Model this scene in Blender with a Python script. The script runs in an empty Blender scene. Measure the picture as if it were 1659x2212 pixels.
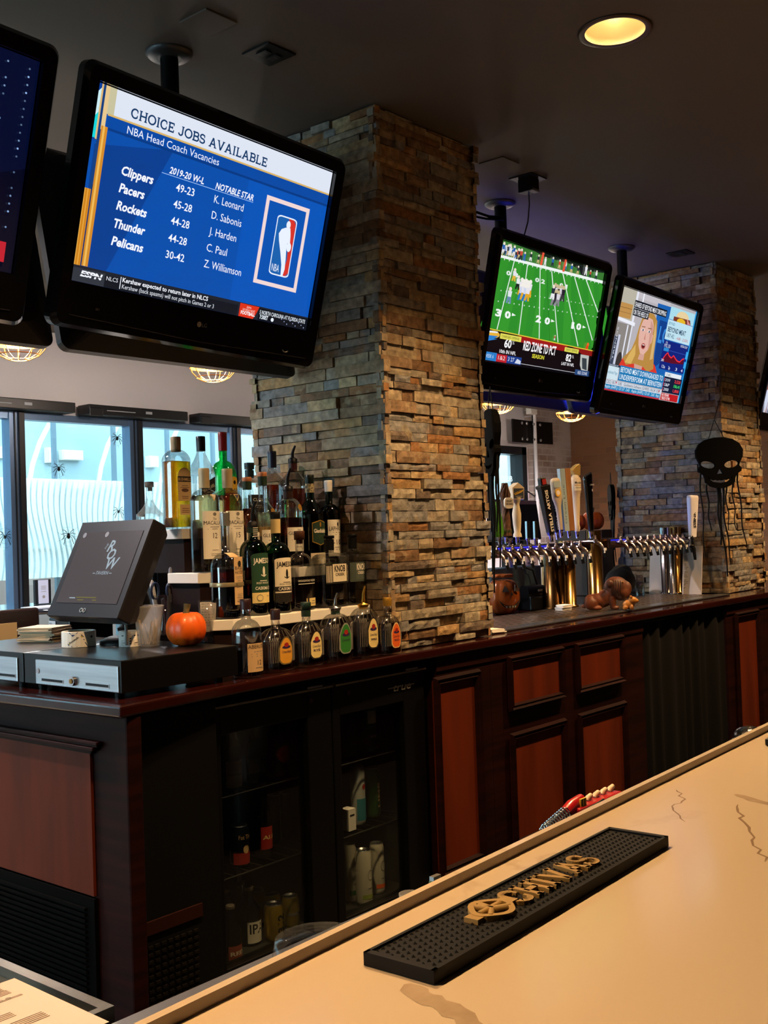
import bpy, math, random
from mathutils import Vector, Matrix
rnd = random.Random(11)
sc = bpy.context.scene
col = sc.collection
R_ = math.radians

# ------------------------------------------------------------------ camera
CAM = Vector((0, 0, 1.38))
FPX, FW, FH = 2354.0, 1659.0, 2212.0
XC = Vector((0.64415577, -0.00682334, 0.7648639))     # world axes seen by the lens (right, down, ahead)
YC = Vector((-0.76416175, 0.03801364, 0.64390355))
ZC = Vector((-0.03346884, -0.99925392, 0.01927257))
right = Vector((XC.x, YC.x, ZC.x)); down = Vector((XC.y, YC.y, ZC.y)); ahead = Vector((XC.z, YC.z, ZC.z))
cd = bpy.data.cameras.new('camera'); cam = bpy.data.objects.new('camera', cd); col.objects.link(cam)
m3 = Matrix((right, -down, -ahead)).transposed()
cam.matrix_world = Matrix.Translation(CAM) @ m3.to_4x4()
cd.sensor_fit = 'VERTICAL'; cd.sensor_height = 36.0; cd.lens = 36.0 * FPX / FH
cd.clip_start = 0.02; cd.clip_end = 200
sc.camera = cam

def at(u, v, ax, val):
    """where the sight line of a photo pixel meets the plane x/y/z = val"""
    d = right * ((u - FW / 2) / FPX) + down * ((v - FH / 2) / FPX) + ahead
    return CAM + d * ((val - CAM[ax]) / d[ax])
def mmpx(p):
    return (Vector(p) - CAM).dot(ahead) / FPX

# ------------------------------------------------------------------ world, exposure
sc.view_settings.view_transform = 'Standard'
sc.view_settings.look = 'None'
sc.view_settings.exposure = 0.0
sc.view_settings.gamma = 1.0
w = bpy.data.worlds.new('overcast_sky'); sc.world = w; w.use_nodes = True
bg = w.node_tree.nodes['Background']
bg.inputs[0].default_value = (0.84, 0.94, 1.0, 1); bg.inputs[1].default_value = 8.0
cy = sc.cycles
cy.max_bounces = 7; cy.diffuse_bounces = 3; cy.glossy_bounces = 4; cy.transmission_bounces = 6
cy.transparent_max_bounces = 14; cy.caustics_reflective = False; cy.caustics_refractive = False
cy.sample_clamp_indirect = 4.0; cy.use_denoising = True

WARM = (1.0, 0.62, 0.29)
def light(name, kind, loc, energy, color, **k):
    d = bpy.data.lights.new(name, kind); d.energy = energy; d.color = color
    o = bpy.data.objects.new(name, d); col.objects.link(o); o.location = loc
    for a, b in k.items():
        if a == 'rot': o.rotation_euler = b
        elif a == 'portal': d.cycles.is_portal = b
        else: setattr(d, a, b)
    return o
CEIL = 2.94
# daylight: portals in the window openings (back wall bank, small window, side wall bank)
light('daylight_back', 'AREA', (2.3, 6.98, 1.4), 1, (1, 1, 1), rot=(R_(-90), 0, 0), shape='RECTANGLE', size=9.4, size_y=1.9, portal=True)
light('daylight_small', 'AREA', (10.4, 6.98, 1.75), 1, (1, 1, 1), rot=(R_(-90), 0, 0), shape='RECTANGLE', size=0.7, size_y=1.1, portal=True)
light('daylight_side', 'AREA', (-2.98, 4.7, 1.4), 1, (1, 1, 1), rot=(0, R_(-90), 0), shape='RECTANGLE', size=1.9, size_y=3.6, portal=True)
# recessed ceiling downlights, cans built below; window-side ones added unseen to brighten the wall
DOWN = [(1.45, 1.60), (3.11, 1.60), (4.75, 1.60), (6.45, 1.60), (8.4, 1.60), (-0.2, 1.60), (0.4, -0.55), (2.1, -0.55), (3.9, -0.55), (5.8, -0.55), (2.2, 5.9), (4.0, 5.9), (5.9, 5.9), (7.8, 5.9), (9.7, 5.6), (1.2, 4.2), (3.4, 4.2), (0.25, 2.95)]
for x, y in DOWN:
    light('downlight_beam', 'SPOT', (x, y, CEIL + 0.055), ((265 if x < 4 else 360) if y < 3 else 480) if y > 0 else 16, WARM if y < 3 else (1, .92, .93), spot_size=R_(104 if y < 3 else 140), spot_blend=0.55, shadow_soft_size=0.05, rot=(0, 0, 0))

# ------------------------------------------------------------------ materials
def lin(h):
    if isinstance(h, (tuple, list)): return tuple(h)[:3]
    h = h.lstrip('#'); c = [int(h[i:i + 2], 16) / 255 for i in (0, 2, 4)]
    return tuple(x / 12.92 if x <= .04045 else ((x + .055) / 1.055) ** 2.4 for x in c)
_m = {}
def mat(name, c, rough=.5, metal=0, spec=.5, trans=0, ior=1.45, coat=0, var=None, bump=None, aniso=0, sheen=0):
    """plain or mottled surface; var=(scale, darker colour, detail), bump=(scale, strength)"""
    if name in _m: return _m[name]
    m = bpy.data.materials.new(name); m.use_nodes = True; _m[name] = m
    n = m.node_tree.nodes; l = m.node_tree.links; b = n['Principled BSDF']
    b.inputs['Base Color'].default_value = (*lin(c), 1); b.inputs['Roughness'].default_value = rough
    b.inputs['Metallic'].default_value = metal; b.inputs['Specular IOR Level'].default_value = spec
    b.inputs['Transmission Weight'].default_value = trans; b.inputs['IOR'].default_value = ior
    b.inputs['Coat Weight'].default_value = coat; b.inputs['Coat Roughness'].default_value = .08
    tc = n.new('ShaderNodeTexCoord')
    if var:
        t = n.new('ShaderNodeTexNoise'); t.inputs['Detail'].default_value = var[2] if len(var) > 2 else 3
        s = var[0]
        if isinstance(s, (tuple, list)):
            mp = n.new('ShaderNodeMapping'); mp.inputs['Scale'].default_value = s; t.inputs['Scale'].default_value = 1
            l.new(tc.outputs['Object'], mp.inputs[0]); l.new(mp.outputs[0], t.inputs['Vector'])
        else:
            t.inputs['Scale'].default_value = s; l.new(tc.outputs['Object'], t.inputs['Vector'])
        mx = n.new('ShaderNodeMix'); mx.data_type = 'RGBA'
        rp = n.new('ShaderNodeMapRange'); rp.inputs[1].default_value = .35; rp.inputs[2].default_value = .65
        l.new(t.outputs['Fac'], rp.inputs[0]); l.new(rp.outputs[0], mx.inputs[0])
        mx.inputs[6].default_value = (*lin(c), 1); mx.inputs[7].default_value = (*lin(var[1]), 1)
        l.new(mx.outputs[2], b.inputs['Base Color'])
    if bump:
        t2 = n.new('ShaderNodeTexNoise'); t2.inputs['Scale'].default_value = bump[0]; t2.inputs['Detail'].default_value = 4
        l.new(tc.outputs['Object'], t2.inputs['Vector'])
        bp = n.new('ShaderNodeBump'); bp.inputs['Strength'].default_value = bump[1]; bp.inputs['Distance'].default_value = .01
        l.new(t2.outputs['Fac'], bp.inputs['Height']); l.new(bp.outputs[0], b.inputs['Normal'])
    return m
def emit(c, s=1.0, sample=False):
    k = f'glow_{c}_{s}_{sample}'
    if k in _m: return _m[k]
    m = bpy.data.materials.new('lit_' + str(c).strip('#')); m.use_nodes = True; _m[k] = m
    n = m.node_tree.nodes; b = n['Principled BSDF']
    b.inputs['Base Color'].default_value = (.01, .01, .01, 1); b.inputs['Roughness'].default_value = .25
    b.inputs['Emission Color'].default_value = (*lin(c), 1); b.inputs['Emission Strength'].default_value = s
    if not sample: m.cycles.emission_sampling = 'NONE'
    return m
def thin_glass(name, tint, gloss=.12, rough=.02, refl=(1, 1, 1)):
    if name in _m: return _m[name]
    m = bpy.data.materials.new(name); m.use_nodes = True; _m[name] = m
    n = m.node_tree.nodes; l = m.node_tree.links; n.remove(n['Principled BSDF'])
    t = n.new('ShaderNodeBsdfTransparent'); t.inputs[0].default_value = (*lin(tint), 1)
    g = n.new('ShaderNodeBsdfGlossy'); g.inputs['Roughness'].default_value = rough; g.inputs['Color'].default_value = (*refl, 1)
    lw = n.new('ShaderNodeLayerWeight'); lw.inputs[0].default_value = .45
    mr = n.new('ShaderNodeMapRange'); mr.inputs[1].default_value = 0; mr.inputs[2].default_value = 1; mr.inputs[3].default_value = gloss * .4; mr.inputs[4].default_value = min(.6, gloss * 2.2)
    l.new(lw.outputs['Fresnel'], mr.inputs[0])
    x = n.new('ShaderNodeMixShader'); l.new(mr.outputs[0], x.inputs[0]); l.new(t.outputs[0], x.inputs[1]); l.new(g.outputs[0], x.inputs[2])
    l.new(x.outputs[0], n['Material Output'].inputs[0])
    return m
def liquid(name, c):
    """clear coloured spirit: refracts and tints what lies behind"""
    if name in _m: return _m[name]
    m = bpy.data.materials.new(name); m.use_nodes = True; _m[name] = m
    n = m.node_tree.nodes; l = m.node_tree.links; n.remove(n['Principled BSDF'])
    a = n.new('ShaderNodeBsdfRefraction'); a.inputs['Color'].default_value = (*lin(c), 1); a.inputs['IOR'].default_value = 1.2; a.inputs['Roughness'].default_value = .03
    t = n.new('ShaderNodeBsdfTransparent'); t.inputs[0].default_value = (*lin(c), 1)
    g = n.new('ShaderNodeBsdfGlossy'); g.inputs['Roughness'].default_value = .04
    x1 = n.new('ShaderNodeMixShader'); x1.inputs[0].default_value = .45; l.new(a.outputs[0], x1.inputs[1]); l.new(t.outputs[0], x1.inputs[2])
    fr = n.new('ShaderNodeFresnel'); fr.inputs[0].default_value = 1.33
    x2 = n.new('ShaderNodeMixShader'); l.new(fr.outputs[0], x2.inputs[0]); l.new(x1.outputs[0], x2.inputs[1]); l.new(g.outputs[0], x2.inputs[2])
    l.new(x2.outputs[0], n['Material Output'].inputs[0])
    return m

# ------------------------------------------------------------------ mesh building
_txt = {}
def slab_geo(s, th=.15):
    """slab-serif capitals drawn from strokes"""
    vs, fs = [], []; T = th
    def arc(cx, cz, rx, rz, a0, a1, n=14): return [(cx + rx * math.cos(R_(a0 + (a1 - a0) * i / n)), cz + rz * math.sin(R_(a0 + (a1 - a0) * i / n))) for i in range(n + 1)]
    h = T / 2; t = 1 - h
    G = {'C': (.84, [arc(.44, .5, .36, .43, 50, 310)], [(.70, .74, 0), (.70, .26, 0)]), 'O': (.92, [arc(.46, .5, .38, .43, 0, 360, 26)], []),
         'H': (.98, [[(.2, 0), (.2, 1)], [(.78, 0), (.78, 1)], [(.2, .5), (.78, .5)]], [(.2, h * .6, 1), (.78, h * .6, 1), (.2, 1 - h * .6, 1), (.78, 1 - h * .6, 1)]),
         'I': (.46, [[(.23, 0), (.23, 1)]], [(.23, h * .6, 1), (.23, 1 - h * .6, 1)]),
         'E': (.80, [[(.2, 0), (.2, 1)], [(.05, h), (.72, h)], [(.05, t), (.70, t)], [(.2, .5), (.56, .5)]], [(.70, .17, 0), (.68, .83, 0), (.55, .5, 0)]),
         'J': (.72, [[(.5, 1), (.5, .3)], arc(.29, .3, .21, .24, 0, -170)], [(.5, 1 - h * .6, 1)]),
         'B': (.84, [[(.2, 0), (.2, 1)], [(.05, h), (.5, h)], [(.05, t), (.48, t)], [(.2, .52), (.5, .52)], arc(.48, .72, .22, .21, 90, -90), arc(.5, .295, .25, .225, 90, -90)], []),
         'S': (.74, [arc(.36, .72, .25, .21, 40, 270) + arc(.36, .29, .27, .22, 90, -140)], [(.60, .78, 0), (.10, .2, 0)]),
         'A': (.98, [[(.16, 0), (.49, 1)], [(.49, 1), (.82, 0)], [(.28, .34), (.70, .34)]], [(.16, h * .6, 1), (.82, h * .6, 1)]),
         'V': (.98, [[(.16, 1), (.49, 0)], [(.49, 0), (.82, 1)]], [(.16, 1 - h * .6, 1), (.82, 1 - h * .6, 1)]),
         'L': (.78, [[(.2, 0), (.2, 1)], [(.05, h), (.70, h)]], [(.2, 1 - h * .6, 1), (.68, .17, 0)]), ' ': (.42, [], [])}
    x = 0
    def quad(p, q_, w):
        d = math.hypot(q_[0] - p[0], q_[1] - p[1]) or 1; nx_, nz_ = -(q_[1] - p[1]) / d * w / 2, (q_[0] - p[0]) / d * w / 2; k = len(vs)
        vs.extend([(p[0] - nx_, p[1] - nz_), (q_[0] - nx_, q_[1] - nz_), (q_[0] + nx_, q_[1] + nz_), (p[0] + nx_, p[1] + nz_)]); fs.append((k, k + 1, k + 2, k + 3))
    for ch in s:
        wd, st, sf = G[ch]
        for l_ in st:
            for a, b_ in zip(l_, l_[1:]):
                ex = .012 if len(l_) > 2 else 0; d = math.hypot(b_[0] - a[0], b_[1] - a[1]) or 1; ux, uz = (b_[0] - a[0]) / d * ex, (b_[1] - a[1]) / d * ex
                quad((x + a[0] - ux, a[1] - uz), (x + b_[0] + ux, b_[1] + uz), T)
        for sx, sz, hor in sf: quad((x + sx - .15, sz), (x + sx + .15, sz), T * .6) if hor else quad((x + sx, sz - .13), (x + sx, sz + .13), T * .6)
        x += wd
    return [(a * CAPH, b_ * CAPH) for a, b_ in vs], fs, x * CAPH
def text_geo(s, bold=0.0, shear=0.0):
    k = (s, bold, shear)
    if k in _txt: return _txt[k]
    if bold == 'slab': _txt[k] = slab_geo(s, .19 if len(s) < 8 else .16); return _txt[k]
    c = bpy.data.curves.new('lettering', 'FONT'); c.body = s; c.size = 1.0; c.offset = bold; c.shear = shear; c.resolution_u = 2
    o = bpy.data.objects.new('lettering', c); col.objects.link(o)
    dg = bpy.context.evaluated_depsgraph_get(); dg.update()
    me = o.evaluated_get(dg).to_mesh()
    vs = [(v.co.x, v.co.y) for v in me.vertices]; fs = [tuple(p.vertices) for p in me.polygons]
    o.evaluated_get(dg).to_mesh_clear()
    bpy.data.objects.remove(o); bpy.data.curves.remove(c)
    if vs:
        x0 = min(v[0] for v in vs); vs = [(v[0] - x0, v[1]) for v in vs]; wd = max(v[0] for v in vs)
    else: wd = 0.01
    _txt[k] = (vs, fs, wd); return _txt[k]
CAPH = 0.70

class MB:
    def __init__(s): s.v = []; s.f = []; s.m = []; s.sm = []; s.M = None; s.attr = None
    def add(s, vs, fs, m=0, sm=False):
        o = len(s.v)
        if s.M is not None: vs = [tuple(s.M @ Vector(v)) for v in vs]
        s.v += [tuple(v) for v in vs]; s.f += [tuple(o + i for i in f) for f in fs]
        s.m += [m] * len(fs); s.sm += [sm] * len(fs); return s
    def box(s, x0, x1, y0, y1, z0, z1, m=0):
        v = [(x0, y0, z0), (x1, y0, z0), (x1, y1, z0), (x0, y1, z0), (x0, y0, z1), (x1, y0, z1), (x1, y1, z1), (x0, y1, z1)]
        return s.add(v, [(0, 3, 2, 1), (4, 5, 6, 7), (0, 1, 5, 4), (1, 2, 6, 5), (2, 3, 7, 6), (3, 0, 4, 7)], m)
    def rings(s, rs, m=0, sm=True, cap0=True, cap1=True, closed=True):
        n = len(rs[0]); vs = [p for r in rs for p in r]; fs = []
        for i in range(len(rs) - 1):
            for j in range(n if closed else n - 1):
                a = i * n + j; b = i * n + (j + 1) % n; fs.append((a, b, b + n, a + n))
        s.add(vs, fs, m, sm)
        if cap0: s.add(rs[0], [tuple(reversed(range(n)))], m)
        if cap1: s.add(rs[-1], [tuple(range(n))], m)
        return s
    def lathe(s, prof, n=24, m=0, cx=0, cy=0, cz=0, sx=1, sy=1, sm=True, cap0=True, cap1=True):
        return s.rings([[(cx + r * sx * math.cos(2 * math.pi * j / n), cy + r * sy * math.sin(2 * math.pi * j / n), cz + z) for j in range(n)] for r, z in prof], m, sm, cap0, cap1)
    def tube(s, pts, r, n=8, m=0, sm=True):
        pts = [Vector(p) for p in pts]; rs = []; up = None
        for i, p in enumerate(pts):
            t = (pts[min(i + 1, len(pts) - 1)] - pts[max(i - 1, 0)]).normalized()
            if up is None: up = Vector((0, 0, 1)) if abs(t.z) < .9 else Vector((1, 0, 0))
            a = t.cross(up)
            if a.length < 1e-5: a = t.orthogonal()
            a.normalize(); up = a.cross(t).normalized()
            rr = r[i] if isinstance(r, (list, tuple)) else r
            rs.append([tuple(p + (a * math.cos(2 * math.pi * j / n) + up * math.sin(2 * math.pi * j / n)) * rr) for j in range(n)])
        return s.rings(rs, m, sm)
    def cyl(s, p0, p1, r0, r1=None, n=20, m=0, sm=True): return s.tube([p0, p1], [r0, r0 if r1 is None else r1], n, m, sm)
    def ell(s, c, r, m=0, nu=18, nv=12):
        rs = [[(c[0] + r[0] * math.sin(math.pi * i / nv) * math.cos(2 * math.pi * j / nu), c[1] + r[1] * math.sin(math.pi * i / nv) * math.sin(2 * math.pi * j / nu), c[2] - r[2] * math.cos(math.pi * i / nv)) for j in range(nu)] for i in range(1, nv)]
        return s.rings(rs, m, True)
    def prism(s, poly, y0, y1, m=0):
        """outline in x,z pushed from y0 (front) to y1"""
        n = len(poly); a = [(x, y0, z) for x, z in poly]; b = [(x, y1, z) for x, z in poly]
        ar = sum(poly[i][0] * poly[(i + 1) % n][1] - poly[(i + 1) % n][0] * poly[i][1] for i in range(n))
        fr = tuple(range(n)); bk = tuple(range(2 * n - 1, n - 1, -1)); sd = [(i, i + n, (i + 1) % n + n, (i + 1) % n) for i in range(n)]
        if ar < 0: fr = fr[::-1]; bk = bk[::-1]; sd = [f[::-1] for f in sd]
        return s.add(a + b, [fr, bk] + sd, m)
    def plate(s, poly, z0, z1, m=0):
        """outline in x,y pushed from z0 up to z1"""
        n = len(poly); a = [(x, y, z1) for x, y in poly]; b = [(x, y, z0) for x, y in poly]
        ar = sum(poly[i][0] * poly[(i + 1) % n][1] - poly[(i + 1) % n][0] * poly[i][1] for i in range(n))
        fr = tuple(range(n)); bk = tuple(range(2 * n - 1, n - 1, -1)); sd = [(i, i + n, (i + 1) % n + n, (i + 1) % n) for i in range(n)]
        if ar < 0: fr = fr[::-1]; bk = bk[::-1]; sd = [f[::-1] for f in sd]
        return s.add(a + b, [fr, bk] + sd, m)
    def flat(s, poly, y, m=0):
        ar = sum(poly[i][0] * poly[(i + 1) % len(poly)][1] - poly[(i + 1) % len(poly)][0] * poly[i][1] for i in range(len(poly)))
        if ar < 0: poly = poly[::-1]
        return s.add([(x, y, z) for x, z in poly], [tuple(range(len(poly)))], m)
    def rect(s, x0, x1, z0, z1, y, m=0): return s.flat([(x0, z0), (x1, z0), (x1, z1), (x0, z1)], y, m)
    def disc(s, cx, cz, rx, rz, y, m=0, n=20): return s.flat([(cx + rx * math.cos(2 * math.pi * i / n), cz + rz * math.sin(2 * math.pi * i / n)) for i in range(n)], y, m)
    def text(s, t, x, z, h, y, m=0, width=None, bold=0.0, shear=0.0, align='L', rot=0.0):
        """lettering in the x,z plane, baseline at z, capital height h"""
        vs, fs, wd = text_geo(t, bold, shear); k = h / CAPH; kx = k if width is None else width / wd
        ox = 0 if align == 'L' else (-wd * kx / 2 if align == 'C' else -wd * kx)
        c, si = math.cos(rot), math.sin(rot); out = []
        for a, b in vs:
            px, pz = ox + a * kx, b * k; out.append((x + px * c - pz * si, y, z + px * si + pz * c))
        return s.add(out, fs, m)
    def warp(s, fn, start=0):
        s.v[start:] = [tuple(fn(*v)) for v in s.v[start:]]; return s
    def build(s, name, mats, parent=None, loc=None, bevel=0, seg=2):
        me = bpy.data.meshes.new(name); me.from_pydata(s.v, [], s.f)
        for x in (mats if isinstance(mats, (list, tuple)) else [mats]): me.materials.append(x)
        me.polygons.foreach_set('material_index', s.m); me.polygons.foreach_set('use_smooth', s.sm)
        if s.attr:
            a = me.attributes.new('tone', 'FLOAT_COLOR', 'FACE')
            a.data.foreach_set('color', [c for t in s.attr for c in (*t, 1.0)])
        me.update()
        o = bpy.data.objects.new(name, me); col.objects.link(o)
        if parent is not None: o.parent = parent
        if loc is not None: o.location = loc
        if bevel:
            b = o.modifiers.new('edge', 'BEVEL'); b.width = bevel; b.segments = seg; b.limit_method = 'ANGLE'; b.angle_limit = R_(40); b.harden_normals = False
        return o

def tag(o, label=None, cat=None, group=None, kind=None):
    if label: o['label'] = label
    if cat: o['category'] = cat
    if group: o['group'] = group
    if kind: o['kind'] = kind
    return o
def thing(name, label, cat, loc=(0, 0, 0), rotz=0, group=None, rot=None, kind=None):
    o = bpy.data.objects.new(name, None); col.objects.link(o); o.empty_display_size = .05
    o.location = loc; o.rotation_euler = rot if rot else (0, 0, rotz)
    return tag(o, label, cat, group, kind)
def copy_tree(o, parent=None):
    c = o.copy(); col.objects.link(c); c.parent = parent
    for ch in list(o.children): copy_tree(ch, c)
    return c
def rrect(x0, x1, z0, z1, r, n=4):
    out = []
    for cx, cz, a0 in ((x1 - r, z0 + r, -90), (x1 - r, z1 - r, 0), (x0 + r, z1 - r, 90), (x0 + r, z0 + r, 180)):
        for i in range(n + 1):
            a = R_(a0 + 90 * i / n); out.append((cx + r * math.cos(a), cz + r * math.sin(a)))
    return out

BLK = mat('matte_black', '#070708', .45, spec=.3)
GLOSS = mat('gloss_black_plastic', '#060607', .12, coat=.4)
BLKM = mat('black_metal', '#121214', .4, .6)
CHROME = mat('chrome', '#d8d8dc', .12, 1)
STEEL = mat('brushed_steel', '#cfd2d6', .3, 1, var=((2, 2, 60), '#bcc0c6', 2))
WHITE = mat('white_plastic', '#e8e6e0', .45)
PAPER = mat('white_paper', '#e9e3dc', .8)
INK = mat('dark_print', '#1c1a18', .7)
GREY = mat('grey_print', '#8a8780', .7)
BRASS = mat('brass', '#b58a4a', .2, 1)
CREAM = mat('cream_label_paper', '#e7dcc2', .7)
KRAFT = mat('kraft_label_paper', '#c9a678', .75)
GOLD = mat('gold_foil', '#c9a045', .3, .8)

# ================================================================== the setting
X0, X1, Y0, YW = -3.0, 11.8, -3.0, 7.0
def struct(name, mb, mats, label=None, cat=None, **k):
    return tag(mb.build(name, mats, **k), label, cat, kind='structure')
mahog = mat('dark_mahogany', '#240a06', .55, spec=.12, var=((3, 3, 40), '#150504', 3))
cherry = mat('cherry_panel', '#622206', .6, spec=.22, var=((9, 9, 1.2), '#4c1804', 4))
b = MB(); b.box(X0 - .2, X1 + .2, Y0 - .2, 3.6, -.1, 0, 1); b.box(X0 - .2, X1 + .2, 3.6, 12.5, -.1, 0, 0)  # unseen window-side boards made pale to bounce daylight onto wall and ceiling
struct('floor', b, [mat('floor_boards', '#b09a80', .5, var=((1, 8, 1), '#98826a')), mat('dark_floor_tile', '#1c1815', .5)], 'floor, dark behind the bar and pale boards by the windows', 'floor')

# ceiling, with round openings for the recessed cans
CR = 0.098
paint = mat('charcoal_ceiling_paint', '#5c5651', .75, var=(.7, '#544e4a'), bump=(60, .03))
xs = sorted({X0, X1} | {round(x + s, 3) for x, y in DOWN for s in (-.14, .14)}); ys = sorted({Y0, YW} | {round(y + s, 3) for x, y in DOWN for s in (-.14, .14)})
b = MB()
for i in range(len(xs) - 1):
    for j in range(len(ys) - 1):
        xa, xb, ya, yb = xs[i], xs[i + 1], ys[j], ys[j + 1]
        hit = [d for d in DOWN if abs((xa + xb) / 2 - d[0]) < .02 and abs((ya + yb) / 2 - d[1]) < .02]
        if not hit: b.add([(xa, ya, CEIL), (xa, yb, CEIL), (xb, yb, CEIL), (xb, ya, CEIL)], [(0, 1, 2, 3)]); continue
        cx, cy_ = hit[0]; n = 32; inn = []; out = []
        for k in range(n):
            a = 2 * math.pi * k / n; c, s_ = math.cos(a), math.sin(a); q = .14 / max(abs(c), abs(s_))
            inn.append((cx + CR * c, cy_ + CR * s_, CEIL)); out.append((cx + q * c, cy_ + q * s_, CEIL))
        b.rings([inn, out], 0, False, False, False)
b.box(X0 - .2, X1 + .2, Y0 - .2, YW + .2, CEIL + .3, CEIL + .4)
struct('ceiling', b, paint, 'charcoal painted ceiling over the bar', 'ceiling')

plaster = mat('white_plaster', '#e4dfe2', .8, bump=(40, .05))
dkwall = mat('brown_wall_paint', '#5a4030', .8)
def brickmat(name, c1, c2, mortar, rot):
    m = bpy.data.materials.new(name); m.use_nodes = True; n = m.node_tree.nodes; l = m.node_tree.links; p = n['Principled BSDF']; p.inputs['Roughness'].default_value = .85
    tc = n.new('ShaderNodeTexCoord'); mp = n.new('ShaderNodeMapping'); mp.inputs['Rotation'].default_value = rot
    t = n.new('ShaderNodeTexBrick'); t.inputs['Color1'].default_value = (*lin(c1), 1); t.inputs['Color2'].default_value = (*lin(c2), 1); t.inputs['Mortar'].default_value = (*lin(mortar), 1)
    t.inputs['Scale'].default_value = 1; t.inputs['Brick Width'].default_value = .21; t.inputs['Row Height'].default_value = .075; t.inputs['Mortar Size'].default_value = .008
    l.new(tc.outputs['Object'], mp.inputs[0]); l.new(mp.outputs[0], t.inputs['Vector'])
    nz = n.new('ShaderNodeTexNoise'); nz.inputs['Scale'].default_value = 2.2; nz.inputs['Detail'].default_value = 6; l.new(tc.outputs['Object'], nz.inputs['Vector'])
    mr = n.new('ShaderNodeMapRange'); mr.inputs[1].default_value = .42; mr.inputs[2].default_value = .62; l.new(nz.outputs['Fac'], mr.inputs[0])
    mx = n.new('ShaderNodeMix'); mx.data_type = 'RGBA'; l.new(mr.outputs[0], mx.inputs[0]); l.new(t.outputs['Color'], mx.inputs[6]); mx.inputs[7].default_value = (*lin(mortar), 1)
    l.new(mx.outputs[2], p.inputs['Base Color'])
    bp = n.new('ShaderNodeBump'); bp.inputs['Strength'].default_value = .6; bp.inputs['Distance'].default_value = .01; bp.invert = True; l.new(t.outputs['Fac'], bp.inputs['Height']); l.new(bp.outputs[0], p.inputs['Normal'])
    return m
WZ0, WZ1 = 0.55, 2.33
WX0, WX1 = -2.4, 7.0
b = MB()
b.box(X0 - .2, X1 + .2, YW, YW + .2, WZ1, CEIL + .02); b.box(X0 - .2, X1 + .2, YW, YW + .2, 0, WZ0)
b.box(X0 - .2, WX0, YW, YW + .2, WZ0, WZ1); b.box(WX1, 10.06, YW, YW + .2, WZ0, WZ1); b.box(10.86, X1 + .2, YW, YW + .2, WZ0, WZ1); b.box(10.06, 10.86, YW, YW + .2, WZ0, 1.15)
struct('wall_back', b, plaster, 'white plaster wall above the street windows', 'wall')
wbrick = brickmat('whitewashed_brick', '#a08d84', '#8c766c', '#b9afac', (R_(90), 0, 0))
b = MB(); b.box(10.95, X1 + .01, YW - .12, YW - .002, 0, CEIL)
struct('wall_pier', b, wbrick, 'whitewashed brick pier beside the small sash window', 'wall')
b = MB(); b.box(X1, X1 + .2, Y0 - .2, YW + .2, 0, CEIL + .02)
struct('wall_end', b, brickmat('brown_brick', '#74492a', '#5b3a22', '#6b4a30', (0, R_(90), R_(90))), 'brown brick end wall behind the second stone pillar', 'wall')
b = MB(); b.box(X0 - .2, X1 + .2, Y0 - .2, Y0, 0, CEIL + .02)
struct('wall_front', b, dkwall)
b = MB(); b.box(X0 - .2, X0, Y0, 2.9, 0, CEIL + .02); b.box(X0 - .2, X0, 6.5, YW + .2, 0, CEIL + .02); b.box(X0 - .2, X0, 2.9, 6.5, 0, .5); b.box(X0 - .2, X0, 2.9, 6.5, 2.3, CEIL + .02)
struct('wall_side', b, plaster)

# windows: frames, mullions, glass
PANE = thin_glass('window_glass', (.80, .95, .985), .10)
alum = mat('window_aluminium', '#5f7796', .35, .5)
dkfr = mat('dark_window_frame', '#0e1118', .45)
mull = [at(36, 890, 1, 6.95).x + k * 1.036 for k in range(-6, 4)]
n_w = 0
edges = [WX0] + mull + [WX1]
for i in range(len(edges) - 1):
    xa, xb = edges[i], edges[i + 1]; n_w += 1
    e = tag(thing(f'window_{n_w}', None, None, ((xa + xb) / 2, YW, 0)), kind='structure'); hw = (xb - xa) / 2
    f = MB(); f.box(hw - .055, hw + .012, -.04, .06, WZ0, WZ1, 0); f.box(hw - .02, hw - .012, -.05, -.04, WZ0, WZ1, 1); f.box(hw + .012, hw + .055, -.06, .05, WZ0, WZ1, 1)
    f.box(-hw, hw, -.03, .06, WZ0, WZ0 + .06); f.box(-hw, hw, -.03, .06, WZ1 - .05, WZ1)
    f.build('window_frame', [alum, dkfr], e)
    g = MB(); g.box(-hw, hw, .02, .024, WZ0, WZ1); g.build('window_pane', PANE, e)
e = tag(thing('window_12', 'small black sash window with white letters on its upper pane', 'window', (10.46, YW, 0)), kind='structure')
f = MB()
for a, c in ((-.40, -.31), (.31, .40)): f.box(a, c, -.07, .1, 1.15, 2.33)
f.box(-.4, .4, -.07, .1, 2.24, 2.33); f.box(-.4, .4, -.07, .1, 1.15, 1.24); f.box(-.31, .31, -.01, .05, 1.66, 1.72)
f.build('window_frame', dkfr, e)
f = MB(); f.box(-.5, .5, -.03, -.001, 2.33, 2.40); f.box(.4, .5, -.03, -.001, 1.1, 2.33); f.box(-.5, -.4, -.03, -.001, 1.1, 2.33); f.build('window_trim', mat('lilac_white_trim', '#d8d0d4', .5), e)
g = MB(); g.box(-.31, .31, .02, .024, 1.24, 2.24); g.build('window_pane', PANE, e)
g = MB(); LT = mat('white_window_lettering', '#f4fbff', .6)
g.text('GOLF CLUB', .21, 1.93, .062, .012, align='R', bold=.02); g.text('2ND FLOOR', .21, 1.80, .068, .012, align='R', bold=.02); g.build('window_lettering', emit('#dff6ff', 1.2), e)  # letters given a glow of their own, though no lamp
e = tag(thing('window_13', None, None, (X0, 4.7, 0)), kind='structure')
f = MB()
for k in range(5): f.box(-.04, .04, -1.8 + k * .9 - .03, -1.8 + k * .9 + .03, .5, 2.3)
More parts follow.
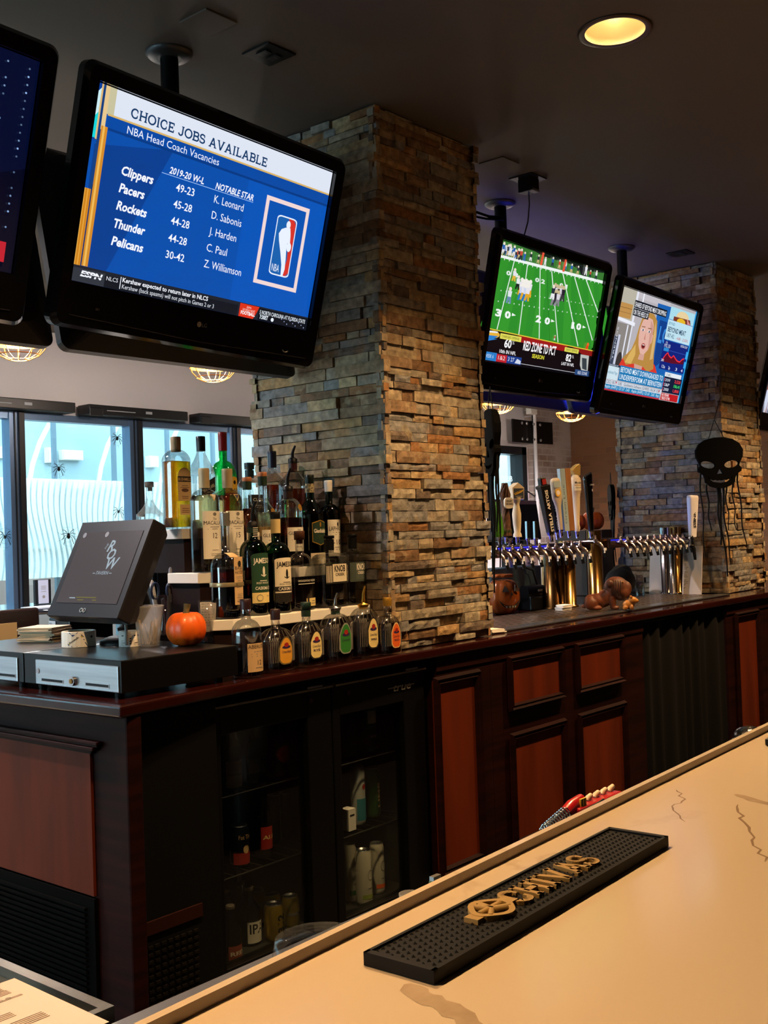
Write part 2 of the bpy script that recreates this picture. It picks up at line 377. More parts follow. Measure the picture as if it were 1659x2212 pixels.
f.build('window_frame', dkfr, e); g = MB(); g.box(-.06, -.055, -1.8, 1.8, .5, 2.3); g.build('window_pane', PANE, e)

# the street side beyond the glass
conc = mat('pale_facade', '#9fb2b8', .8, var=(.6, '#8ba1a9'))
b = MB(); b.box(-8, 20, 12.2, 12.6, 0, 9.0)
struct('exterior_facade', b, conc, 'pale office facade across the street', 'facade')
b = MB(); b.box(-8, 20, 9.9, 10.0, 0, 1.15)
struct('exterior_wall', b, mat('pinkish_street_wall', '#b39c98', .85, var=(2, '#a58d88')), 'low pinkish wall below the white slat screen', 'wall')
for k, (u0, v0, u1, v1) in enumerate([(131, 972, 176, 995), (100, 967, 118, 1000), (0, 965, 12, 990), (318, 985, 338, 1010)]):
    p, q = at(u0, v0, 1, 12.15), at(u1, v1, 1, 12.15); e = thing('facade_window', ['bright wide window in the facade across the street, right of centre pane', 'narrow bright window beside the wide one in the facade', 'bright facade window at the edge of the street view', 'bright facade window behind the tall clear bottle'][k], 'window', ((p.x + q.x) / 2, 12.15, (p.z + q.z) / 2), group='facade windows')
    e['label'] = ['wide bright window in the facade across the street', 'narrow bright window next to the wide one in the facade', 'bright facade window seen past the outermost mullion', 'bright facade window above the squat cork-stoppered bottle'][k]
    hx, hz = abs(q.x - p.x) / 2, abs(p.z - q.z) / 2
    f = MB(); f.box(-hx, hx, -.04, .05, -hz, hz); f.build('frame', WHITE, e)
    f = MB(); f.box(-hx * .9, hx * .9, -.06, -.045, -hz * .88, hz * .88); f.build('pane', mat('bright_facade_glass', '#f2fbff', .2), e)
f = MB()
for k in range(14):
    x = 3.2 + k * .95
    f.tube([(x + 1.5 * (1 - math.cos(a * .17)), 11.3, 1.75 + 1.7 * math.sin(a * .17)) for a in range(10)], .03, 6)
f.box(3, 17, 11.32, 11.40, 3.4, 3.5)
tag(f.build('street_canopy', mat('pale_canopy_rib', '#d4e2e6', .6)), 'pale curved canopy ribs against the facade across the street', 'canopy')

# white wavy slat screen outside the glass
e = thing('slat_screen', 'white wavy vertical slat screen outside the street windows', 'screen', (0, 9.2, 0))
f = MB(); wm = mat('white_slat', '#eef6f6', .5)
xx = 3.2
while xx < 9.6:
    ph = xx * 1.35; zt = 2.02 - .012 * (xx - 5); am = .045
    rs = []
    for i in range(13):
        z = 1.06 + (zt - 1.06) * i / 12; dx = am * math.sin(ph + z * 5.2); wv = .014 + .009 * abs(math.sin(ph * .7 + z * 3))
        rs.append([(xx + dx - wv, -.02, z), (xx + dx + wv, -.02, z), (xx + dx + wv, .02, z), (xx + dx - wv, .02, z)])
    f.rings(rs, 0, False); xx += .062
f.build('slats', wm, e)
for z in (1.33, 1.9):
    f = MB(); f.box(3.1, 9.7, .022, .05, z - .02, z + .02); f.build('rail', wm, e)
for u_ in (117, 246, 362, 460):
    x = at(u_, 950, 1, 9.26).x; f = MB(); f.box(x - .02, x + .02, .052, .09, 0, 3.6); f.build('post', mat('grey_post', '#6e8290', .5), e)

# ------------------------------------------------------------------ stone pillars
def stonemat():
    m = bpy.data.materials.new('ledger_stone'); m.use_nodes = True; n = m.node_tree.nodes; l = m.node_tree.links; p = n['Principled BSDF']; p.inputs['Roughness'].default_value = .7
    p.inputs['Specular IOR Level'].default_value = .35
    at_ = n.new('ShaderNodeAttribute'); at_.attribute_name = 'tone'; tc = n.new('ShaderNodeTexCoord')
    n1 = n.new('ShaderNodeTexNoise'); n1.inputs['Scale'].default_value = 9; n1.inputs['Detail'].default_value = 8; n1.inputs['Roughness'].default_value = .65; l.new(tc.outputs['Object'], n1.inputs['Vector'])
    r1 = n.new('ShaderNodeMapRange'); r1.inputs[1].default_value = .54; r1.inputs[2].default_value = .66; r1.inputs[4].default_value = .5; l.new(n1.outputs['Fac'], r1.inputs[0])
    mx = n.new('ShaderNodeMix'); mx.data_type = 'RGBA'; l.new(r1.outputs[0], mx.inputs[0]); l.new(at_.outputs['Color'], mx.inputs[6]); mx.inputs[7].default_value = (*lin('#865a30'), 1)
    n2 = n.new('ShaderNodeTexNoise'); n2.inputs['Scale'].default_value = 34; n2.inputs['Detail'].default_value = 8; l.new(tc.outputs['Object'], n2.inputs['Vector'])
    r2 = n.new('ShaderNodeMapRange'); r2.inputs[1].default_value = .3; r2.inputs[2].default_value = .7; r2.inputs[3].default_value = .55; r2.inputs[4].default_value = 1.3; l.new(n2.outputs['Fac'], r2.inputs[0])
    mu = n.new('ShaderNodeMix'); mu.data_type = 'RGBA'; mu.blend_type = 'MULTIPLY'; mu.inputs[0].default_value = 1; n3 = n.new('ShaderNodeTexNoise'); n3.inputs['Scale'].default_value = 14; n3.inputs['Detail'].default_value = 5; mp3 = n.new('ShaderNodeMapping'); mp3.inputs['Location'].default_value = (7, 3, 1); l.new(tc.outputs['Object'], mp3.inputs[0]); l.new(mp3.outputs[0], n3.inputs['Vector'])
    r3 = n.new('ShaderNodeMapRange'); r3.inputs[1].default_value = .58; r3.inputs[2].default_value = .63; r3.inputs[4].default_value = .4; l.new(n3.outputs['Fac'], r3.inputs[0])
    m3_ = n.new('ShaderNodeMix'); m3_.data_type = 'RGBA'; l.new(r3.outputs[0], m3_.inputs[0]); l.new(mx.outputs[2], m3_.inputs[6]); m3_.inputs[7].default_value = (*lin('#b9a684'), 1); l.new(m3_.outputs[2], mu.inputs[6]); l.new(r2.outputs[0], mu.inputs[7]); l.new(mu.outputs[2], p.inputs['Base Color'])
    bp = n.new('ShaderNodeBump'); bp.inputs['Strength'].default_value = .55; bp.inputs['Distance'].default_value = .012; l.new(n2.outputs['Fac'], bp.inputs['Height']); l.new(bp.outputs[0], p.inputs['Normal'])
    return m
STONE = stonemat()
TONES = [lin(c) for c in ('#827e7a', '#8c867d', '#9a8e7c', '#a59379', '#b59d78', '#8e745a', '#7c5f45', '#a9875c', '#6e6056', '#888684', '#ada08a', '#9a856a', '#946a44')]
def pillar(name, label, x0, x1, y0, y1, z0, z1, seed):
    r = random.Random(seed); b = MB(); b.attr = []
    def put(mb_fn):
        k = len(b.f); mb_fn(); return len(b.f) - k
    b.box(x0 + .022, x1 - .022, y0 + .022, y1 - .022, z0, z1); b.attr += [lin('#2a231d')] * 6
    faces = [((x0, y0), (1, 0), (0, -1), x1 - x0), ((x0, y1), (0, -1), (-1, 0), y1 - y0), ((x1, y0), (0, 1), (1, 0), y1 - y0), ((x1, y1), (-1, 0), (0, 1), x1 - x0)]
    for (ox, oy), (tx, ty), (nx, ny), L in faces:
        z = z0 + .002
        while z < z1 - .006:
            h = min(r.uniform(.024, .046), z1 - z - .002)
            s = 0.0; base = r.uniform(-.004, .004)
            while s < L - .004:
                wd = r.choice((r.uniform(.05, .12), r.uniform(.1, .2), r.uniform(.16, .32)))
                if L - s - wd < .05: wd = L - s
                pr = base + r.choice((r.uniform(-.010, -.002), r.uniform(-.005, .005), r.uniform(.003, .012)))
                tone = r.choice(TONES); kx = max(3, int(wd / .03)); e0, e1 = s + .0012, s + wd - .0012
                if s == 0: e0 = -max(0, pr) - r.uniform(0, .006)
                if s + wd >= L - 1e-6: e1 = L + max(0, pr) + r.uniform(0, .006)
                vs = []; kz = 2
                for iz in range(kz + 1):
                    for ix in range(kx + 1):
                        a = e0 + (e1 - e0) * ix / kx + (r.uniform(-.003, .003) if 0 < ix < kx else 0); zz = z + .0012 + (h - .0024) * iz / kz + r.uniform(-.0010, .0010)
                        d = pr + r.uniform(-.0016, .0016) - (.0022 if ix in (0, kx) or iz in (0, kz) else 0)
                        vs.append((ox + tx * a + nx * d, oy + ty * a + ny * d, zz))
                nf = len(vs); fs = [(iz * (kx + 1) + ix, iz * (kx + 1) + ix + 1, (iz + 1) * (kx + 1) + ix + 1, (iz + 1) * (kx + 1) + ix) for iz in range(kz) for ix in range(kx)]
                # rim going back into the wall
                rim = [ix for ix in range(kx + 1)] + [iz * (kx + 1) + kx for iz in range(1, kz + 1)] + [kz * (kx + 1) + ix for ix in range(kx - 1, -1, -1)] + [iz * (kx + 1) for iz in range(kz - 1, 0, -1)]
                back = []
                for i in rim:
                    p = vs[i]; q = (p[0] - nx * (pr + .024), p[1] - ny * (pr + .024), p[2]); back.append(len(vs)); vs.append(q)
                m_ = len(rim); fs += [(rim[i], back[i], back[(i + 1) % m_], rim[(i + 1) % m_]) for i in range(m_)]
                b.add(vs, fs); b.attr += [tone] * len(fs); s += wd
            z += h
    o = b.build(name, STONE)
    return tag(o, label, 'pillar', kind='structure')
CT = 0.95                                  # counter top
P1X0, P1X1, P1Y0, P1Y1 = 3.01, 3.64, 2.52, 3.20
pillar('stone_pillar', 'broad ledger stone pillar rising from the back counter', P1X0, P1X1, P1Y0, P1Y1, CT + .002, CEIL - .003, 4)
P2X0, P2X1, P2Y0, P2Y1 = 6.27, 6.87, 2.63, 3.32
pillar('stone_pillar.001', 'farther ledger stone pillar with a hanging skull on its corner', P2X0, P2X1, P2Y0, P2Y1, CT + .002, CEIL - .003, 9)

# ================================================================== back bar
def moulding(mb, x0, x1, z0, z1, y, wd=.03, m=0):
    """stepped picture-frame moulding round an opening, in front of y"""
    prof = [(0, .004), (.25, .022), (.5, .014), (.72, .018), (1, -.004)]
    rs = []
    for t, o in prof:
        k = wd * (1 - t); rs.append([(x0 - k, y - o, z0 - k), (x1 + k, y - o, z0 - k), (x1 + k, y - o, z1 + k), (x0 - k, y - o, z1 + k)])
    return mb.rings(rs, m, False, False, False)
def raised_panel(parent, name, x0, x1, z0, z1, y, fr=.03):
    p = MB(); p.box(x0 - .02, x1 + .02, y - .004, y + .012, z0 - .02, z1 + .02); o = p.build(name, cherry, parent)
    q = MB(); moulding(q, x0, x1, z0, z1, y - .002, fr); q.build('moulding', mahog, o)
    return o

# one continuous wooden top
top = MB()
front = [(1.735, 2.385), (1.90, 2.405), (2.3, 2.440), (3.0, 2.452), (11.6, 2.452)]
top.plate(front + [(11.6, 3.62), (1.70, 3.62)], CT - .034, CT)
wt = mat('lacquered_mahogany_top', '#2e0d09', .16, coat=.6, var=((1.5, 14, 14), '#1f0806', 4))
o = top.build('back_counter_top', wt, bevel=.008, seg=3)
tag(o, 'long lacquered dark mahogany top of the back bar', 'countertop')

# end cabinet, seen on its narrow side
e = thing('end_cabinet', 'mahogany end panel of the back bar beneath the cash drawers', 'cabinet', (0, 0, 0))
b = MB(); b.box(1.762, 1.812, 2.398, 3.6, 0, CT - .035); b.build('carcass', mahog, e, bevel=.006)
b = MB(); b.box(1.752, 1.761, 2.552, 3.56, .418, .812); sp = b.build('side_panel', cherry, e)
b = MB(); yy0, yy1 = 2.505, 3.58
for z0_, z1_, o_ in ((.806, .816, .010), (.816, .826, .019), (.826, .833, .013), (.833, .842, .017)): b.box(1.757 - o_, 1.761, yy0 + .004 * (o_ < .015) + (.03 if z0_ < .81 else .016 if z0_ < .82 else 0), yy1, z0_, z1_)
b.build('moulding', mahog, sp, bevel=.002)
b = MB(); b.box(1.748, 1.760, 2.545, 3.57, .02, .412)
for k in range(22): b.box(1.740, 1.749, 2.58, 3.5, .05 + k * .0155, .058 + k * .0155)
b.build('vent_grille', mat('vent_black', '#040404', .7, spec=.04), e)

# two-door glass bottle cooler
FY = 2.5
e = thing('bar_fridge', 'black two-door glass bottle cooler under the back counter', 'fridge', (0, 0, 0))
b = MB()
fb = mat('black_fridge_shell', '#060607', .4, spec=.3)
fi = mat('fridge_liner', '#2a2b28', .5)
b.box(1.815, 3.205, 2.56, 3.24, .02, .06); b.box(1.815, 3.205, 2.56, 3.24, .885, .912); b.box(1.815, 2.13, 2.56, 3.24, .06, .885); b.box(3.165, 3.205, 2.52, 3.24, .06, .9); b.box(2.13, 3.165, 3.2, 3.24, .06, .885); b.box(2.655, 2.675, 2.56, 3.2, .06, .885)
b.box(2.13, 3.165, 2.555, 3.2, .0601, .065, 1); b.box(2.131, 2.136, 2.56, 3.2, .06, .885, 1); b.box(3.159, 3.165, 2.53, 3.2, .06, .885, 1); b.box(2.13, 3.165, 3.192, 3.2, .06, .885, 1)
b.build('cooler_body', [fb, fi], e)
b = MB(); b.box(1.815, 2.128, 2.462, 2.562, .03, .905); cp = b.build('compressor_panel', mat('satin_black_panel', '#070707', .55, spec=.2), e, bevel=.004)
b = MB(); b.box(1.832, 2.05, 2.455, 2.463, .30, .336); b.build('red_strip', mat('dull_red_strip', '#260b06', .6, spec=.2), cp)
b = MB()
for k in range(11):
    for j in range(9): b.box(1.835 + j * .023, 1.850 + j * .023, 2.457, 2.463, .06 + k * .02, .068 + k * .02)
b.build('vent_slots', mat('vent_edge', '#14110e', .6, spec=.1), cp)
FG = thin_glass('cooler_glass', (.80, .83, .82), .045)
def fdoor(x0, x1, gx0, gx1, gz1, logo):
    d = MB()
    z0, z1 = .068, .872
    d.box(x0, gx0, FY, FY + .05, z0, z1); d.box(gx1, x1, FY, FY + .05, z0, z1); d.box(gx0, gx1, FY, FY + .05, gz1, z1); d.box(gx0, gx1, FY, FY + .05, z0, .094)
    do = d.build('door', fb, e, bevel=.003)
    g = MB(); g.box(gx0 - .004, gx1 + .004, FY + .02, FY + .026, .09, gz1 + .004); g.build('glass_pane', FG, do)
    h = MB(); h.box(x0 + .004, x1 - .004, FY - .016, FY + .03, z1 + .002, z1 + .008)
    h.build('top_handle', mat('handle_trim', '#a59d90', .4, .3), do)
    k = MB(); k.cyl((x1 - (.10 if not logo else .42), FY - .006, z1 - .03), (x1 - (.10 if not logo else .42), FY + .004, z1 - .03), .009); k.build('lock', CHROME, do)
    k = MB(); k.box(x1 - .14, x1 - .07, FY - .03, FY + .02, z1 + .013, z1 + .019); k.build('hinge', STEEL, do)
    return do
d1 = fdoor(2.135, 2.662, 2.175, 2.548, .79, False)
d2 = fdoor(2.668, 3.165, 2.705, 3.045, .772, True)
b = MB(); LG = mat('silver_lettering', '#e2ddd2', .4, .1)
b.text('true', 2.985, .815, .026, FY - .003, 0, width=.10, bold=.015, shear=.25); b.rect(2.955, 3.01, .826, .83, FY - .003); b.rect(3.05, 3.105, .826, .83, FY - .003)
b.build('lettering', LG, d2)
for i, z in enumerate((.335, .585)):
    b = MB()
    for k in range(17): b.cyl((2.15 + k * .061, 2.57, z), (2.15 + k * .061, 3.18, z), .0022, n=6)
    for y in (2.57, 2.87, 3.18): b.cyl((2.14, y, z - .003), (3.155, y, z - .003), .003, n=6)
    b.build('wire_shelf', mat('black_wire', '#2a2a2a', .4, .5), e)
for x in (2.575, 2.86):
    b = MB(); b.box(x, x + .012, 2.885, 2.895, .07, .88); b.build('shelf_standard', STEEL, e)

# panelled cabinets to the end of the bar
def cab(name, label, x0, x1, y=2.478):
    e = thing(name, label, 'cabinet', (0, 0, 0)); b = MB(); b.box(x0, x1, y, 3.3, .02, CT - .035); b.box(x0, x1, y - .006, y, .86, CT - .036); b.box(x0 + .004, x1 - .004, y - .006, y, .02, .075); b.build('carcass', mahog, e); return e
e = cab('panelled_cabinet', 'narrow mahogany cabinet front with one tall cherry panel beside the cooler', 3.207, 3.56)
raised_panel(e, 'front_panel', 3.215, 3.436, .142, .806, 2.474, .036)
e = cab('panelled_cabinet.001', 'wide mahogany cabinet with two square panels over two tall ones', 3.562, 4.866)
for x0, x1 in ((3.70, 4.065), (4.235, 4.61)):
    raised_panel(e, 'drawer_front', x0, x1, .675, .835, 2.474, .032)
    raised_panel(e, 'door', x0, x1, .13, .525, 2.474, .032)
e = thing('bar_curtain', 'black pleated cloth curtain hanging below the back counter', 'curtain', (0, 0, 0))
b = MB(); n = 120; rs = []
for z in (.02, .3, .6, .895):
    rs.append([(4.872 + .99 * i / n, 2.49 + (.010 * math.sin(i * .47 + 1.6 * math.sin(i * .09)) + .009 * math.sin(i * .21 + 1)) * (1.2 - z * .6), z) for i in range(n + 1)])
b.rings(rs, 0, True, False, False, False); b.build('cloth', mat('black_curtain_cloth', '#070607', .8, spec=.2), e)
b = MB(); b.cyl((4.86, 2.5, .9), (5.87, 2.5, .9), .007); b.build('rod', BLKM, e)
e = cab('panelled_cabinet.002', 'mahogany cabinet with a slim cherry panel past the black curtain', 5.87, 6.43)
raised_panel(e, 'front_panel', 6.0, 6.275, .185, .83, 2.474, .034)
e = cab('panelled_cabinet.003', 'mahogany cabinet at the far visible end of the back bar', 6.432, 7.6)
raised_panel(e, 'front_panel', 6.56, 7.0, .185, .83, 2.474, .034)

# ================================================================== quartz bar in front
BK = 1.35
BA = R_(2.4116); BO = Vector((.515 * BK, .582 * BK, 0)); BZ = CT
quartz = None
def quartzmat():
    m = bpy.data.materials.new('veined_quartz'); m.use_nodes = True; n = m.node_tree.nodes; l = m.node_tree.links; p = n['Principled BSDF']
    p.inputs['Roughness'].default_value = .13; p.inputs['Specular IOR Level'].default_value = .5
    tc = n.new('ShaderNodeTexCoord')
    def vein(scale, seed, w, dist):
        mp = n.new('ShaderNodeMapping'); mp.inputs['Location'].default_value = seed; mp.inputs['Rotation'].default_value = (0, 0, .5); l.new(tc.outputs['Object'], mp.inputs[0])
        d = n.new('ShaderNodeTexNoise'); d.inputs['Scale'].default_value = scale; d.inputs['Detail'].default_value = 7; d.inputs['Distortion'].default_value = dist; l.new(mp.outputs[0], d.inputs['Vector'])
        a = n.new('ShaderNodeMath'); a.operation = 'SUBTRACT'; a.inputs[1].default_value = .5; l.new(d.outputs['Fac'], a.inputs[0])
        b_ = n.new('ShaderNodeMath'); b_.operation = 'ABSOLUTE'; l.new(a.outputs[0], b_.inputs[0])
        r = n.new('ShaderNodeMapRange'); r.inputs[1].default_value = 0; r.inputs[2].default_value = w; r.inputs[3].default_value = 1; r.inputs[4].default_value = 0; l.new(b_.outputs[0], r.inputs[0]); return r
    v1 = vein(1.1, (3.1, 1.7, 0), .006, .3); 
    big = n.new('ShaderNodeTexNoise'); big.inputs['Scale'].default_value = 1.3; big.inputs['Detail'].default_value = 6; l.new(tc.outputs['Object'], big.inputs['Vector'])
    gate = n.new('ShaderNodeMapRange'); gate.inputs[1].default_value = .5; gate.inputs[2].default_value = .62; l.new(big.outputs['Fac'], gate.inputs[0])
    mu = n.new('ShaderNodeMath'); mu.operation = 'MULTIPLY'; l.new(v1.outputs[0], mu.inputs[0]); l.new(gate.outputs[0], mu.inputs[1])
    sc_ = n.new('ShaderNodeMath'); sc_.operation = 'MULTIPLY'; sc_.inputs[1].default_value = .45; l.new(mu.outputs[0], sc_.inputs[0])
    mx = n.new('ShaderNodeMix'); mx.data_type = 'RGBA'; mx.inputs[6].default_value = (*lin('#c9b69e'), 1); mx.inputs[7].default_value = (*lin('#a58e78'), 1)
    l.new(sc_.outputs[0], mx.inputs[0]); l.new(mx.outputs[2], p.inputs['Base Color']); return m
quartz = quartzmat()
vein_m = mat('quartz_vein', '#a08a72', .2, var=(30, '#b29c84'))
vein_f = mat('fine_quartz_vein', '#8f7860', .2)
e = thing('bar_counter', 'pale veined quartz bar top with a raised back lip', 'bar counter', BO, BA)
b = MB()
prof = [(-1.25, .915), (-1.25, BZ), (.0002, BZ), (.0006, BZ + .0122), (.0105, BZ + .0122), (.0125, BZ + .010), (.0125, .915)]
xa, xb = -.9, 6.2
b.rings([[(xa, y, z) for y, z in prof], [(xb, y, z) for y, z in prof]], 0, False)
ct = b.build('countertop', quartz, e)
v = MB()
def veinstrip(pts, w, m):
    pts = [Vector((p[0], p[1], BZ + .0004)) for p in pts]; a = []; c = []
    for i, p in enumerate(pts):
        t = (pts[min(i + 1, len(pts) - 1)] - pts[max(i - 1, 0)]).normalized(); q = Vector((-t.y, t.x, 0)); ww = w * (w_j.uniform(.75, 1.25)) * (0.3 if i in (0, len(pts) - 1) else 1)
        a.append(tuple(p + q * ww)); c.append(tuple(p - q * ww))
    v.rings([c, a], m, False, False, False, False)
w_j = random.Random(3)
def bar_local(p):
    d = Vector(p) - BO; return Vector((d.x * math.cos(BA) + d.y * math.sin(BA), -d.x * math.sin(BA) + d.y * math.cos(BA), d.z))
def bl(u, v_, z=BZ): return bar_local(at(u, v_, 2, z))
def jit(pts, k, n=5):
    out = []
    for i in range(len(pts) - 1):
        for j in range(n):
            t = j / n; q = pts[i].lerp(pts[i + 1], t); out.append(q + Vector((w_j.uniform(-k, k), w_j.uniform(-k, k), 0)))
    return out + [pts[-1]]
veinstrip(jit([bl(1462, 1706), bl(1478, 1728), bl(1448, 1746), bl(1480, 1776)], .004), .0012, 1)
veinstrip(jit([bl(1596, 1738), bl(1602, 1770), bl(1630, 1818), bl(1652, 1862)], .005), .0018, 1)
veinstrip(jit([bl(1590, 1716), bl(1625, 1728), bl(1680, 1742)], .0012, 3), .008, 0)
veinstrip(jit([bl(880, 2126), bl(905, 2150), bl(950, 2168), bl(1000, 2196), bl(1034, 2240)], .0015, 3), .012, 0)
v.build('veining', [vein_m, vein_f], ct)
b = MB(); b.box(-.85, 6.2, -.62, -.18, 0, .914); b.build('base', mahog, e)

# rubber rail mat
c0, c1 = bl(785, 2058, BZ + .013), bl(1438, 1806, BZ + .013); ml, mw = c1.x - c0.x, abs(bl(906, 2118, BZ + .013).y - c0.y)
mo = BO + Vector((c0.x * math.cos(BA) - c0.y * math.sin(BA), c0.x * math.sin(BA) + c0.y * math.cos(BA), BZ + .0006))
e = thing('bar_mat', 'black rubber rail mat with raised gold lettering on the quartz bar', 'bar mat', mo, BA + R_(-.6))
b = MB(); b.plate([(0, 0), (ml, 0), (ml, -mw), (0, -mw)], 0, .011); 
for a in ((0, ml, -.004, 0), (0, ml, -mw, -mw + .004), (0, .008, -mw, 0), (ml - .008, ml, -mw, 0)): b.box(a[0], a[1], a[2], a[3], .011, .0135)
px = .0095; nx_, ny_ = int((ml - .02) / px), int((mw - .012) / px)
for i in range(nx_ + 1):
    for j in range(ny_ + 1):
        x = .012 + i * px + (px / 2 if j % 2 else 0); y = -.008 - j * px
        if x > ml - .011 or y < -mw + .007: continue
        b.add([(x - .003, y, .011), (x, y - .003, .011), (x + .003, y, .011), (x, y + .003, .011), (x, y, .0136)], [(0, 1, 4), (1, 2, 4), (2, 3, 4), (3, 0, 4)])
mb_ = b.build('mat_body', mat('black_rubber', '#0a0a0b', .6, spec=.25), e)
b = MB()
def raised(mbx, t, x, y, h, width, z0, z1):
    k = len(mbx.v); nf = len(mbx.f); vs, fs, wd = text_geo(t, 'slab'); s_ = h / CAPH; kx = width / wd
    mbx.add([(x + a * kx, y + c * s_, z1) for a, c in vs], fs)
    # skirt
    from collections import Counter
    ed = Counter(); dirn = {}
    for f in fs:
        for i in range(len(f)):
            a, c = f[i], f[(i + 1) % len(f)]; ed[tuple(sorted((a, c)))] += 1; dirn[tuple(sorted((a, c)))] = (a, c)
    for kk, cnt in ed.items():
        if cnt == 1:
            a, c = dirn[kk]; A, Cc = vs[a], vs[c]
            mbx.add([(x + A[0] * kx, y + A[1] * s_, z1), (x + Cc[0] * kx, y + Cc[1] * s_, z1), (x + Cc[0] * kx, y + Cc[1] * s_, z0), (x + A[0] * kx, y + A[1] * s_, z0)], [(1, 0, 3, 2)])
gold = mat('gold_rubber_print', '#9c7c44', .6)
cs = bl(1103, 1949, BZ + .014).x - c0.x; ce = bl(1290, 1857, BZ + .014).x - c0.x
th = mw * .48; ty = -mw * .5 - th / 2
raised(b, 'CHIVAS', cs, ty, th, ce - cs, .011, .0155)
lx = bl(1070, 1968, BZ + .014).x - c0.x; ly = -mw * .5; r_ = th * .62
ring = []
for rr, z in ((r_, .011), (r_, .017), (r_ * .74, .017), (r_ * .74, .011)): ring.append([(lx + rr * 1.15 * math.cos(2 * math.pi * k / 28) * (1 + .06 * math.cos(8 * math.pi * k / 28)), ly + rr * math.sin(2 * math.pi * k / 28) * (1 + .06 * math.cos(8 * math.pi * k / 28)), z) for k in range(28)])
b.rings(ring, 0, False, False, False)
for sx in (-1, 1):
    b.box(lx + sx * r_ * 1.35 - .006, lx + sx * r_ * 1.35 + .006, ly - r_ * .35, ly + r_ * .35, .011, .0165)
    b.tube([(lx - sx * r_ * .75, ly - r_ * .45, .014), (lx, ly + .0, .014), (lx + sx * r_ * .2, ly + r_ * .75, .014)], .0042, 6)
b.tube([(lx - r_ * .8, ly + r_ * .1, .014), (lx + r_ * .8, ly + r_ * .1, .014)], .004, 6)
b.build('raised_lettering', gold, mb_)

# ================================================================== tills and the things on them
TX, TY, TZ = 1.805, 2.474, 1.056
satin = mat('satin_black_till', '#08080a', .3, spec=.4)
def till(name, label, y0, y1, front):
    e = thing(name, label, 'cash drawer', (TX, y0, CT), 0); w_ = y1 - y0
    b = MB(); b.box(0, .425, 0, w_, .016, TZ - CT); 
    b.build('till_body', satin, e, bevel=.003)
    for fx, fy in ((.03, .05), (.03, w_ - .05), (.39, .05), (.39, w_ - .05)):
        b = MB(); b.lathe([(.012, 0), (.014, .017)], 12, 0, fx, fy, .0003); b.build('foot', BLK, e)
    b = MB(); ya, yb, za, zb = front
    b.box(-.004, .002, ya - y0, yb - y0, za - CT, zb - CT); dr = b.build('drawer_front', STEEL, e, bevel=.002)
    def slot(y, z, hw):
        s = MB(); s.box(-.0052, -.0035, y - hw - .004 - y0, y + hw + .004 - y0, z - .006 - CT, z + .005 - CT); s.build('slot_rim', CHROME, dr)
        s = MB(); s.box(-.006, -.005, y - hw - y0, y + hw - y0, z - .0035 - CT, z + .0035 - CT); s.build('slot', BLK, dr)
    return e, dr, slot, y0
q = lambda u, v: at(u, v, 0, TX - .004)
a_, b_, c_, d_ = q(76, 1425), q(254, 1439), q(254, 1496), q(75, 1478)
e, dr, slot, y0 = till('cash_till', 'black cash drawer with pumpkin on top and a keyed steel front', TY, 2.952, (b_.y, a_.y, (c_.z + d_.z) / 2, (a_.z + b_.z) / 2))
for u, v in ((113, 1470), (210, 1480)):
    p = q(u, v); slot(p.y, p.z, .052)
p = q(160, 1471); b = MB(); b.cyl((-.014, p.y - y0, p.z - CT), (0, p.y - y0, p.z - CT), .013, .015); b.cyl((-.016, p.y - y0, p.z - CT), (-.013, p.y - y0, p.z - CT), .007, m=1); b.build('lock', [CHROME, BRASS], dr)
p = q(82, 1449); b = MB(); b.cyl((-.006, p.y - y0, p.z - CT), (0, p.y - y0, p.z - CT), .008); b.build('rivet', CHROME, dr)
a2 = q(64, 1421); c2 = q(0, 1462)
e, dr, slot, y0 = till('cash_till.001', 'black cash drawer with the napkin stack on top', 2.958, 3.436, (2.985, 3.41, (c_.z + d_.z) / 2, (a_.z + b_.z) / 2))
for yy in (3.05, 3.29): slot(yy, .985, .052)
b = MB(); b.cyl((-.014, 3.17 - y0, .04), (0, 3.17 - y0, .04), .013, .015); b.build('lock', CHROME, dr)

# point of sale screen
sp = [at(182, 1152, 0, 2.126)]
PZ = 1.412
e = thing('pos_terminal', 'dark tilted touch-screen till terminal showing the tavern logo', 'till terminal', (2.052, 2.903, TZ), 0, rot=(0, 0, R_(-90.8))); e.scale = (1.07, 1.07, 1.07)
# local frame: x along the screen (to the near side), y away from the viewer, z up
pm = mat('graphite_plastic', '#1b1b20', .4, spec=.35)
b = MB()
T = Matrix.Translation((0, .0, .2255)) @ Matrix.Rotation(R_(-26.0), 4, 'X')
b.M = T; hw, hh = .179, .155
rs = []
for (k, y) in ((.99, -.006), (1.0, 0), (1.0, .04), (.9, .07), (.62, .10)):
    rs.append([(hw * k, y, -hh * k), (hw * k, y, hh * k), (-hw * k, y, hh * k), (-hw * k, y, -hh * k)])
b.rings(rs, 0, False); 
hd = b.build('monitor_housing', pm, e, bevel=.004)
def shade_mat(name, c0, c1):
    return mat(name, c0, .18, spec=.5)
b = MB(); b.M = T; b.rect(-.1525, .1525, -.112, .118, -.0075, 0)
k0 = len(b.v)
S = lambda t, x, z, h, m=1, **k: b.text(t, x, z, h, -.0085, m, **k)
S('R', .01, .052, .036, shear=.25, bold=.02); S('O', .022, .026, .034, shear=.25, bold=.02); S('W', .034, -.004, .036, shear=.25, bold=.02)
S('THE', .002, .058, .008, shear=.2, rot=R_(70)); S('TAVERN', -.002, -.022, .011, shear=.3, width=.062)
b.rect(-.018, -.006, -.019, -.017, -.0085, 1); b.rect(.063, .076, -.019, -.017, -.0085, 1)
for i, (x, z, wd) in enumerate(((-.09, -.098, .03), (-.055, -.096, .10), (-.045, -.104, .03), (.03, -.104, .02))): b.rect(x, x + wd, z, z + .003, -.0085, 1 if i == 0 else 2)
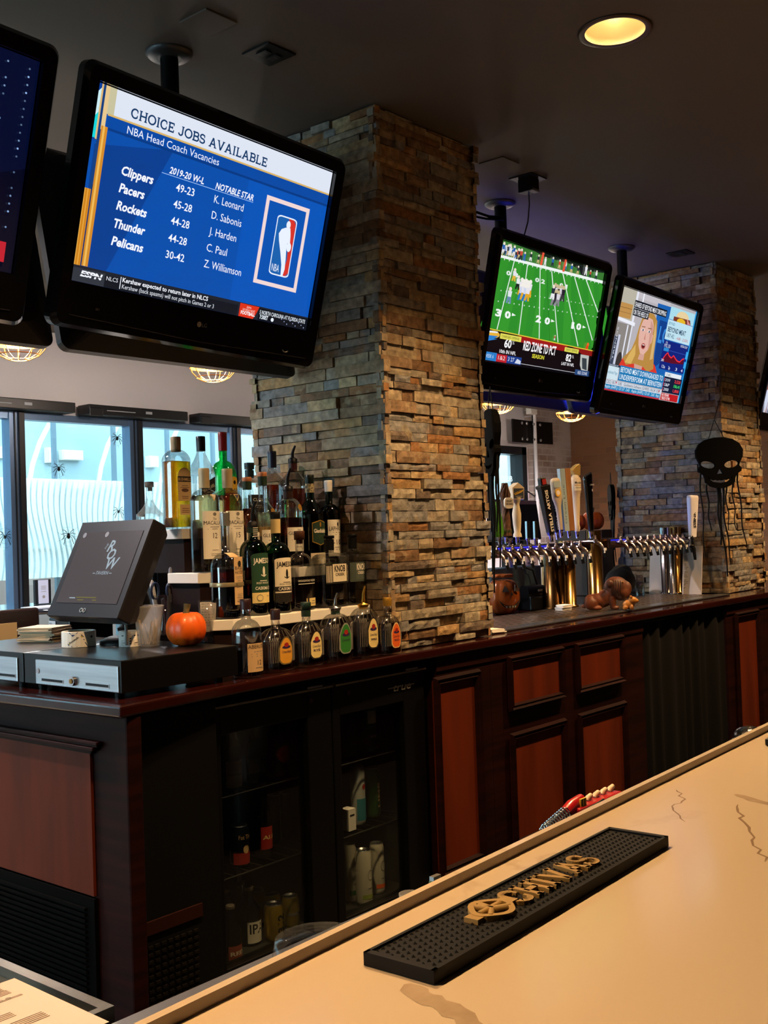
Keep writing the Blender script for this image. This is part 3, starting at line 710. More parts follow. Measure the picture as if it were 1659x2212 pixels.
b.disc(-.135, .108, .009, .009, -.0085, 3); b.disc(-.02, .108, .009, .009, -.0085, 3)
b.build('screen', [emit('#5c5154', .55, True), emit('#cfe4f2', .55), emit('#a8a040', .4), mat('screen_corner_mark', '#77757a', .4)], hd)  # grey screen glow stands in for room reflections and haze
b = MB(); b.M = T
for dx in (-.008, .008): b.tube([(dx + .006 * math.cos(t * .35), -.0075, -.134 + .006 * math.sin(t * .35)) for t in range(19)], .0012, 5)
b.build('maker_badge', mat('badge_silver', '#b8b8ba', .3, .6), hd)
b = MB(); b.M = None
b.lathe([(.10, 0.0005), (.10, .012), (.07, .022)], 24, 0, .02, .08, 0, .8, .9)
b.tube([(.02, .09, .02), (.02, .12, .06), (.02, .11, .12), (.02, .08, .19)], [.05, .045, .04, .05], 12)
b.build('stand', BLK, e)
b = MB(); b.tube([(.05, .06, .10), (.10, .01, .075), (.125, -.005, .04), (.13, -.01, .008)], .0045, 6, 1); b.build('cable', [BLK, mat('grey_cable', '#8d8a86', .5)], e)

# receipt printer
e = thing('receipt_printer', 'black receipt printer behind the napkin stack with paper sticking out', 'printer', (2.34, 3.44, TZ - .0), R_(-93))
prn = at(100, 1300, 1, 3.44)
b = MB(); rs = [[(-.072, -.09, z0), (.072, -.09, z0), (.072, .09, z0), (-.072, .09, z0)] for z0 in (-.104, .055)]; rs.append([(-.06, -.07, .072), (.06, -.07, .072), (.06, .09, .085), (-.06, .09, .085)])
b.rings(rs, 0, False); b.build('printer_body', satin, e, bevel=.006)
b = MB(); b.box(-.066, -.02, -.0925, -.0905, .03, .045); b.text('epos', -.062, .0335, .007, -.0932, 1); b.build('name_plate', [mat('silver_plate', '#b9bcc0', .35, .5), INK], e)
b = MB(); b.rings([[(-.035, -.02 + t * .012, .07 + t * .008 + .003 * math.sin(t)), (.035, -.02 + t * .012, .07 + t * .008 + .003 * math.sin(t))] for t in range(7)], 0, True, False, False, False); b.build('paper_strip', PAPER, e)

# napkins
def napstack(name, label, x, y, z, n, w_, d_, rot, hgt, cc):
    e = thing(name, label, 'napkins', (x, y, z), rot); r = random.Random(int(x * 91)); b = MB(); dz = hgt / n
    for i in range(n):
        a = r.uniform(-.06, .06); dx, dy = r.uniform(-.006, .006), r.uniform(-.006, .006); c, s = math.cos(a), math.sin(a)
        def P(px, py, pz): return (px * c - py * s + dx, px * s + py * c + dy, pz)
        z0 = i * dz + .0004; z1 = z0 + dz * .86; up = [r.uniform(-.002, .002) for _ in range(4)]
        cs = [(-w_ / 2, -d_ / 2), (w_ / 2, -d_ / 2), (w_ / 2, d_ / 2), (-w_ / 2, d_ / 2)]
        b.add([P(*q_, z0) for q_ in cs] + [P(*q_, z1 + max(0, up[k_])) for k_, q_ in enumerate(cs)], [(3, 2, 1, 0), (4, 5, 6, 7), (0, 1, 5, 4), (1, 2, 6, 5), (2, 3, 7, 6), (3, 0, 4, 7)])
    o = b.build('napkins', cc, e); tag(o, kind='stuff'); return e
TAN = mat('unbleached_paper', '#c9ae8d', .85)
napstack('napkin_stack', 'thick uneven stack of tan paper napkins on the till', 2.07, 3.25, TZ, 16, .125, .125, R_(24), .047, TAN)

# rolls, cup, glasses
p = at(142, 1400, 2, TZ)
e = thing('tape_roll', 'packing tape roll with blue and yellow print lying flat', 'tape', (p.x + .055, p.y + .01, TZ + .0005))
b = MB(); b.lathe([(.052, 0), (.052, .048), (.040, .048), (.040, 0), (.052, 0)], 36, 0, cap0=False, cap1=False); tp = b.build('tape', mat('tan_tape', '#d8c3a0', .3), e)
b = MB(); 
def wrap_round(mb, r, k0, ang0=-math.pi / 2, eps=.0006):
    mb.warp(lambda x, y, z: ((r + eps - y) * math.cos(ang0 + x / r), (r + eps - y) * math.sin(ang0 + x / r), z), k0)
for i in range(24): b.rect(-.163 + i * .0136, -.163 + (i + 1) * .0136, .0005, .0475, 0, 0)
b.flat([(-.035, .047), (-.005, .047), (-.022, .034)], -.0006, 1)
b.flat([(-.04, .012), (-.036, .006), (.012, .032), (.004, .040)], -.0006, 1); b.flat([(-.036, .0125), (-.0335, .009), (.008, .032), (.004, .037)], -.0009, 2)
b.text('Scotch', -.032, .0118, .0052, -.0012, 3, rot=R_(33), bold=.03, width=.034)
b.flat([(-.028, .004), (-.026, .002), (.014, .023), (.012, .026)], -.0006, 1); b.flat([(-.012, .002), (.025, .002), (.016, .016)], -.0006, 1)
b.box(.034, .042, -.0007, -.0006, .028, .034, 3)
wrap_round(b, .0522, 0, R_(-120)); b.build('printed_wrap', [mat('tape_wrap', '#e8dfcf', .4), mat('tape_blue', '#3a4a78', .4), mat('tape_yellow', '#d8b83a', .4), INK], tp)
p = at(266, 1398, 2, TZ)
e = thing('label_roll', 'small roll of printed white labels beside the plastic cup', 'label roll', (p.x + .03, p.y + .005, TZ + .0005))
b = MB(); b.lathe([(.034, 0), (.034, .047), (.012, .047), (.012, 0), (.034, 0)], 32, 0, cap0=False, cap1=False); lr = b.build('roll', PAPER, e)
b = MB()
for x in (-.026, .012):
    for z in (.006, .02): b.box(x, x + .02, -.0004, -.0003, z, z + .0006, 0)
    b.box(x, x + .02, -.0004, -.0003, .033, .036, 0); b.box(x + .003, x + .014, -.0004, -.0003, .012, .0135, 0); b.box(x, x + .0006, -.0004, -.0003, .006, .02); b.box(x + .02, x + .0206, -.0004, -.0003, .006, .02)
for z in (.008, .016, .024): b.box(.0, .004, -.0004, -.0003, z, z + .004)
b.box(-.028, .03, -.0004, -.0003, .0415, .042)
wrap_round(b, .0342, 0, R_(-128)); b.build('label_print', INK, lr)
p = at(305, 1397, 2, TZ); 
e = thing('plastic_cup', 'frosted plastic cup holding wooden stirrers beside the pumpkin', 'cup', (p.x + .03, p.y + .0, TZ + .0005)); e.scale = (1.08, 1.08, 1.2)
frost = bpy.data.materials.new('frosted_plastic'); frost.use_nodes = True; fn = frost.node_tree; fn.nodes.remove(fn.nodes['Principled BSDF'])
t1 = fn.nodes.new('ShaderNodeBsdfTransparent'); t1.inputs[0].default_value = (.85, .85, .85, 1); t2 = fn.nodes.new('ShaderNodeBsdfDiffuse'); t2.inputs[0].default_value = (.62, .6, .58, 1); t3 = fn.nodes.new('ShaderNodeBsdfTranslucent'); t3.inputs[0].default_value = (.7, .68, .66, 1)
x1 = fn.nodes.new('ShaderNodeMixShader'); x1.inputs[0].default_value = .4; x2 = fn.nodes.new('ShaderNodeMixShader'); x2.inputs[0].default_value = .28
fn.links.new(t2.outputs[0], x1.inputs[1]); fn.links.new(t3.outputs[0], x1.inputs[2]); fn.links.new(t1.outputs[0], x2.inputs[1]); fn.links.new(x1.outputs[0], x2.inputs[2]); fn.links.new(x2.outputs[0], fn.nodes['Material Output'].inputs[0])
b = MB(); pr = [(.0295, .0), (.031, .012)]
for k in range(9): pr += [(.0325 + k * .0008, .045 + k * .0035), (.0332 + k * .0008, .0465 + k * .0035)]
pr += [(.0435, .098), (.0455, .1005), (.044, .103), (.042, .100), (.030, .004)]
b.lathe(pr, 36, 0, cap1=False); b.build('cup', frost, e)
b = MB(); r = random.Random(5); wood = mat('birch_stirrer', '#c9ab80', .7)
for k in range(26):
    a = r.uniform(0, 6.28); q1 = (.02 * math.cos(a), .02 * math.sin(a), .005); a2 = a + r.uniform(-1, 1); q2 = (.027 * math.cos(a2), .027 * math.sin(a2), r.uniform(.055, .07)); b.tube([q1, q2], .0016, 5)
tag(b.build('stirrers', wood, e), kind='stuff')
# pumpkins
pk = mat('pumpkin_skin', '#e2600e', .42, coat=.1, var=(14, '#cc4a08', 4), bump=(50, .1)); stemm = mat('pumpkin_stem', '#6d5a2c', .7, var=(40, '#3f3a1c'))
def pumpkin(name, label, loc, r, h, ribs=9, m=pk, depth=.075, stem=True, seed=1, rz=0):
    e = thing(name, label, 'pumpkin', loc, rz); b = MB(); nu, nv = 54, 20; rs = []
    for i in range(1, nv):
        t = math.pi * i / nv; rr = math.sin(t) ** .72; zz = -math.cos(t)
        zz = zz - .28 * math.exp(-(rr / .35) ** 2) * (1 if zz > 0 else -.5)
        rs.append([((rr * r * (1 - depth * ((1 - abs(math.sin(ribs * a / 2)) ** .6)))) * math.cos(a), (rr * r * (1 - depth * ((1 - abs(math.sin(ribs * a / 2)) ** .6)))) * math.sin(a), h / 2 + zz * h / 2 * .98) for a in [2 * math.pi * j / nu for j in range(nu)]])
    b.rings(rs, 0, True); zmin = min(v[2] for v in b.v); b.warp(lambda x, y, z: (x, y, z - zmin + .0004)); o = b.build('pumpkin_body', m, e)
    if stem:
        b = MB(); b.tube([(0, 0, h * .80), (.002, 0, h * .95), (.006, 0, h * 1.12)], [.013, .009, .0115], 9); b.build('stem', stemm, e)
    return e, o
p = at(385, 1398, 2, TZ)
pumpkin('pumpkin', 'small orange pumpkin sitting on the cash drawer', (p.x + .05, p.y + .02, TZ + .0005), .0625, .112, 9)
# pilsner glass with a folded receipt
TG = thin_glass('clear_glass', (.93, .94, .94), .13)
p = at(443, 1387, 2, TZ)
e = thing('beer_glass', 'tall pilsner glass holding a folded handwritten receipt', 'glass', (p.x + .02, p.y + .01, TZ + .0005))
b = MB(); b.lathe([(.024, 0), (.024, .006), (.018, .012), (.017, .018), (.021, .026), (.030, .128), (.0285, .128), (.0195, .028), (.0, .022)], 30, 0, cap1=False); b.build('glass', TG, e)
e2 = thing('receipt', 'folded white receipt with handwriting standing in the pilsner glass', 'receipt', (p.x + .02, p.y + .01, TZ + .03), R_(-38), None)
b = MB(); b.rings([[(-.021, .004 * math.sin(t), t * .0158), (.0, -.004 + .002 * math.cos(t), t * .0158), (.024 + .001 * t, .003, t * .016 - .001 * t)] for t in range(7)], 0, True, False, False, False); pp = b.build('paper', PAPER, e2)
b = MB(); r = random.Random(2)
for k in range(9):
    z = .088 - k * .0085; x = -.017
    while x < .014:
        l_ = r.uniform(.003, .009); b.box(x, min(x + l_, .018), -.0075, -.0068, z, z + r.uniform(.0008, .002)); x += l_ + .003
b.build('handwriting', GREY, pp)
# pen glass
p = at(376, 1375, 2, TZ)
e = thing('pen_glass', 'tall clear tumbler crowded with pens behind the pumpkin', 'glass', (p.x - .02, p.y + .02, TZ + .0005)); pgx, pgy = p.x - .02, p.y + .02
b = MB(); b.lathe([(.032, 0), (.039, .14), (.037, .14), (.030, .008), (0, .006)], 28, 0, cap1=False); b.build('glass', TG, e)
def pen(name, label, dx, dy, tx, ty, L, r0, m, m2, cat='pen'):
    e = thing(name, label, cat, (pgx + dx, pgy + dy, TZ + .009)); b = MB(); v_ = Vector((tx - dx, ty - dy, L)).normalized()
    b.cyl((0, 0, 0), v_ * L * .72, r0, r0 * 1.05, 10); b.build('barrel', m, e); b = MB(); b.tube([v_ * L * .72, v_ * L * .97, v_ * L], [r0 * 1.12, r0 * 1.0, r0 * .5], 10); c = b.build('cap', m2, e); return e
pen('marker', 'fat grey marker with printed barrel leaning in the pen tumbler', -.012, .012, -.03, .03, .185, .0078, mat('marker_grey', '#c4c3c6', .4), mat('marker_cap', '#d4d4d8', .4), 'marker')
pen('pen', 'tallest slim grey pen in the tumbler', .002, -.008, .012, -.022, .225, .006, mat('pen_grey', '#54555c', .35), mat('pen_light', '#8c8d96', .35))
pen('pen.001', 'short black pen leaning toward the tiered shelf', .014, -.006, .03, -.034, .165, .0055, BLK, mat('pen_clip', '#2f3034', .3))
pen('pen.002', 'stubby grey pen in front of the black one', .008, -.014, .016, -.026, .15, .0062, BLK, mat('pen_grey2', '#6a6c74', .35))
e = thing('scissors', 'blue-handled scissors standing handles up among the pens', 'scissors', (pgx - .004, pgy + .004, TZ + .02)); b = MB()
for s in (-1, 1):
    cx_, cz_ = s * .019, .135; b.tube([(cx_ + .016 * math.cos(a / 12 * 2 * math.pi), -.002 - cx_ * .9, cz_ + .027 * math.sin(a / 12 * 2 * math.pi)) for a in range(13)], .0046, 7)
b.build('handles', mat('navy_plastic', '#26365c', .4), e); b = MB(); b.tube([(-.006, 0, 0), (.004, 0, .11)], .003, 6); b.tube([(.006, 0, 0), (-.004, 0, .11)], .003, 6); b.build('blades', CHROME, e)

a_, c_ = at(306, 1150, 1, 3.46), at(374, 1330, 1, 3.40)
e = thing('computer_tower', 'dark grey computer case standing behind the till and pens', 'computer', (a_.x, 3.40, CT + .0006)); b = MB(); b.box(0, c_.x - a_.x, 0, .16, 0, a_.z - CT - .04); b.build('case', mat('dark_case', '#17181c', .5, spec=.3), e, bevel=.006)
b = MB(); b.box(.02, c_.x - a_.x - .03, -.004, 0, .03, a_.z - CT - .08); b.build('front_panel', mat('dark_case_front', '#202127', .5, spec=.3), e, bevel=.002)

# ================================================================== tiered bottle display
ZT1, ZT2, ZT3 = at(810, 1304.5, 1, 2.60).z, at(452, 1238, 1, 2.71).z, at(395, 1142, 1, 2.82).z
e = thing('bottle_riser', 'three-tier bottle stand with white shelf edges against the pillar', 'bottle stand', (0, 0, 0))
lam = mat('white_laminate', '#f0ebe2', .45)
for nm, yf, zt, zb, u in (('shelf', 2.60, ZT1, CT + .001, 454), ('shelf', 2.71, ZT2, ZT1, 427), ('shelf', 2.82, ZT3, ZT2, 395)):
    xs_ = at(u, 1240, 1, yf + .045).x; yb = 3.34 if zt == ZT3 else yf + .2
    poly = [(xs_ + .05, yf), (2.992, yf), (2.992, yb), (xs_, yb), (xs_, yf + .045)]
    b = MB(); b.plate(poly, zt - .034, zt); s_ = b.build('shelf', lam, e, bevel=.002)
    b = MB(); b.plate([(xs_ + .055, yf + .012), (2.985, yf + .012), (2.985, yb), (xs_ + .012, yb), (xs_ + .012, yf + .05)], zb + .0, zt - .034); b.build('riser', mat('dark_riser', '#1a0806', .6, spec=.2), s_)

GL = {'clear': thin_glass('flint_glass', (.94, .955, .95), .26), 'green': thin_glass('bright_green_glass', (.05, .50, .16), .14), 'dgreen': thin_glass('dark_green_glass', (.016, .16, .05), .14), 'brown': thin_glass('amber_glass', (.22, .075, .02), .13), 'cut': thin_glass('cut_glass', (.97, .96, .93), .26, .12), 'smoke': thin_glass('smoky_glass', (.35, .33, .3), .15)}
LQ = {'amber': liquid('amber_spirit', (.62, .24, .03)), 'gold': liquid('golden_spirit', (.86, .56, .06)), 'dark': liquid('dark_spirit', (.40, .11, .028)), 'red': liquid('ruby_spirit', (.34, .06, .02)), 'clear': liquid('clear_spirit', (.94, .95, .95)), 'pale': liquid('pale_spirit', (.84, .70, .45))}
lm = lambda n, c, **k: mat('label_' + n, c, k.pop('rough', .65), **k)
L_BLK = lm('black', '#16130f'); L_GRN = lm('green', '#17422b'); L_DG = lm('deep_green', '#12301f'); L_GOLD = lm('gold', '#b98d35', metal=.5, rough=.35); L_WHT = lm('white', '#e6e0d2'); L_YEL = lm('yellow', '#e0b32b'); L_RED = lm('red', '#9c1f18'); L_PUR = lm('purple', '#33204f'); L_ORG = lm('orange', '#e8641a'); L_TAN = lm('tan', '#caa877'); L_GRY = lm('grey', '#77736c'); L_APG = lm('apple_green', '#2c7a2c'); L_CRN = lm('pale_gold', '#e7d08a'); L_NVY = lm('navy', '#2b2f4c')

def section(a, b_, n):
    N = 180; pts = []
    for i in range(-N, N + 1):
        th = -math.pi / 2 + math.pi * i / N; c, s = math.cos(th), math.sin(th)
        r = ((abs(c) / a) ** n + (abs(s) / b_) ** n) ** (-1 / n); pts.append((r * c, r * s))
    al = [0]
    for i in range(1, len(pts)): al.append(al[-1] + math.hypot(pts[i][0] - pts[i - 1][0], pts[i][1] - pts[i - 1][1]))
    mid = al[N]; al = [x - mid for x in al]
    import bisect
    def f(x, off):
        i = min(max(bisect.bisect(al, x) - 1, 0), len(pts) - 2); t = (x - al[i]) / (al[i + 1] - al[i]); p, q_ = pts[i], pts[i + 1]
        px, py = p[0] + (q_[0] - p[0]) * t, p[1] + (q_[1] - p[1]) * t; tx, ty = q_[0] - p[0], q_[1] - p[1]; l_ = math.hypot(tx, ty)
        return px + ty / l_ * off, py - tx / l_ * off
    return f
class Lab(MB):
    """flat label artwork: x across, z up, layer 1, 2, 3 ... outwards"""
    def area(s, x0, x1, zf, m=0, layer=1, n=14):
        for i in range(n):
            xa, xb = x0 + (x1 - x0) * i / n, x0 + (x1 - x0) * (i + 1) / n; (l0, h0), (l1, h1) = zf(xa), zf(xb)
            s.add([(xa, -layer * .00025, l0), (xb, -layer * .00025, l1), (xb, -layer * .00025, h1), (xa, -layer * .00025, h0)], [(0, 1, 2, 3)], m)
        return s
    def block(s, x0, x1, z0, z1, m=0, layer=1, n=14): return s.area(x0, x1, lambda x: (z0, z1), m, layer, n)
    def oval(s, cx, cz, rx, rz, m=0, layer=1): return s.area(cx - rx, cx + rx, lambda x: (cz - rz * math.sqrt(max(0, 1 - ((x - cx) / rx) ** 2)), cz + rz * math.sqrt(max(0, 1 - ((x - cx) / rx) ** 2))), m, layer, 16)
    def line(s, t, x, z, h, m=1, layer=2, **k):
        k.setdefault('align', 'C'); return s.text(t, x, z, h, -layer * .00025, m, **k)
    def lines(s, cx, z, n, w_, step, m=1, seed=1):
        r = random.Random(seed)
        for i in range(n):
            ww = w_ * r.uniform(.6, 1); s.block(cx - ww / 2, cx + ww / 2, z - i * step, z - i * step + step * .3, m, 2, 3)
        return s
def bottle(name, label, u, vt, Y, z0, wpx, style='round', glass='clear', liq=None, fill=.6, cap=('screw', BLK), neck=.014, depth=1.0, n=2.0, sh=.62, nk=.80, labels=(), rot=0.0, group=None, capz=.9, bulge=0, x=None):
    p = at(u, vt, 1, Y); X = p.x if x is None else x; H = p.z - z0; k = mmpx((X, Y, z0 + H / 2))
    a = wpx * k / 2
    ph = R_(rot); qd = n / (n - 1); rx, ry = .644 * math.cos(ph) - .764 * math.sin(ph), -.644 * math.sin(ph) - .764 * math.cos(ph)
    a /= (abs(rx) ** qd + abs(ry * depth) ** qd) ** (1 / qd)          # the body's own half width behind its seen width
    bb = a * depth
    e = thing(name, label, 'bottle', (X, Y, z0 + .0004), R_(rot), group)
    zs, zn, zt = H * sh, H * nk, H * capz
    pts = [(.82, 0), (.94, .002), (1, .008)] + [(1, zs * i / 5) for i in range(1, 6)]
    for i in range(1, 11):
        s = i / 10
        t = {'round': (1 - s ** 2.0) ** .62 if s < 1 else 0, 'slope': 1 - s * s * (3 - 2 * s), 'square': (1 - s ** 3.2) ** .45 if s < 1 else 0, 'cone': 1 - s, 'bell': (1 - s) ** 1.9 * 1.0}[style]
        pts.append((t, zs + (zn - zs) * s))
    pts += [(-.0001, zn + (zt - zn) * .5), (0, zt)]
    def ring(t, z, ex=0.0, N=40):
        aa, ba, nn = neck + (a - neck) * t - ex, neck + (bb - neck) * t - ex, 2 + (n - 2) * max(0, min(1, t))
        if bulge and t > .98 and z > .01: aa *= 1 + bulge * math.sin(math.pi * min(1, z / zs)); ba *= 1 + bulge * math.sin(math.pi * min(1, z / zs))
        out = []
        for j in range(N):
            th = 2 * math.pi * j / N; c, s = math.cos(th), math.sin(th); r = ((abs(c) / aa) ** nn + (abs(s) / ba) ** nn) ** (-1 / nn); out.append((r * c, r * s, z))
        return out
    m = MB(); m.rings([ring(t, z) for t, z in pts], 0, True, True, False); g = m.build('glass_body', GL[glass], e)
    if liq:
        zf = H * fill; lp = [(t, max(z, .006)) for t, z in pts if z < zf and z > .001]
        ta = None
        for i in range(len(pts) - 1):
            if pts[i][1] <= zf <= pts[i + 1][1] and pts[i + 1][1] > pts[i][1]: w_ = (zf - pts[i][1]) / (pts[i + 1][1] - pts[i][1]); ta = pts[i][0] + (pts[i + 1][0] - pts[i][0]) * w_
        if ta is not None: lp.append((ta, zf))
        m = MB(); m.rings([ring(t, z, .0028) for t, z in lp], 0, True, True, True); m.build('liquid', LQ[liq], e)
    kind, cm = cap[0], cap[1]
    m = MB(); r0 = neck + .0012
    if kind == 'screw':
        m.lathe([(r0, zt - (cap[2] if len(cap) > 2 else .03)), (r0 + .0006, zt - .002), (r0 + .0006, H - .002), (r0 - .001, H)], 24, 0); m.build('cap', cm, e)
    elif kind == 'cork':
        m.lathe([(neck * .8, zt - .012), (neck * .8, zt + .001), (neck + .003, zt + .002), (neck + .0035, H - .002), (neck + .002, H)], 24, 0); m.build('stopper', cm, e)
    elif kind == 'pour':
        m.lathe([(r0 + .001, zt - .012), (r0 + .0015, zt + .004), (.008, zt + .010)], 20, 0)
        m.tube([(0, 0, zt + .006), (0, 0, zt + (H - zt) * .45), (.002, -.004, zt + (H - zt) * .7), (.006, -.010, H)], [.0065, .006, .0055, .004], 9)
        m.tube([(.004, .006, zt + .006), (.008, .012, zt + .02), (.009, .016, zt + .022)], .0028, 6); m.build('pour_spout', cm, e)
    elif kind == 'mpour':
        m.lathe([(r0 + .0005, zt - .01), (r0 + .005, zt - .001), (r0 + .005, zt + .001), (.007, zt + .004), (.008, zt + .012)], 20, 0)
        m.tube([(0, 0, zt + .008), (.0, -.002, zt + (H - zt) * .6), (.004, -.008, H)], [.008, .0058, .0036], 9); m.build('pour_spout', cm, e)
    if len(cap) > 3:                                # capsule round the neck below the stopper
        m = MB(); m.lathe([(neck + .0012, zt - cap[3]), (neck + .0016, zt - .001)], 24, 0, cap0=False, cap1=False); m.build('neck_capsule', cap[4], e)
    for nm, mats, draw, frac in labels:
        L = Lab(); draw(L, a, H)
        if frac == 1: f = section(a, bb, n); L.warp(lambda x_, y_, z_: (*f(x_, .0007 - y_ * 1.6), z_))
        elif frac == 0: f = section(neck + .0016, neck + .0016, 2); L.warp(lambda x_, y_, z_: (*f(x_, .0004 - y_), z_))
        else:
            def wf(x_, y_, z_):
                tt = next((pts[i][0] + (pts[i + 1][0] - pts[i][0]) * ((z_ - pts[i][1]) / (pts[i + 1][1] - pts[i][1])) for i in range(len(pts) - 1) if pts[i][1] <= z_ <= pts[i + 1][1] and pts[i + 1][1] > pts[i][1]), 1)
                return (*section(neck + (a - neck) * tt, neck + (bb - neck) * tt, 2 + (n - 2) * max(0, min(1, tt)))(x_, .001 - y_ * 1.6), z_)
            L.warp(wf)
        L.build(nm, mats, e)
    return e, a, H

def lab_std(bgm, big, small='', h0=.08, h1=.5, wf=.95, bigz=.72, bigh=.02, extra=None, bw=None, dark=1):
    """paper label: background, one bold name, a line of small print, optional extra"""
    def d(L, a, H):
        z0, z1 = H * h0, H * h1; w_ = a * wf; L.block(-w_, w_, z0, z1)
        hh = z1 - z0
        if big: L.line(big, 0, z0 + hh * bigz, bigh, width=bw or w_ * 1.7)
        if small: L.line(small, 0, z0 + hh * .36, bigh * 1.1)
        L.lines(0, z0 + hh * .58, 2, w_ * 1.2, hh * .07, dark); L.lines(0, z0 + hh * .22, 3, w_ * 1.0, hh * .06, dark, 3)
        if extra: extra(L, a, H, w_, z0, z1)
    return d
Y3, Y2, Y1, Y0c = 2.90, 2.768, 2.662, 2.525
# --- top tier
bottle('whiskey_bottle', 'squat clear decanter with a cork, peeking over the till screen', 322, 1041, 3.27, ZT3, 58, 'bell', 'clear', None, .2, ('cork', mat('dark_cork', '#4a3f38', .7)), .0135, sh=.34, nk=.66, capz=.88)
def bush(L, a, H):
    w_ = a * .66; L.area(-w_, w_, lambda x: (H * .30, H * (.56 + .10 * math.sqrt(max(0, 1 - (x / w_) ** 2)))), 0); L.block(-w_, w_, H * .505, H * .565, 1, 2); L.line('BUSHMILLS', 0, H * .517, H * .032, 0, 3, width=w_ * 1.9, bold=.02)
    L.oval(0, H * .415, w_ * .55, H * .02, 2, 2); L.lines(0, H * .46, 2, w_ * 1.4, H * .02, 2); L.lines(0, H * .345, 2, w_ * 1.4, H * .02, 2, 4)
    L.block(-w_ * .8, w_, H * .15, H * .26, 0); L.lines(0, H * .215, 3, w_ * 1.2, H * .02, 2, 5)
bottle('whiskey_bottle', 'tall bottle of bright golden whiskey with a tan arched label', 379, 944, Y3, ZT3, 60, 'round', 'clear', 'gold', .73, ('screw', mat('tan_cap', '#a4835c', .5), .035), .0155, .72, 4.0, .72, .86, [('front_label', [L_TAN, L_BLK, lm('brown', '#5a3a26')], bush, 1)], 8, capz=.95)
def slant(L, a, H):
    L.area(-a * .9, a * .95, lambda x: (H * .36 + x * .45, H * .52 + x * .45), 0); L.line('BLACK LABEL', 0, H * .42, .011, 1, 2, width=a * 1.5, rot=.42); L.lines(0, H * .385, 1, a, H * .02, 1)
bottle('whiskey_bottle', 'square clear bottle with a slanted black label, nearly empty', 433, 943, Y3 + .03, ZT3, 56, 'slope', 'clear', None, .2, ('screw', mat('black_cap', '#15171b', .35), .036), .0145, .95, 5.0, .58, .86, [('front_label', [L_BLK, L_WHT], slant, 1)], 5, capz=.95)
def jb(L, a, H):
    w_ = a * .85; L.block(-w_, w_, H * .1, H * .36, 1); L.area(-w_, w_, lambda x: (H * .36, H * (.42 + .11 * math.sqrt(max(0, 1 - (x / w_) ** 2)))), 0); L.line('RARE', .004, H * .375, .012, 2, 2, width=a * 1.0); L.disc(0, H * .47, .007, .007, -.0006, 2); L.disc(0, H * .20, .014, .02, -.0006, 0); L.lines(0, H * .28, 2, w_, H * .02, 0)
bottle('whiskey_bottle', 'bright green bottle with a red cap and yellow-red label', 480, 934, Y3 + .05, ZT3, 56, 'round', 'green', None, .4, ('screw', mat('red_cap', '#7c1118', .35), .05), .0145, sh=.54, nk=.70, capz=.95, labels=[('front_label', [L_YEL, L_RED, L_BLK], jb, 1)], rot=12)
def cl(L, a, H): L.block(-a * .9, a * .9, H * .2, H * .5, 0); L.line('CLASSIC', .006, H * .40, .011, 1, 2, width=a * 1.3); L.lines(0, H * .33, 2, a, H * .03, 1)
bottle('whiskey_bottle', 'clear bottle with a flared black stopper and black label by the window edge', 538, 1000, Y3 + .08, ZT3, 54, 'round', 'clear', 'clear', .45, ('cork', mat('flared_stopper', '#0f2028', .35), .02, .03, mat('dark_capsule', '#14242a', .4)), .0155, sh=.60, nk=.78, capz=.89, labels=[('front_label', [L_BLK, L_WHT], cl, 1)])
bottle('whiskey_bottle', 'plain amber bottle with a ridged dark navy capsule', 587, 975, Y3 + .10, ZT3, 62, 'slope', 'clear', 'dark', .55, ('screw', mat('navy_capsule', '#1c1c2e', .3), .055), .0155, sh=.55, nk=.78, capz=.97)
bottle('whiskey_bottle', 'tall amber bottle with a black pour spout, nearest the pillar corner', 631, 963, Y3 - .02, ZT3, 66, 'slope', 'clear', 'amber', .46, ('pour', BLK, .02, .045, mat('maroon_capsule', '#3a1418', .4)), .015, sh=.50, nk=.72, capz=.82)
# --- middle tier
def mac(num):
    def d(L, a, H):
        w_ = a * .93; z0, z1 = H * .30, H * .625; L.block(-w_, w_, H * .13, H * .585, 0); H2 = H; L.line('The', 0, H * .50, .008, 1, shear=.3); L.line('MACALLAN', 0, H * .455, .0125, 1, width=w_ * 1.85); L.lines(0, H * .43, 2, w_ * 1.4, H * .02, 2); L.line(num, 0, H * .325, .018, 1); L.lines(0, H * .21, 1, w_, H * .02, 2); L.lines(0, H * .175, 2, w_ * 1.3, H * .015, 2, 4); L.disc(0, H * .555, .008, .006, -.0006, 2)
    return d
def tri(c): 
    def d(L, a, H): L.area(-.0135, .0135, lambda x: (H * .745 - .023 * (1 - abs(x) / .0135), H * .745), 0, 1, 8); L.area(-.0095, .0095, lambda x: (H * .74 - .0165 * (1 - abs(x) / .0095), H * .74), 1, 2, 6)
    return d
capm = mat('ivory_capsule', '#b7a37c', .4)
bottle('whiskey_bottle', 'tall slim-shouldered whiskey bottle with a cream label numbered twelve', 440, 1012, Y2, ZT2, 62, 'round', 'clear', 'pale', .74, ('screw', capm, .055), .0165, .85, 2.6, .68, .80, [('front_label', [L_WHT, L_BLK, L_GRY], mac('12'), 1), ('triangle_badge', [lm('pale_badge', '#d8b878'), L_WHT], tri(0), .5)], 6, capz=.97)
bottle('whiskey_bottle', 'twin slim-shouldered whiskey bottle numbered fifteen with a dark triangle badge', 490, 1013, Y2 + .0, ZT2, 62, 'round', 'clear', 'pale', .74, ('screw', capm, .055), .0165, .85, 2.6, .68, .80, [('front_label', [L_WHT, L_BLK, L_GRY], mac('15'), 1), ('triangle_badge', [lm('pale_badge', '#d8b878'), L_NVY], tri(1), .5)], 6, capz=.97)
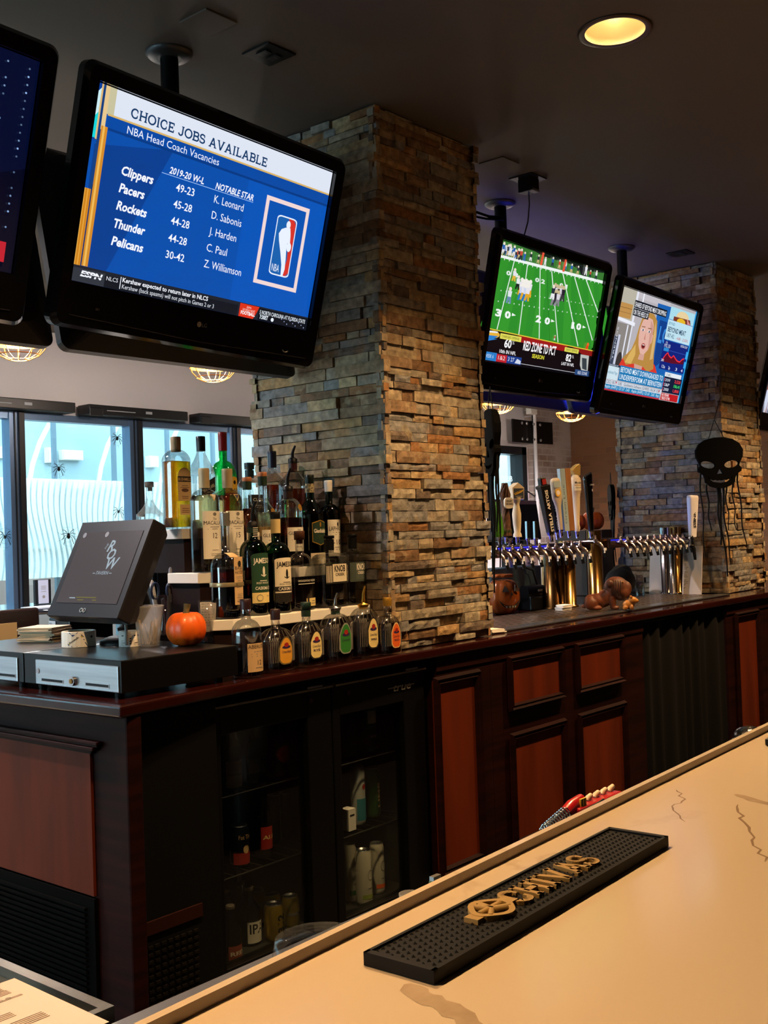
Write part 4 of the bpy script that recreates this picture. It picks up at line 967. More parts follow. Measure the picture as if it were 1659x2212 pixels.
def glen(num):
    def d(L, a, H):
        w_ = a * .9; L.block(-w_, w_, H * .16, H * .40, 0); L.line('THE', 0, H * .365, .006, 1); L.line('GLENLIVET', 0, H * .325, .012, 1, width=w_ * 1.8); L.lines(0, H * .29, 2, w_ * 1.4, H * .02, 2); L.line(num, 0, H * .225, .01, 1); L.lines(0, H * .20, 1, w_, H * .02, 2)
    return d
capo = mat('copper_disc_cap', '#b9754c', .4)
bottle('whiskey_bottle', 'clear whiskey bottle with a printed green capsule behind the green bottles', 533, 1031, Y2 + .0, ZT2, 46, 'slope', 'clear', 'dark', .66, ('screw', capo, .006, .032, L_DG), .0145, sh=.54, nk=.74, capz=.965, labels=[('front_label', [L_WHT, L_BLK, L_GRY], glen('18'), 1)])
bottle('whiskey_bottle', 'clear bottle with a copper-topped green capsule and an oval gold neck badge', 566, 1020, Y2 + .0, ZT2, 58, 'slope', 'clear', 'pale', .58, ('screw', capo, .006, .035, L_DG), .0145, sh=.54, nk=.74, capz=.965, labels=[('front_label', [L_WHT, L_BLK, L_GRY], glen('12'), 1), ('neck_badge', [L_GOLD, L_BLK], lambda L, a, H: L.oval(.012, H * .585, .015, .013, 0), .5)])
bottle('whiskey_bottle', 'half full amber bottle with a white label and black pour spout', 620, 1012, Y2 + .0, ZT2, 60, 'round', 'clear', 'red', .50, ('pour', BLK, .02, .04, mat('brown_capsule', '#2b1a16', .4)), .016, sh=.56, nk=.70, capz=.80, labels=[('front_label', [L_WHT, L_BLK, L_GRY], glen('15'), 1), ('neck_badge', [L_GOLD, L_BLK], lambda L, a, H: L.oval(.014, H * .60, .013, .012, 0), .5)])
def gf(L, a, H):
    w_ = a * .75; L.area(-w_, w_, lambda x: (H * (.22 + .04 * abs(x / w_)), H * (.50 - .03 * abs(x / w_))), 1, 1); L.area(-w_ * .93, w_ * .93, lambda x: (H * (.23 + .04 * abs(x / w_)), H * (.49 - .03 * abs(x / w_))), 0, 2); L.line('Glenfiddich', .002, H * .36, .014, 2, 3, width=w_ * 1.75, bold=.02); L.lines(0, H * .32, 2, w_, H * .02, 1); L.disc(0, H * .45, .004, .009, -.0009, 1); L.block(-a * .9, a * .9, H * .02, H * .14, 3, 1)
bottle('whiskey_bottle', 'dark green triangular whiskey bottle with a shield label', 668, 1026, Y2 + .0, ZT2, 58, 'slope', 'dgreen', 'dark', .6, ('screw', mat('green_black_cap', '#0f1712', .3), .03, .05, lm('leafy_capsule', '#3a3327', var=(120, '#c8b890'))), .0150, 1, 2.4, .56, .76, [('front_label', [L_DG, L_GOLD, L_WHT, CREAM], gf, 1)], capz=.955)
def lap(L, a, H): L.block(-a * 1.0, a * 1.0, H * .1, H * .53, 0); L.line('LAPHROAIG', .003, H * .40, .016, 1, width=a * 1.9); L.line('-10-', 0, H * .235, .019, 1); L.lines(0, H * .375, 2, a * 1.6, H * .025, 2); L.lines(0, H * .20, 2, a * 1.2, H * .025, 2); L.disc(0, H * .475, .004, .008, -.0006, 1)
bottle('whiskey_bottle', 'green bottle with a tall white label numbered ten and a white cap', 709, 1038, Y2 + .0, ZT2, 46, 'round', 'dgreen', 'dark', .6, ('screw', WHITE, .033), .0135, sh=.57, nk=.72, capz=.97, labels=[('front_label', [L_WHT, L_BLK, L_GRY], lap, 1)])
# --- lowest tier
def basil(L, a, H):
    w_ = a * .42; L.area(-w_, w_, lambda x: (H * .13, H * .575), 0); L.disc(0, H * .51, .008, .01, -.0006, 1); L.line('BASIL', 0, H * .455, .011, 1); L.line('HAYDEN', 0, H * .415, .011, 1, width=w_ * 1.7); L.lines(0, H * .385, 7, w_ * 1.5, H * .016, 2, 2); L.lines(0, H * .225, 5, w_ * 1.5, H * .016, 2, 7); L.line('The', -w_ * .3, H * .15, .006, 1)
e_, a_b, H_b = bottle('whiskey_bottle', 'bell-necked whiskey bottle with a paper sash and metal belt', 485, 1106, Y1 - .012, ZT1, 70, 'round', 'clear', 'red', .46, ('screw', mat('foil_cap', '#8f8b84', .3, .6), .04), .0145, sh=.46, nk=.62, capz=.985, labels=[('paper_sash', [KRAFT, L_BLK, L_GRY], basil, 1), ('sash_shoulder', [KRAFT], lambda L, a, H: [L.block(-a * .42, a * .42, H * (.575 + .008 * i), H * (.584 + .008 * i)) for i in range(5)], .5)], rot=10)
b = MB(); b.lathe([(a_b + .0022, H_b * .30), (a_b + .0028, H_b * .305), (a_b + .0028, H_b * .335), (a_b + .0022, H_b * .34)], 40, 0, cap0=False, cap1=False); b.text('B', -.02, H_b * .308, .008, -a_b - .003, 1); bt = b.build('metal_belt', [mat('pale_metal_belt', '#cbb68a', .3, .7), L_BLK], e_)
def jam(bgm, txtm, bandm):
    def d(L, a, H):
        w_ = a * .92; L.area(-w_, w_, lambda x: (H * .11, H * (.525 + .02 * math.sqrt(max(0, 1 - (x / w_) ** 2)))), 0)
        L.line('JAMESON', .002, H * .455, .017, 1, width=w_ * 1.8, bold=.02); L.disc(0, H * .385, .005, .016, -.0006, 1); L.area(-.011, .011, lambda x: (H * .335 + abs(x) * .5, H * .345 + abs(x) * .5), 1, 2, 8)
        L.lines(0, H * .30, 1, w_ * 1.1, H * .02, 1); L.line('IRISH WHISKEY', 0, H * .275, .0065, 1, width=w_ * 1.3); L.block(-w_, w_, H * .215, H * .263, bandm, 2); L.line('CASKMATES', .002, H * .226, .010, 1 if bandm != 3 else 4, 3, width=w_ * 1.6, bold=.02); L.block(-w_, w_, H * .11, H * .20, 2, 2); L.disc(-w_ * .4, H * .155, .011, .011, -.0009, 3); L.disc(-w_ * .4, H * .155, .009, .009, -.0011, 2); L.line('IPA', w_ * .4, H * .16, .006, 3, 4)
    return d
bottle('whiskey_bottle', 'green bottle with an all-green label and black pour spout', 544, 1083, Y1, ZT1, 60, 'round', 'dgreen', 'dark', .5, ('pour', BLK, .02, .03, L_DG), .0155, sh=.55, nk=.665, capz=.80, labels=[('front_label', [L_GRN, L_WHT, L_CRN, L_GRY, L_WHT], jam(0, 1, 0), 1), ('neck_print', [L_DG, L_WHT], lambda L, a, H: [L.block(-.012, .012, H * (.69 + .018 * i), H * (.695 + .018 * i), 1) for i in range(5)], 0)])
bottle('whiskey_bottle', 'green bottle with a cream label and a cream paper neck band', 594, 1106, Y1, ZT1, 60, 'round', 'dgreen', 'dark', .5, ('screw', BLK, .028, .062, lm('neck_cream', '#d8c084')), .0155, sh=.57, nk=.70, capz=.97, labels=[('front_label', [CREAM, L_BLK, L_BLK, L_BLK, L_WHT], jam(1, 0, 3), 1)])
def wood_(L, a, H): L.line('WOODFORD RESERVE', .004, H * .36, .007, 0, 2, width=a * 1.6); L.block(-a * .7, a * .8, H * .33, H * .338, 0); L.block(.006, a * .95, H * .05, H * .15, 1); L.lines(a * .5, H * .11, 2, a * .5, H * .03, 2); L.block(-.008, -.004, H * .06, H * .15, 1, 1, 2)
bottle('whiskey_bottle', 'faceted clear decanter with a wooden stopper beside the square black-labelled bottle', 646, 1147, Y1, ZT1, 58, 'round', 'clear', 'dark', .36, ('cork', mat('walnut_stopper', '#4a2a1c', .4), .01), .0155, .6, 2.4, .52, .72, [('print', [L_WHT, L_CRN, L_GRY], wood_, 1)], capz=.88)
def knob(bgm):
    def d(L, a, H):
        w_ = a * .88; L.block(-w_ * 1.0, w_, H * .33, H * .60, 3, 1); L.block(-w_ * .5, w_ * .72, H * .355, H * .60, 0, 2); L.line('KNOB', w_ * .1, H * .495, .022, 1, 3, width=w_ * .95, bold=.03); L.line('CREEK', w_ * .1, H * .435, .010, 1, 3, width=w_ * .8, bold=.02); L.lines(w_ * .1, H * .405, 1, w_, H * .02, 1); L.lines(w_ * .1, H * .38, 1, w_, H * .02, 1)
        for i in range(6): L.block(-w_ * (.95 - .07 * i), -w_ * (.92 - .07 * i), H * .35, H * .58, 0, 2, 1)
        for i in range(4): L.block(w_ * (.78 + .05 * i), w_ * (.795 + .05 * i), H * .35, H * .58, 0, 2, 1)
    return d
bottle('whiskey_bottle', 'broad rectangular bottle with a black-and-cream label and wax-black neck', 710, 1157, Y1, ZT1, 76, 'square', 'clear', 'red', .36, ('cork', BLK, .02, .04, BLK), .0165, .62, 3.6, .64, .76, [('front_label', [CREAM, L_BLK, L_BLK, L_BLK], knob(0), 1)], capz=.95)
bottle('whiskey_bottle', 'rectangular bottle with a grey-green label, closest to the stone', 760, 1154, Y1 - .005, ZT1, 60, 'square', 'clear', 'dark', .34, ('cork', BLK, .02, .04, BLK), .0155, .62, 3.6, .64, .76, [('front_label', [lm('slate_green', '#4c564e'), L_WHT, L_BLK, lm('slate_green2', '#414a43')], knob(1), 1)], capz=.95)
# --- on the counter
def aber(L, a, H): L.block(-a * .85, a * .85, H * .08, H * .44, 0); L.line('ABERLOUR', .0, H * .375, .012, 1, width=a * 1.6); L.lines(0, H * .33, 3, a * 1.3, H * .03, 2); L.line('12', 0, H * .165, .015, 1); L.lines(0, H * .125, 1, a, H * .03, 2)
bottle('whiskey_bottle', 'clear round-shouldered bottle with a tan label beside the till', 530, 1294, Y0c - .02, CT, 66, 'round', 'clear', 'dark', .36, ('screw', mat('maroon_cap', '#2a1418', .4), .02), .0155, sh=.55, nk=.74, capz=.95, labels=[('front_label', [KRAFT, L_BLK, L_GRY], aber, 1)], rot=8)
def crown(c_bg, c_edge, txt):
    def d(L, a, H):
        w_ = a * .50; cz, rz = H * .33, H * .235
        L.area(-w_, w_, lambda x: (cz - rz * .9 * (1 - (x / w_) ** 4 * .35), cz + rz * (1 - abs(x / w_) ** 2.2 * .75)), 1, 1); w2 = w_ * .86
        L.area(-w2, w2, lambda x: (cz - rz * .82 * (1 - (x / w2) ** 4 * .35), cz + rz * .9 * (1 - abs(x / w2) ** 2.2 * .75)), 0, 2)
        L.oval(0, cz + rz * .28, w2 * .7, rz * .11, 2, 3); L.oval(0, cz + rz * .43, w2 * .38, rz * .15, 3, 4)
        L.line('Crown Royal', 0, cz - rz * .12, .009, 2, 4, width=w2 * 1.5, shear=.3)
        if txt: L.line(txt, 0, cz - rz * .38, .007, 2, 4, width=w2 * 1.2, bold=.02)
        L.lines(0, cz - rz * .5, 3, w2 * 1.1, rz * .09, 2)
    return d
def facets(e_, a, H, d_):
    b = MB(); n = 2.5
    for sgn in (-1, 1):
        for k in range(5):
            x = sgn * a * (.52 + .085 * k); y = -a * d_ * (max(0, 1 - abs(x / a) ** n)) ** (1 / n) - .0002
            b.tube([(x - .004, y, H * .50), (x, y - .0012, H * .56), (x + .004, y, H * .50)], .0009, 5); b.tube([(x, y, H * .16), (x, y - .0002, H * .50)], .0007, 5)
    for k in range(9):
        th = math.pi * (1.05 + .9 * k / 8); x, y = a * .93 * math.cos(th), a * d_ * .93 * math.sin(th); b.tube([(x, y, H * .53), (x * .62, y * .66, H * .66)], .0011, 5)
    b.build('cut_facets', mat('facet_edges', '#cfc8ba', .12, trans=.6, spec=.8), e_)
def crownb(label, u, vt, wpx, cap, bg_, ed, txt, fill, lq='dark', Y=Y0c):
    e_, a, H = bottle('whiskey_bottle', label, u, vt, Y, CT, wpx, 'round', 'cut', lq, fill, cap, .0145, .60, 2.5, .50, .70, [('front_label', [bg_, ed, L_PUR, L_RED], crown(0, 1, txt), 1)], 6, capz=cap[5] if len(cap) > 5 else .93); facets(e_, a, H, .60); return e_
mp_ = mat('steel_pourer', '#c9cbd0', .2, 1)
crownb('cut-glass flask with a gold and purple arched label, nearly empty', 594, 1316, 74, ('screw', mat('violet_brown_cap', '#2b1a20', .4), .02), lm('honey', '#d79a2e'), lm('grey_edge', '#6a5c3a'), '', .16)
crownb('cut-glass flask with a pale yellow label and green neck band', 660, 1301, 70, ('cork', mat('dark_green_band', '#1c3327', .4), .02, .022, mat('dark_green_band', '#1c3327', .4), .88), L_CRN, L_BLK, 'RYE', .38)
crownb('cut-glass flask with a green apple label and chrome pour spout', 723, 1281, 70, ('mpour', mp_, .02, .022, mat('dark_green_band', '#1c3327', .4), .78), L_APG, lm('silver_edge', '#8c9087'), '', .34)
crownb('cut-glass flask with a cream label and gilt pour spout', 783, 1266, 66, ('mpour', mat('gilt_pourer', '#d8a648', .25, .9), .02, .016, L_GOLD, .74), L_CRN, L_BLK, 'VANILLA', .30)
crownb('cut-glass flask with an orange label and gold screw cap at the row end', 836, 1291, 56, ('screw', L_GOLD, .016), L_ORG, lm('pale_edge', '#e8c088'), 'PEACH', .56, 'dark', 2.495)

# --- bottles and cans in the cooler
def beer(label, u, vt, z0, wpx, lab=None, Y=2.63, name='beer_bottle', grp=None):
    return bottle(name, label, u, vt, Y, z0, wpx, 'slope', 'brown', 'dark', .7, ('screw', mat('crown_cap', '#8a7f72', .35, .6), .008), .0125, sh=.56, nk=.80, capz=.985, labels=lab or [], group=grp)
def can(label, u, vt, vb, wpx, c, art=None, Y=2.63, z0=None, text=None):
    p = at(u, vt, 1, Y); q = at(u, vb, 1, Y); z = q.z if z0 is None else z0; H = p.z - z; r = wpx * mmpx(p) / 2; e = thing('drink_can', label, 'can', (p.x, Y, z + .0006))
    m = MB(); m.lathe([(r * .78, 0), (r * .97, .008), (r, .014), (r, H - .016), (r * .84, H - .002)], 26, 0, cap1=False); m.build('can_body', c, e)
    m = MB(); m.lathe([(r * .84, H - .003), (r * .86, H), (r * .80, H), (r * .78, H - .005), (0.0005, H - .005)], 26, 0, cap0=False, cap1=False); m.box(-.006, .006, -.012, .003, H - .0045, H - .003); m.build('can_lid', STEEL, e)
    if art or text:
        L = Lab(); mats = [c]
        if art: mats = art(L, r, H)
        if text: t_, hz, hh, ro, tm = text; mats = [tm]; L.text(t_, (-r * .6 if not ro else r * .35), H * hz, hh, -.0003, 0, rot=R_(90) if ro else 0, width=(r * 1.3 if not ro else H * .5), bold=.03)
        f = section(r, r, 2); L.warp(lambda x_, y_, z_: (*f(x_, .0006 - y_), z_)); L.build('can_art', mats, e)
    return e
ZF, ZS1, ZS2 = .066, .340, .590
def simple(c, z0, z1, wf=.9, t=None, h=.01, tc=None):
    def d(L, a, H):
        L.block(-a * wf, a * wf, H * z0, H * z1)
        if t: L.line(t, 0, H * (z0 + (z1 - z0) * .45), h, 1, width=a * wf * 1.6, bold=.02)
    return [('front_label', [c, tc or L_BLK], d, 1)]
beer('brown bottle with a tan label on the cooler top shelf, by the door edge', 497, 1556, ZS2, 42, simple(KRAFT, .02, .40, 1.3, 'NEWCASTLE', .008))
beer('dark plain bottle second along the cooler top shelf', 538, 1552, ZS2, 40, simple(L_GRY, .16, .38))
beer('slim dark bottle third along the cooler top shelf', 565, 1546, ZS2, 34, Y=2.72)
beer('bottle with a round orange label on the cooler top shelf', 599, 1536, ZS2, 44, [('front_label', [L_ORG], lambda L, a, H: L.oval(0, H * .34, a * .95, H * .13, 0), 1)])
beer('shadowed bottle behind the door standard on the cooler top shelf', 640, 1530, ZS2, 42, simple(L_NVY, .14, .38), Y=2.70)
can('dark can with a red lower half on the middle cooler shelf', 516, 1782, 1876, 42, mat('can_dark_blue', '#10131c', .3, .6), lambda L, r, H: (L.block(-r * 1.4, r * 1.4, H * .05, H * .34, 0), L.disc(0, H * .42, .011, .013, -.0006, 1), L.line('Fat Tire', 0, H * .68, .013, 1, width=r * 1.6), [L_RED, L_TAN])[-1], z0=ZS1)
beer('brown bottle with a red label on the middle cooler shelf', 565, 1690, ZS1, 38, simple(L_RED, .12, .42, 1.0, 'ALE', .012, L_CRN))
for k, u in enumerate((590, 616, 645)): can(['dark can in the middle cooler shelf, next to the red-labelled bottle', 'dark can in the middle cooler shelf, second from the red-labelled bottle', 'dark can in the middle cooler shelf, nearest the door frame'][k], u, 1716 - k * 4, 1800, 30, mat('can_charcoal', '#2a2c2e', .35, .6), Y=2.72, z0=ZS1)
beer('brown bottle with an orange-red label at the very front of the cooler floor', 497, 1955, ZF, 44, simple(lm('brick_red', '#8a3a22'), .04, .34, 1.0, 'RED', .012, CREAM), Y=2.585)
beer('brown bottle with a white label lettered in black on the cooler floor', 538, 1915, ZF, 46, simple(L_WHT, .05, .42, 1.0, 'IPA', .03), Y=2.66)
beer('brown bottle with a tan neck and fading label on the cooler floor', 519, 1904, ZF, 42, simple(L_TAN, .06, .36), Y=2.75)
beer('short dark bottle tucked at the back of the cooler floor', 489, 1920, ZF, 34, Y=2.80)
ygm = mat('can_gold', '#b89a2c', .3, .7); 
can('gold can with large black numerals on the cooler floor', 591, 1951, 2050, 44, ygm, z0=ZF, text=('312', .24, .024, True, L_BLK), Y=2.62)
can('gold can with a lettered band beside the numbered can', 627, 1934, 2030, 38, mat('can_gold_pale', '#c2a840', .3, .7), lambda L, r, H: (L.block(-r, r, H * .42, H * .5, 0), [L_GRY])[-1], z0=ZF, Y=2.66)
can('gold can standing behind the numbered can', 586, 1929, 2020, 38, ygm, z0=ZF, Y=2.76)
can('yellow can between the brown bottles and the gold cans', 556, 1922, 2010, 32, mat('can_yellow', '#a98a24', .35, .6), z0=ZF, Y=2.78)
can('red can at the back of the cooler floor by the door standard', 650, 1875, 1960, 30, mat('can_red', '#6a1c18', .35, .5), z0=ZF, Y=2.84)
# second door
can('teal can with a floral top on the upper shelf behind the second door', 794, 1524, 1604, 33, mat('can_teal', '#2e7d80', .3, .5), lambda L, r, H: (L.block(-r * .9, r * .9, H * .62, H * .9, 0), L.block(-r, r, H * .1, H * .5, 1), L.line('WILD', .002, H * .3, .011, 0, 3), [L_WHT, lm('teal_dark', '#1b5a66')])[-1], z0=ZS2)
can('dark teal can half hidden by the second door frame', 752, 1527, 1600, 28, mat('can_deep_teal', '#1c3a3c', .3, .5), z0=ZS2)
can('dim dark can at the back of the second door upper shelf', 835, 1516, 1590, 30, mat('can_slate', '#26302f', .35, .5), z0=ZS2, Y=2.74)
can('white can with blue and red flowers on the second door middle shelf', 771, 1654, 1742, 32, mat('can_white', '#c9cbc8', .3, .3), lambda L, r, H: (L.block(-r, r, H * .08, H * .45, 0), L.disc(.003, H * .65, .008, .01, -.0006, 1), [lm('teal', '#2b7c8c'), L_RED])[-1], z0=ZS1)
can('bright green can on the second door middle shelf', 801, 1658, 1740, 36, mat('can_green', '#3c6a34', .3, .6), z0=ZS1, text=('LIME', .2, .012, True, L_CRN), Y=2.66)
e = thing('carton', 'small white carton on the second door middle shelf', 'carton', (at(751, 1730, 1, 2.6).x, 2.6, ZS1 + .004)); b = MB(); b.box(-.02, .018, -.02, .02, 0, .075); b.box(-.012, .01, -.0208, -.02, .05, .056, 1); b.build('box', [PAPER, INK], e)
wc = mat('can_seltzer_white', '#cfc9b8', .35, .2)
def seltz(c): return lambda L, r, H: (L.block(-r, r, H * .12, H * .2, 0), L.disc(.002, H * .55, .012, .018, -.0005, 1), L.disc(.002, H * .55, .0105, .016, -.0008, 2), L.lines(0, H * .3, 1, r, H * .06, 1), [c, L_GRY, wc])[-1]
can('white slim can with a green band, furthest from the cooler hinge', 755, 1822, 1926, 28, wc, seltz(L_APG), z0=ZF, Y=2.66)
can('white slim can with a yellow-green band, frontmost on the cooler floor', 784, 1835, 1933, 36, wc, seltz(lm('lime', '#8a9a3a')), z0=ZF, Y=2.6)
can('white slim can with an orange band on the cooler floor', 813, 1820, 1926, 32, wc, seltz(L_ORG), z0=ZF, Y=2.64)

# ================================================================== televisions
SW, SH = .93, .523
class Screen(MB):
    """picture drawn in 0..1 across and 0..1 down; later calls lie in front"""
    def __init__(s): super().__init__(); s.mats = []; s.lay = 0
    def mi(s, c, k=1.0, samp=False):
        m = emit(c, k, samp)
        if m not in s.mats: s.mats.append(m)
        return s.mats.index(m)
    def xy(s, x, y): return ((x - .5) * SW, (.5 - y) * SH)
    def nx(s): s.lay += 1; return -.0005 - .000025 * s.lay
    def p(s, pts, c, k=1.0, samp=False): s.flat([s.xy(*q_) for q_ in pts], s.nx(), s.mi(c, k, samp)); return s
    def r(s, x0, y0, x1, y1, c, k=1.0, samp=False): return s.p([(x0, y1), (x1, y1), (x1, y0), (x0, y0)], c, k, samp)
    def o(s, x, y, rx, ry, c, k=1.0): a, b_ = s.xy(x, y); s.disc(a, b_, rx * SW, ry * SH, s.nx(), s.mi(c, k)); return s
    def t(s, txt, x, y, h, c='#f4f6ff', width=None, k=1.0, **kw):
        a, b_ = s.xy(x, y); s.text(txt, a, b_, h * SH, s.nx(), s.mi(c, k), width=None if width is None else width * SW, **kw); return s
    def ln(s, x0, y0, x1, y1, w_, c, k=1.0):
        a, b_ = Vector(s.xy(x0, y0)), Vector(s.xy(x1, y1)); d = (b_ - a).normalized(); n_ = Vector((-d.y, d.x)) * w_ * SH / 2
        s.flat([tuple(a - n_), tuple(b_ - n_), tuple(b_ + n_), tuple(a + n_)], s.nx(), s.mi(c, k)); return s
bbk = mat('tv_back_shell', '#17171b', .4)
def tv_body(e, logo=True, back=True):
    b = MB(); ow, ot, ob = SW / 2 + .048, SH / 2 + .050, -SH / 2 - .128
    outer = rrect(-ow, ow, ob, ot, .03, 5); inner = []
    iw, it = SW / 2 + .002, SH / 2 + .002
    n = len(outer)
    mid = [(x * .965, z * .965 if z > 0 else z) for x, z in outer]
    def near(x, z): return (max(-iw, min(iw, x)), max(-it, min(it, z)))
    inner = [near(x, z) for x, z in outer]
    rs = [[(x, -.022 if 1 else 0, z) for x, z in rrect(-ow * .97, ow * .97, ob * .98, ot * .95, .026, 5)]]
    R0 = [(x, .05, z) for x, z in rrect(-ow * .9, ow * .9, ob * .85, ot * .9, .06, 5)]
    R1 = [(x, .02, z) for x, z in outer]; R2 = [(x, -.006, z) for x, z in outer]; R3 = [(x, -.022, z) for x, z in rrect(-ow + .012, ow - .012, ob + .01, ot - .012, .026, 5)]; R4 = [(x, -.016, z) for x, z in [near(x * 1.0, z * 1.0) for x, z in rrect(-ow + .03, ow - .03, ob + .1, ot - .03, .01, 5)]]
    R5 = [(x, -.004, z) for x, _, z in R4]
    b.rings([[(x * .5, .085, z * .5) for x, _, z in R0], R0, R1, R2, R3, R4, R5], 0, False, True, False)
    b.box(-iw, iw, .002, .01, -it, it)
    # lower lip groove
    b.tube([(-ow + .05, -.0225, ob + .036), (0, -.0235, ob + .026), (ow - .05, -.0225, ob + .036)], .0016, 6, 1)
    if logo:
        b.disc(-.012, ob + .078, .0085, .0085, -.0228, 2); b.text('LG', .0, ob + .072, .012, -.0228, 2); b.text('881', -ow + .13, ob + .06, .007, -.0228, 3)
        b.tube([(ow - .15 + .012 * math.cos(math.pi * t / 8), -.0235, ob + .05 - .006 * math.sin(math.pi * t / 8)) for t in range(9)], .002, 5, 2)
    return b.build('bezel', [GLOSS if logo else bbk, mat('dark_groove', '#1c1c1e', .2), mat('badge_grey', '#9a9a9c', .3, .5), mat('faint_badge', '#3c3c3e', .4)], e)
def tv(name, label, c, yaw, roll, tilt, draw, blue=0):
    e = thing(name, label, 'television', c); e.rotation_mode = 'XYZ'
    e.matrix_world = Matrix.Translation(c) @ Matrix.Rotation(R_(yaw), 4, 'Z') @ Matrix.Rotation(R_(tilt), 4, 'X') @ Matrix.Rotation(R_(roll), 4, 'Y')
    tv_body(e)
    if blue:  # blue strip and light added to colour the sets behind; source unknown
        m = MB(); m.box(-.34, .34, .088, .094, -.17, -.16); m.build('added_blue_strip', emit('#1a1cf0', 3.0, True), e)
        g_ = light('bias_glow', 'AREA', (0, 0, 0), blue, (.03, .05, 1), shape='RECTANGLE', size=.7, size_y=.04); g_.parent = e; g_.location = (0.1, .10, -.20); g_.rotation_euler = (R_(92), 0, 0)
    S_ = Screen(); draw(S_); S_.build('screen', S_.mats, e); return e

def scr_jobs(s):
    s.r(0, 0, 1, 1, '#0a4fae', 1.0, True)
    s.p([(.02, .30), (.30, .2), (.12, .92), (.02, .92)], '#0b3f92').r(.62, .2, 1, .92, '#0a55bb')
    s.r(.045, 0, 1, .136, '#dfe6f4', 1.0, True); s.r(.045, 0, .07, .136, '#c9c3a0'); s.r(.05, .132, 1, .142, '#d9b56a'); s.r(.05, .142, 1, .20, '#0a4aa6'); s.r(.05, .20, 1, .213, '#083a86')
    s.r(0, 0, .022, .28, '#0c3f9a'); s.p([(.0, .06), (.018, .02), (.018, .16), (0, .19)], '#cdeff5'); s.p([(0, .18), (.018, .14), (.018, .27), (0, .27)], '#18d6dc'); s.r(.018, 0, .024, .275, '#e0b878')
    s.r(.024, 0, .034, .53, '#17407e'); s.r(.032, 0, .046, .22, '#e8c890'); s.r(.034, .2, .056, .915, '#d58c2c'); s.r(.040, .2, .047, .915, '#f0bc5c'); s.r(0, .525, .03, .917, '#cf8420'); s.r(.005, .525, .011, .917, '#eeb450'); s.r(.018, .525, .022, .917, '#e6a440'); s.r(.031, .5, .034, .915, '#12305e')
    s.t('CHOICE JOBS AVAILABLE', .127, .112, .052, '#173a66', .56, bold='slab')
    s.t('NBA Head Coach Vacancies', .123, .196, .04, '#eef3ff', .36)
    for n_, y, wl, k in (('Clippers', .407, '49-23', 'K. Leonard'), ('Pacers', .497, '45-28', 'D. Sabonis'), ('Rockets', .588, '44-28', 'J. Harden'), ('Thunder', .682, '44-28', 'C. Paul'), ('Pelicans', .774, '30-42', 'Z. Williamson')):
        s.t(n_, .124, y, .046, '#f4f7ff', {'Clippers': .118, 'Pacers': .094, 'Rockets': .112, 'Thunder': .116, 'Pelicans': .118}[n_], bold=.03, shear=.18)
        s.t(wl, .33, y - .004, .042, '#f4f7ff', .074, bold=.01); s.t(k, .487, y - .006, .044, '#f4f7ff', {'K. Leonard': .128, 'D. Sabonis': .13, 'J. Harden': .118, 'C. Paul': .088, 'Z. Williamson': .163}[k], bold=.0)
    s.t('2019-20 W-L', .295, .322, .036, '#f4f7ff', .14, bold=.02, shear=.2); s.t('NOTABLE STAR', .484, .324, .036, '#f4f7ff', .167, bold=.02, shear=.2)
    s.r(.268, .330, .652, .3335, '#9cc0ee')
    s.r(.709, .262, .918, .784, '#f2d9d6'); s.r(.724, .287, .903, .76, '#0a52b4')
    # rounded badge, blue and red halves with a pale player shape
    def rr(x0, y0, x1, y1, r_, c): s.p([((a), (b_)) for a, b_ in rrect(x0, x1, y0, y1, r_, 4)], c)
    rr(.772, .35, .868, .71, .02, '#eaf3ff'); rr(.776, .358, .864, .702, .017, '#1c62b0'); s.p([(.828, .358), (.852, .359), (.863, .38), (.864, .68), (.852, .700), (.838, .702), (.848, .6), (.842, .5)], '#d8362c')
    s.o(.829, .395, .010, .024, '#eaf3ff'); s.p([(.818, .415), (.84, .41), (.846, .45), (.85, .50), (.843, .53), (.838, .50), (.836, .53), (.842, .6), (.845, .66), (.84, .702), (.830, .702), (.826, .64), (.812, .57), (.796, .50), (.79, .46), (.80, .43)], '#eaf3ff')
    s.o(.847, .525, .011, .028, '#eaf3ff'); s.t('NBA', .782, .688, .045, '#eaf3ff', .036)
    s.r(0, .917, 1, 1, '#20242e'); s.r(.0, .93, .12, 1, '#32363f'); s.r(.12, .937, .66, 1, '#151922')
    s.t('ESPN', .034, .968, .028, '#f4f6ff', .078, bold=.05, shear=.2); s.ln(.034, .957, .112, .957, .004, '#20242e'); s.t('NLCS', .126, .962, .022, '#dfe4ee', .042)
    s.r(.176, .928, .179, .992, '#dfe4ee'); s.t('Kershaw expected to return later in NLCS', .184, .953, .024, '#f4f6ff', .342, bold=.02); s.t('Kershaw (back spasms) will not pitch in Games 2 or 3', .185, .988, .024, '#e4e8f2', .37)
    s.p([(.668, .921), (.757, .921), (.748, .96), (.735, 1.0), (.668, 1.0)], '#e0341c'); s.t('ESPN', .70, .944, .012, '#ffe0d4', .02); s.t('SATURDAY NIGHT', .682, .962, .014, '#ffe0d4', .058); s.t('FOOTBALL', .676, .984, .02, '#ffffff', .066, bold=.03)
    s.r(.757, .925, 1, 1, '#0f131c'); s.t('5 NORTH CAROLINA AT FLORIDA STATE', .762, .960, .024, '#e8f0fa', .226, bold=.01); s.t('7:30ET', .765, .988, .024, '#e8f0fa', .04, bold=.03); s.o(.826, .98, .007, .012, '#e8f0fa')
    for i in range(9): s.o(.87 + .0143 * i, .975 + .012 * ((i * 7) % 3 - 1), .002, .004, '#a9b4d8')
tv('television', 'lit television over the till with a blue sports table and pale headline band', Vector((2.182, 2.467, 2.335)), .5, 1.5, 14.7, scr_jobs)

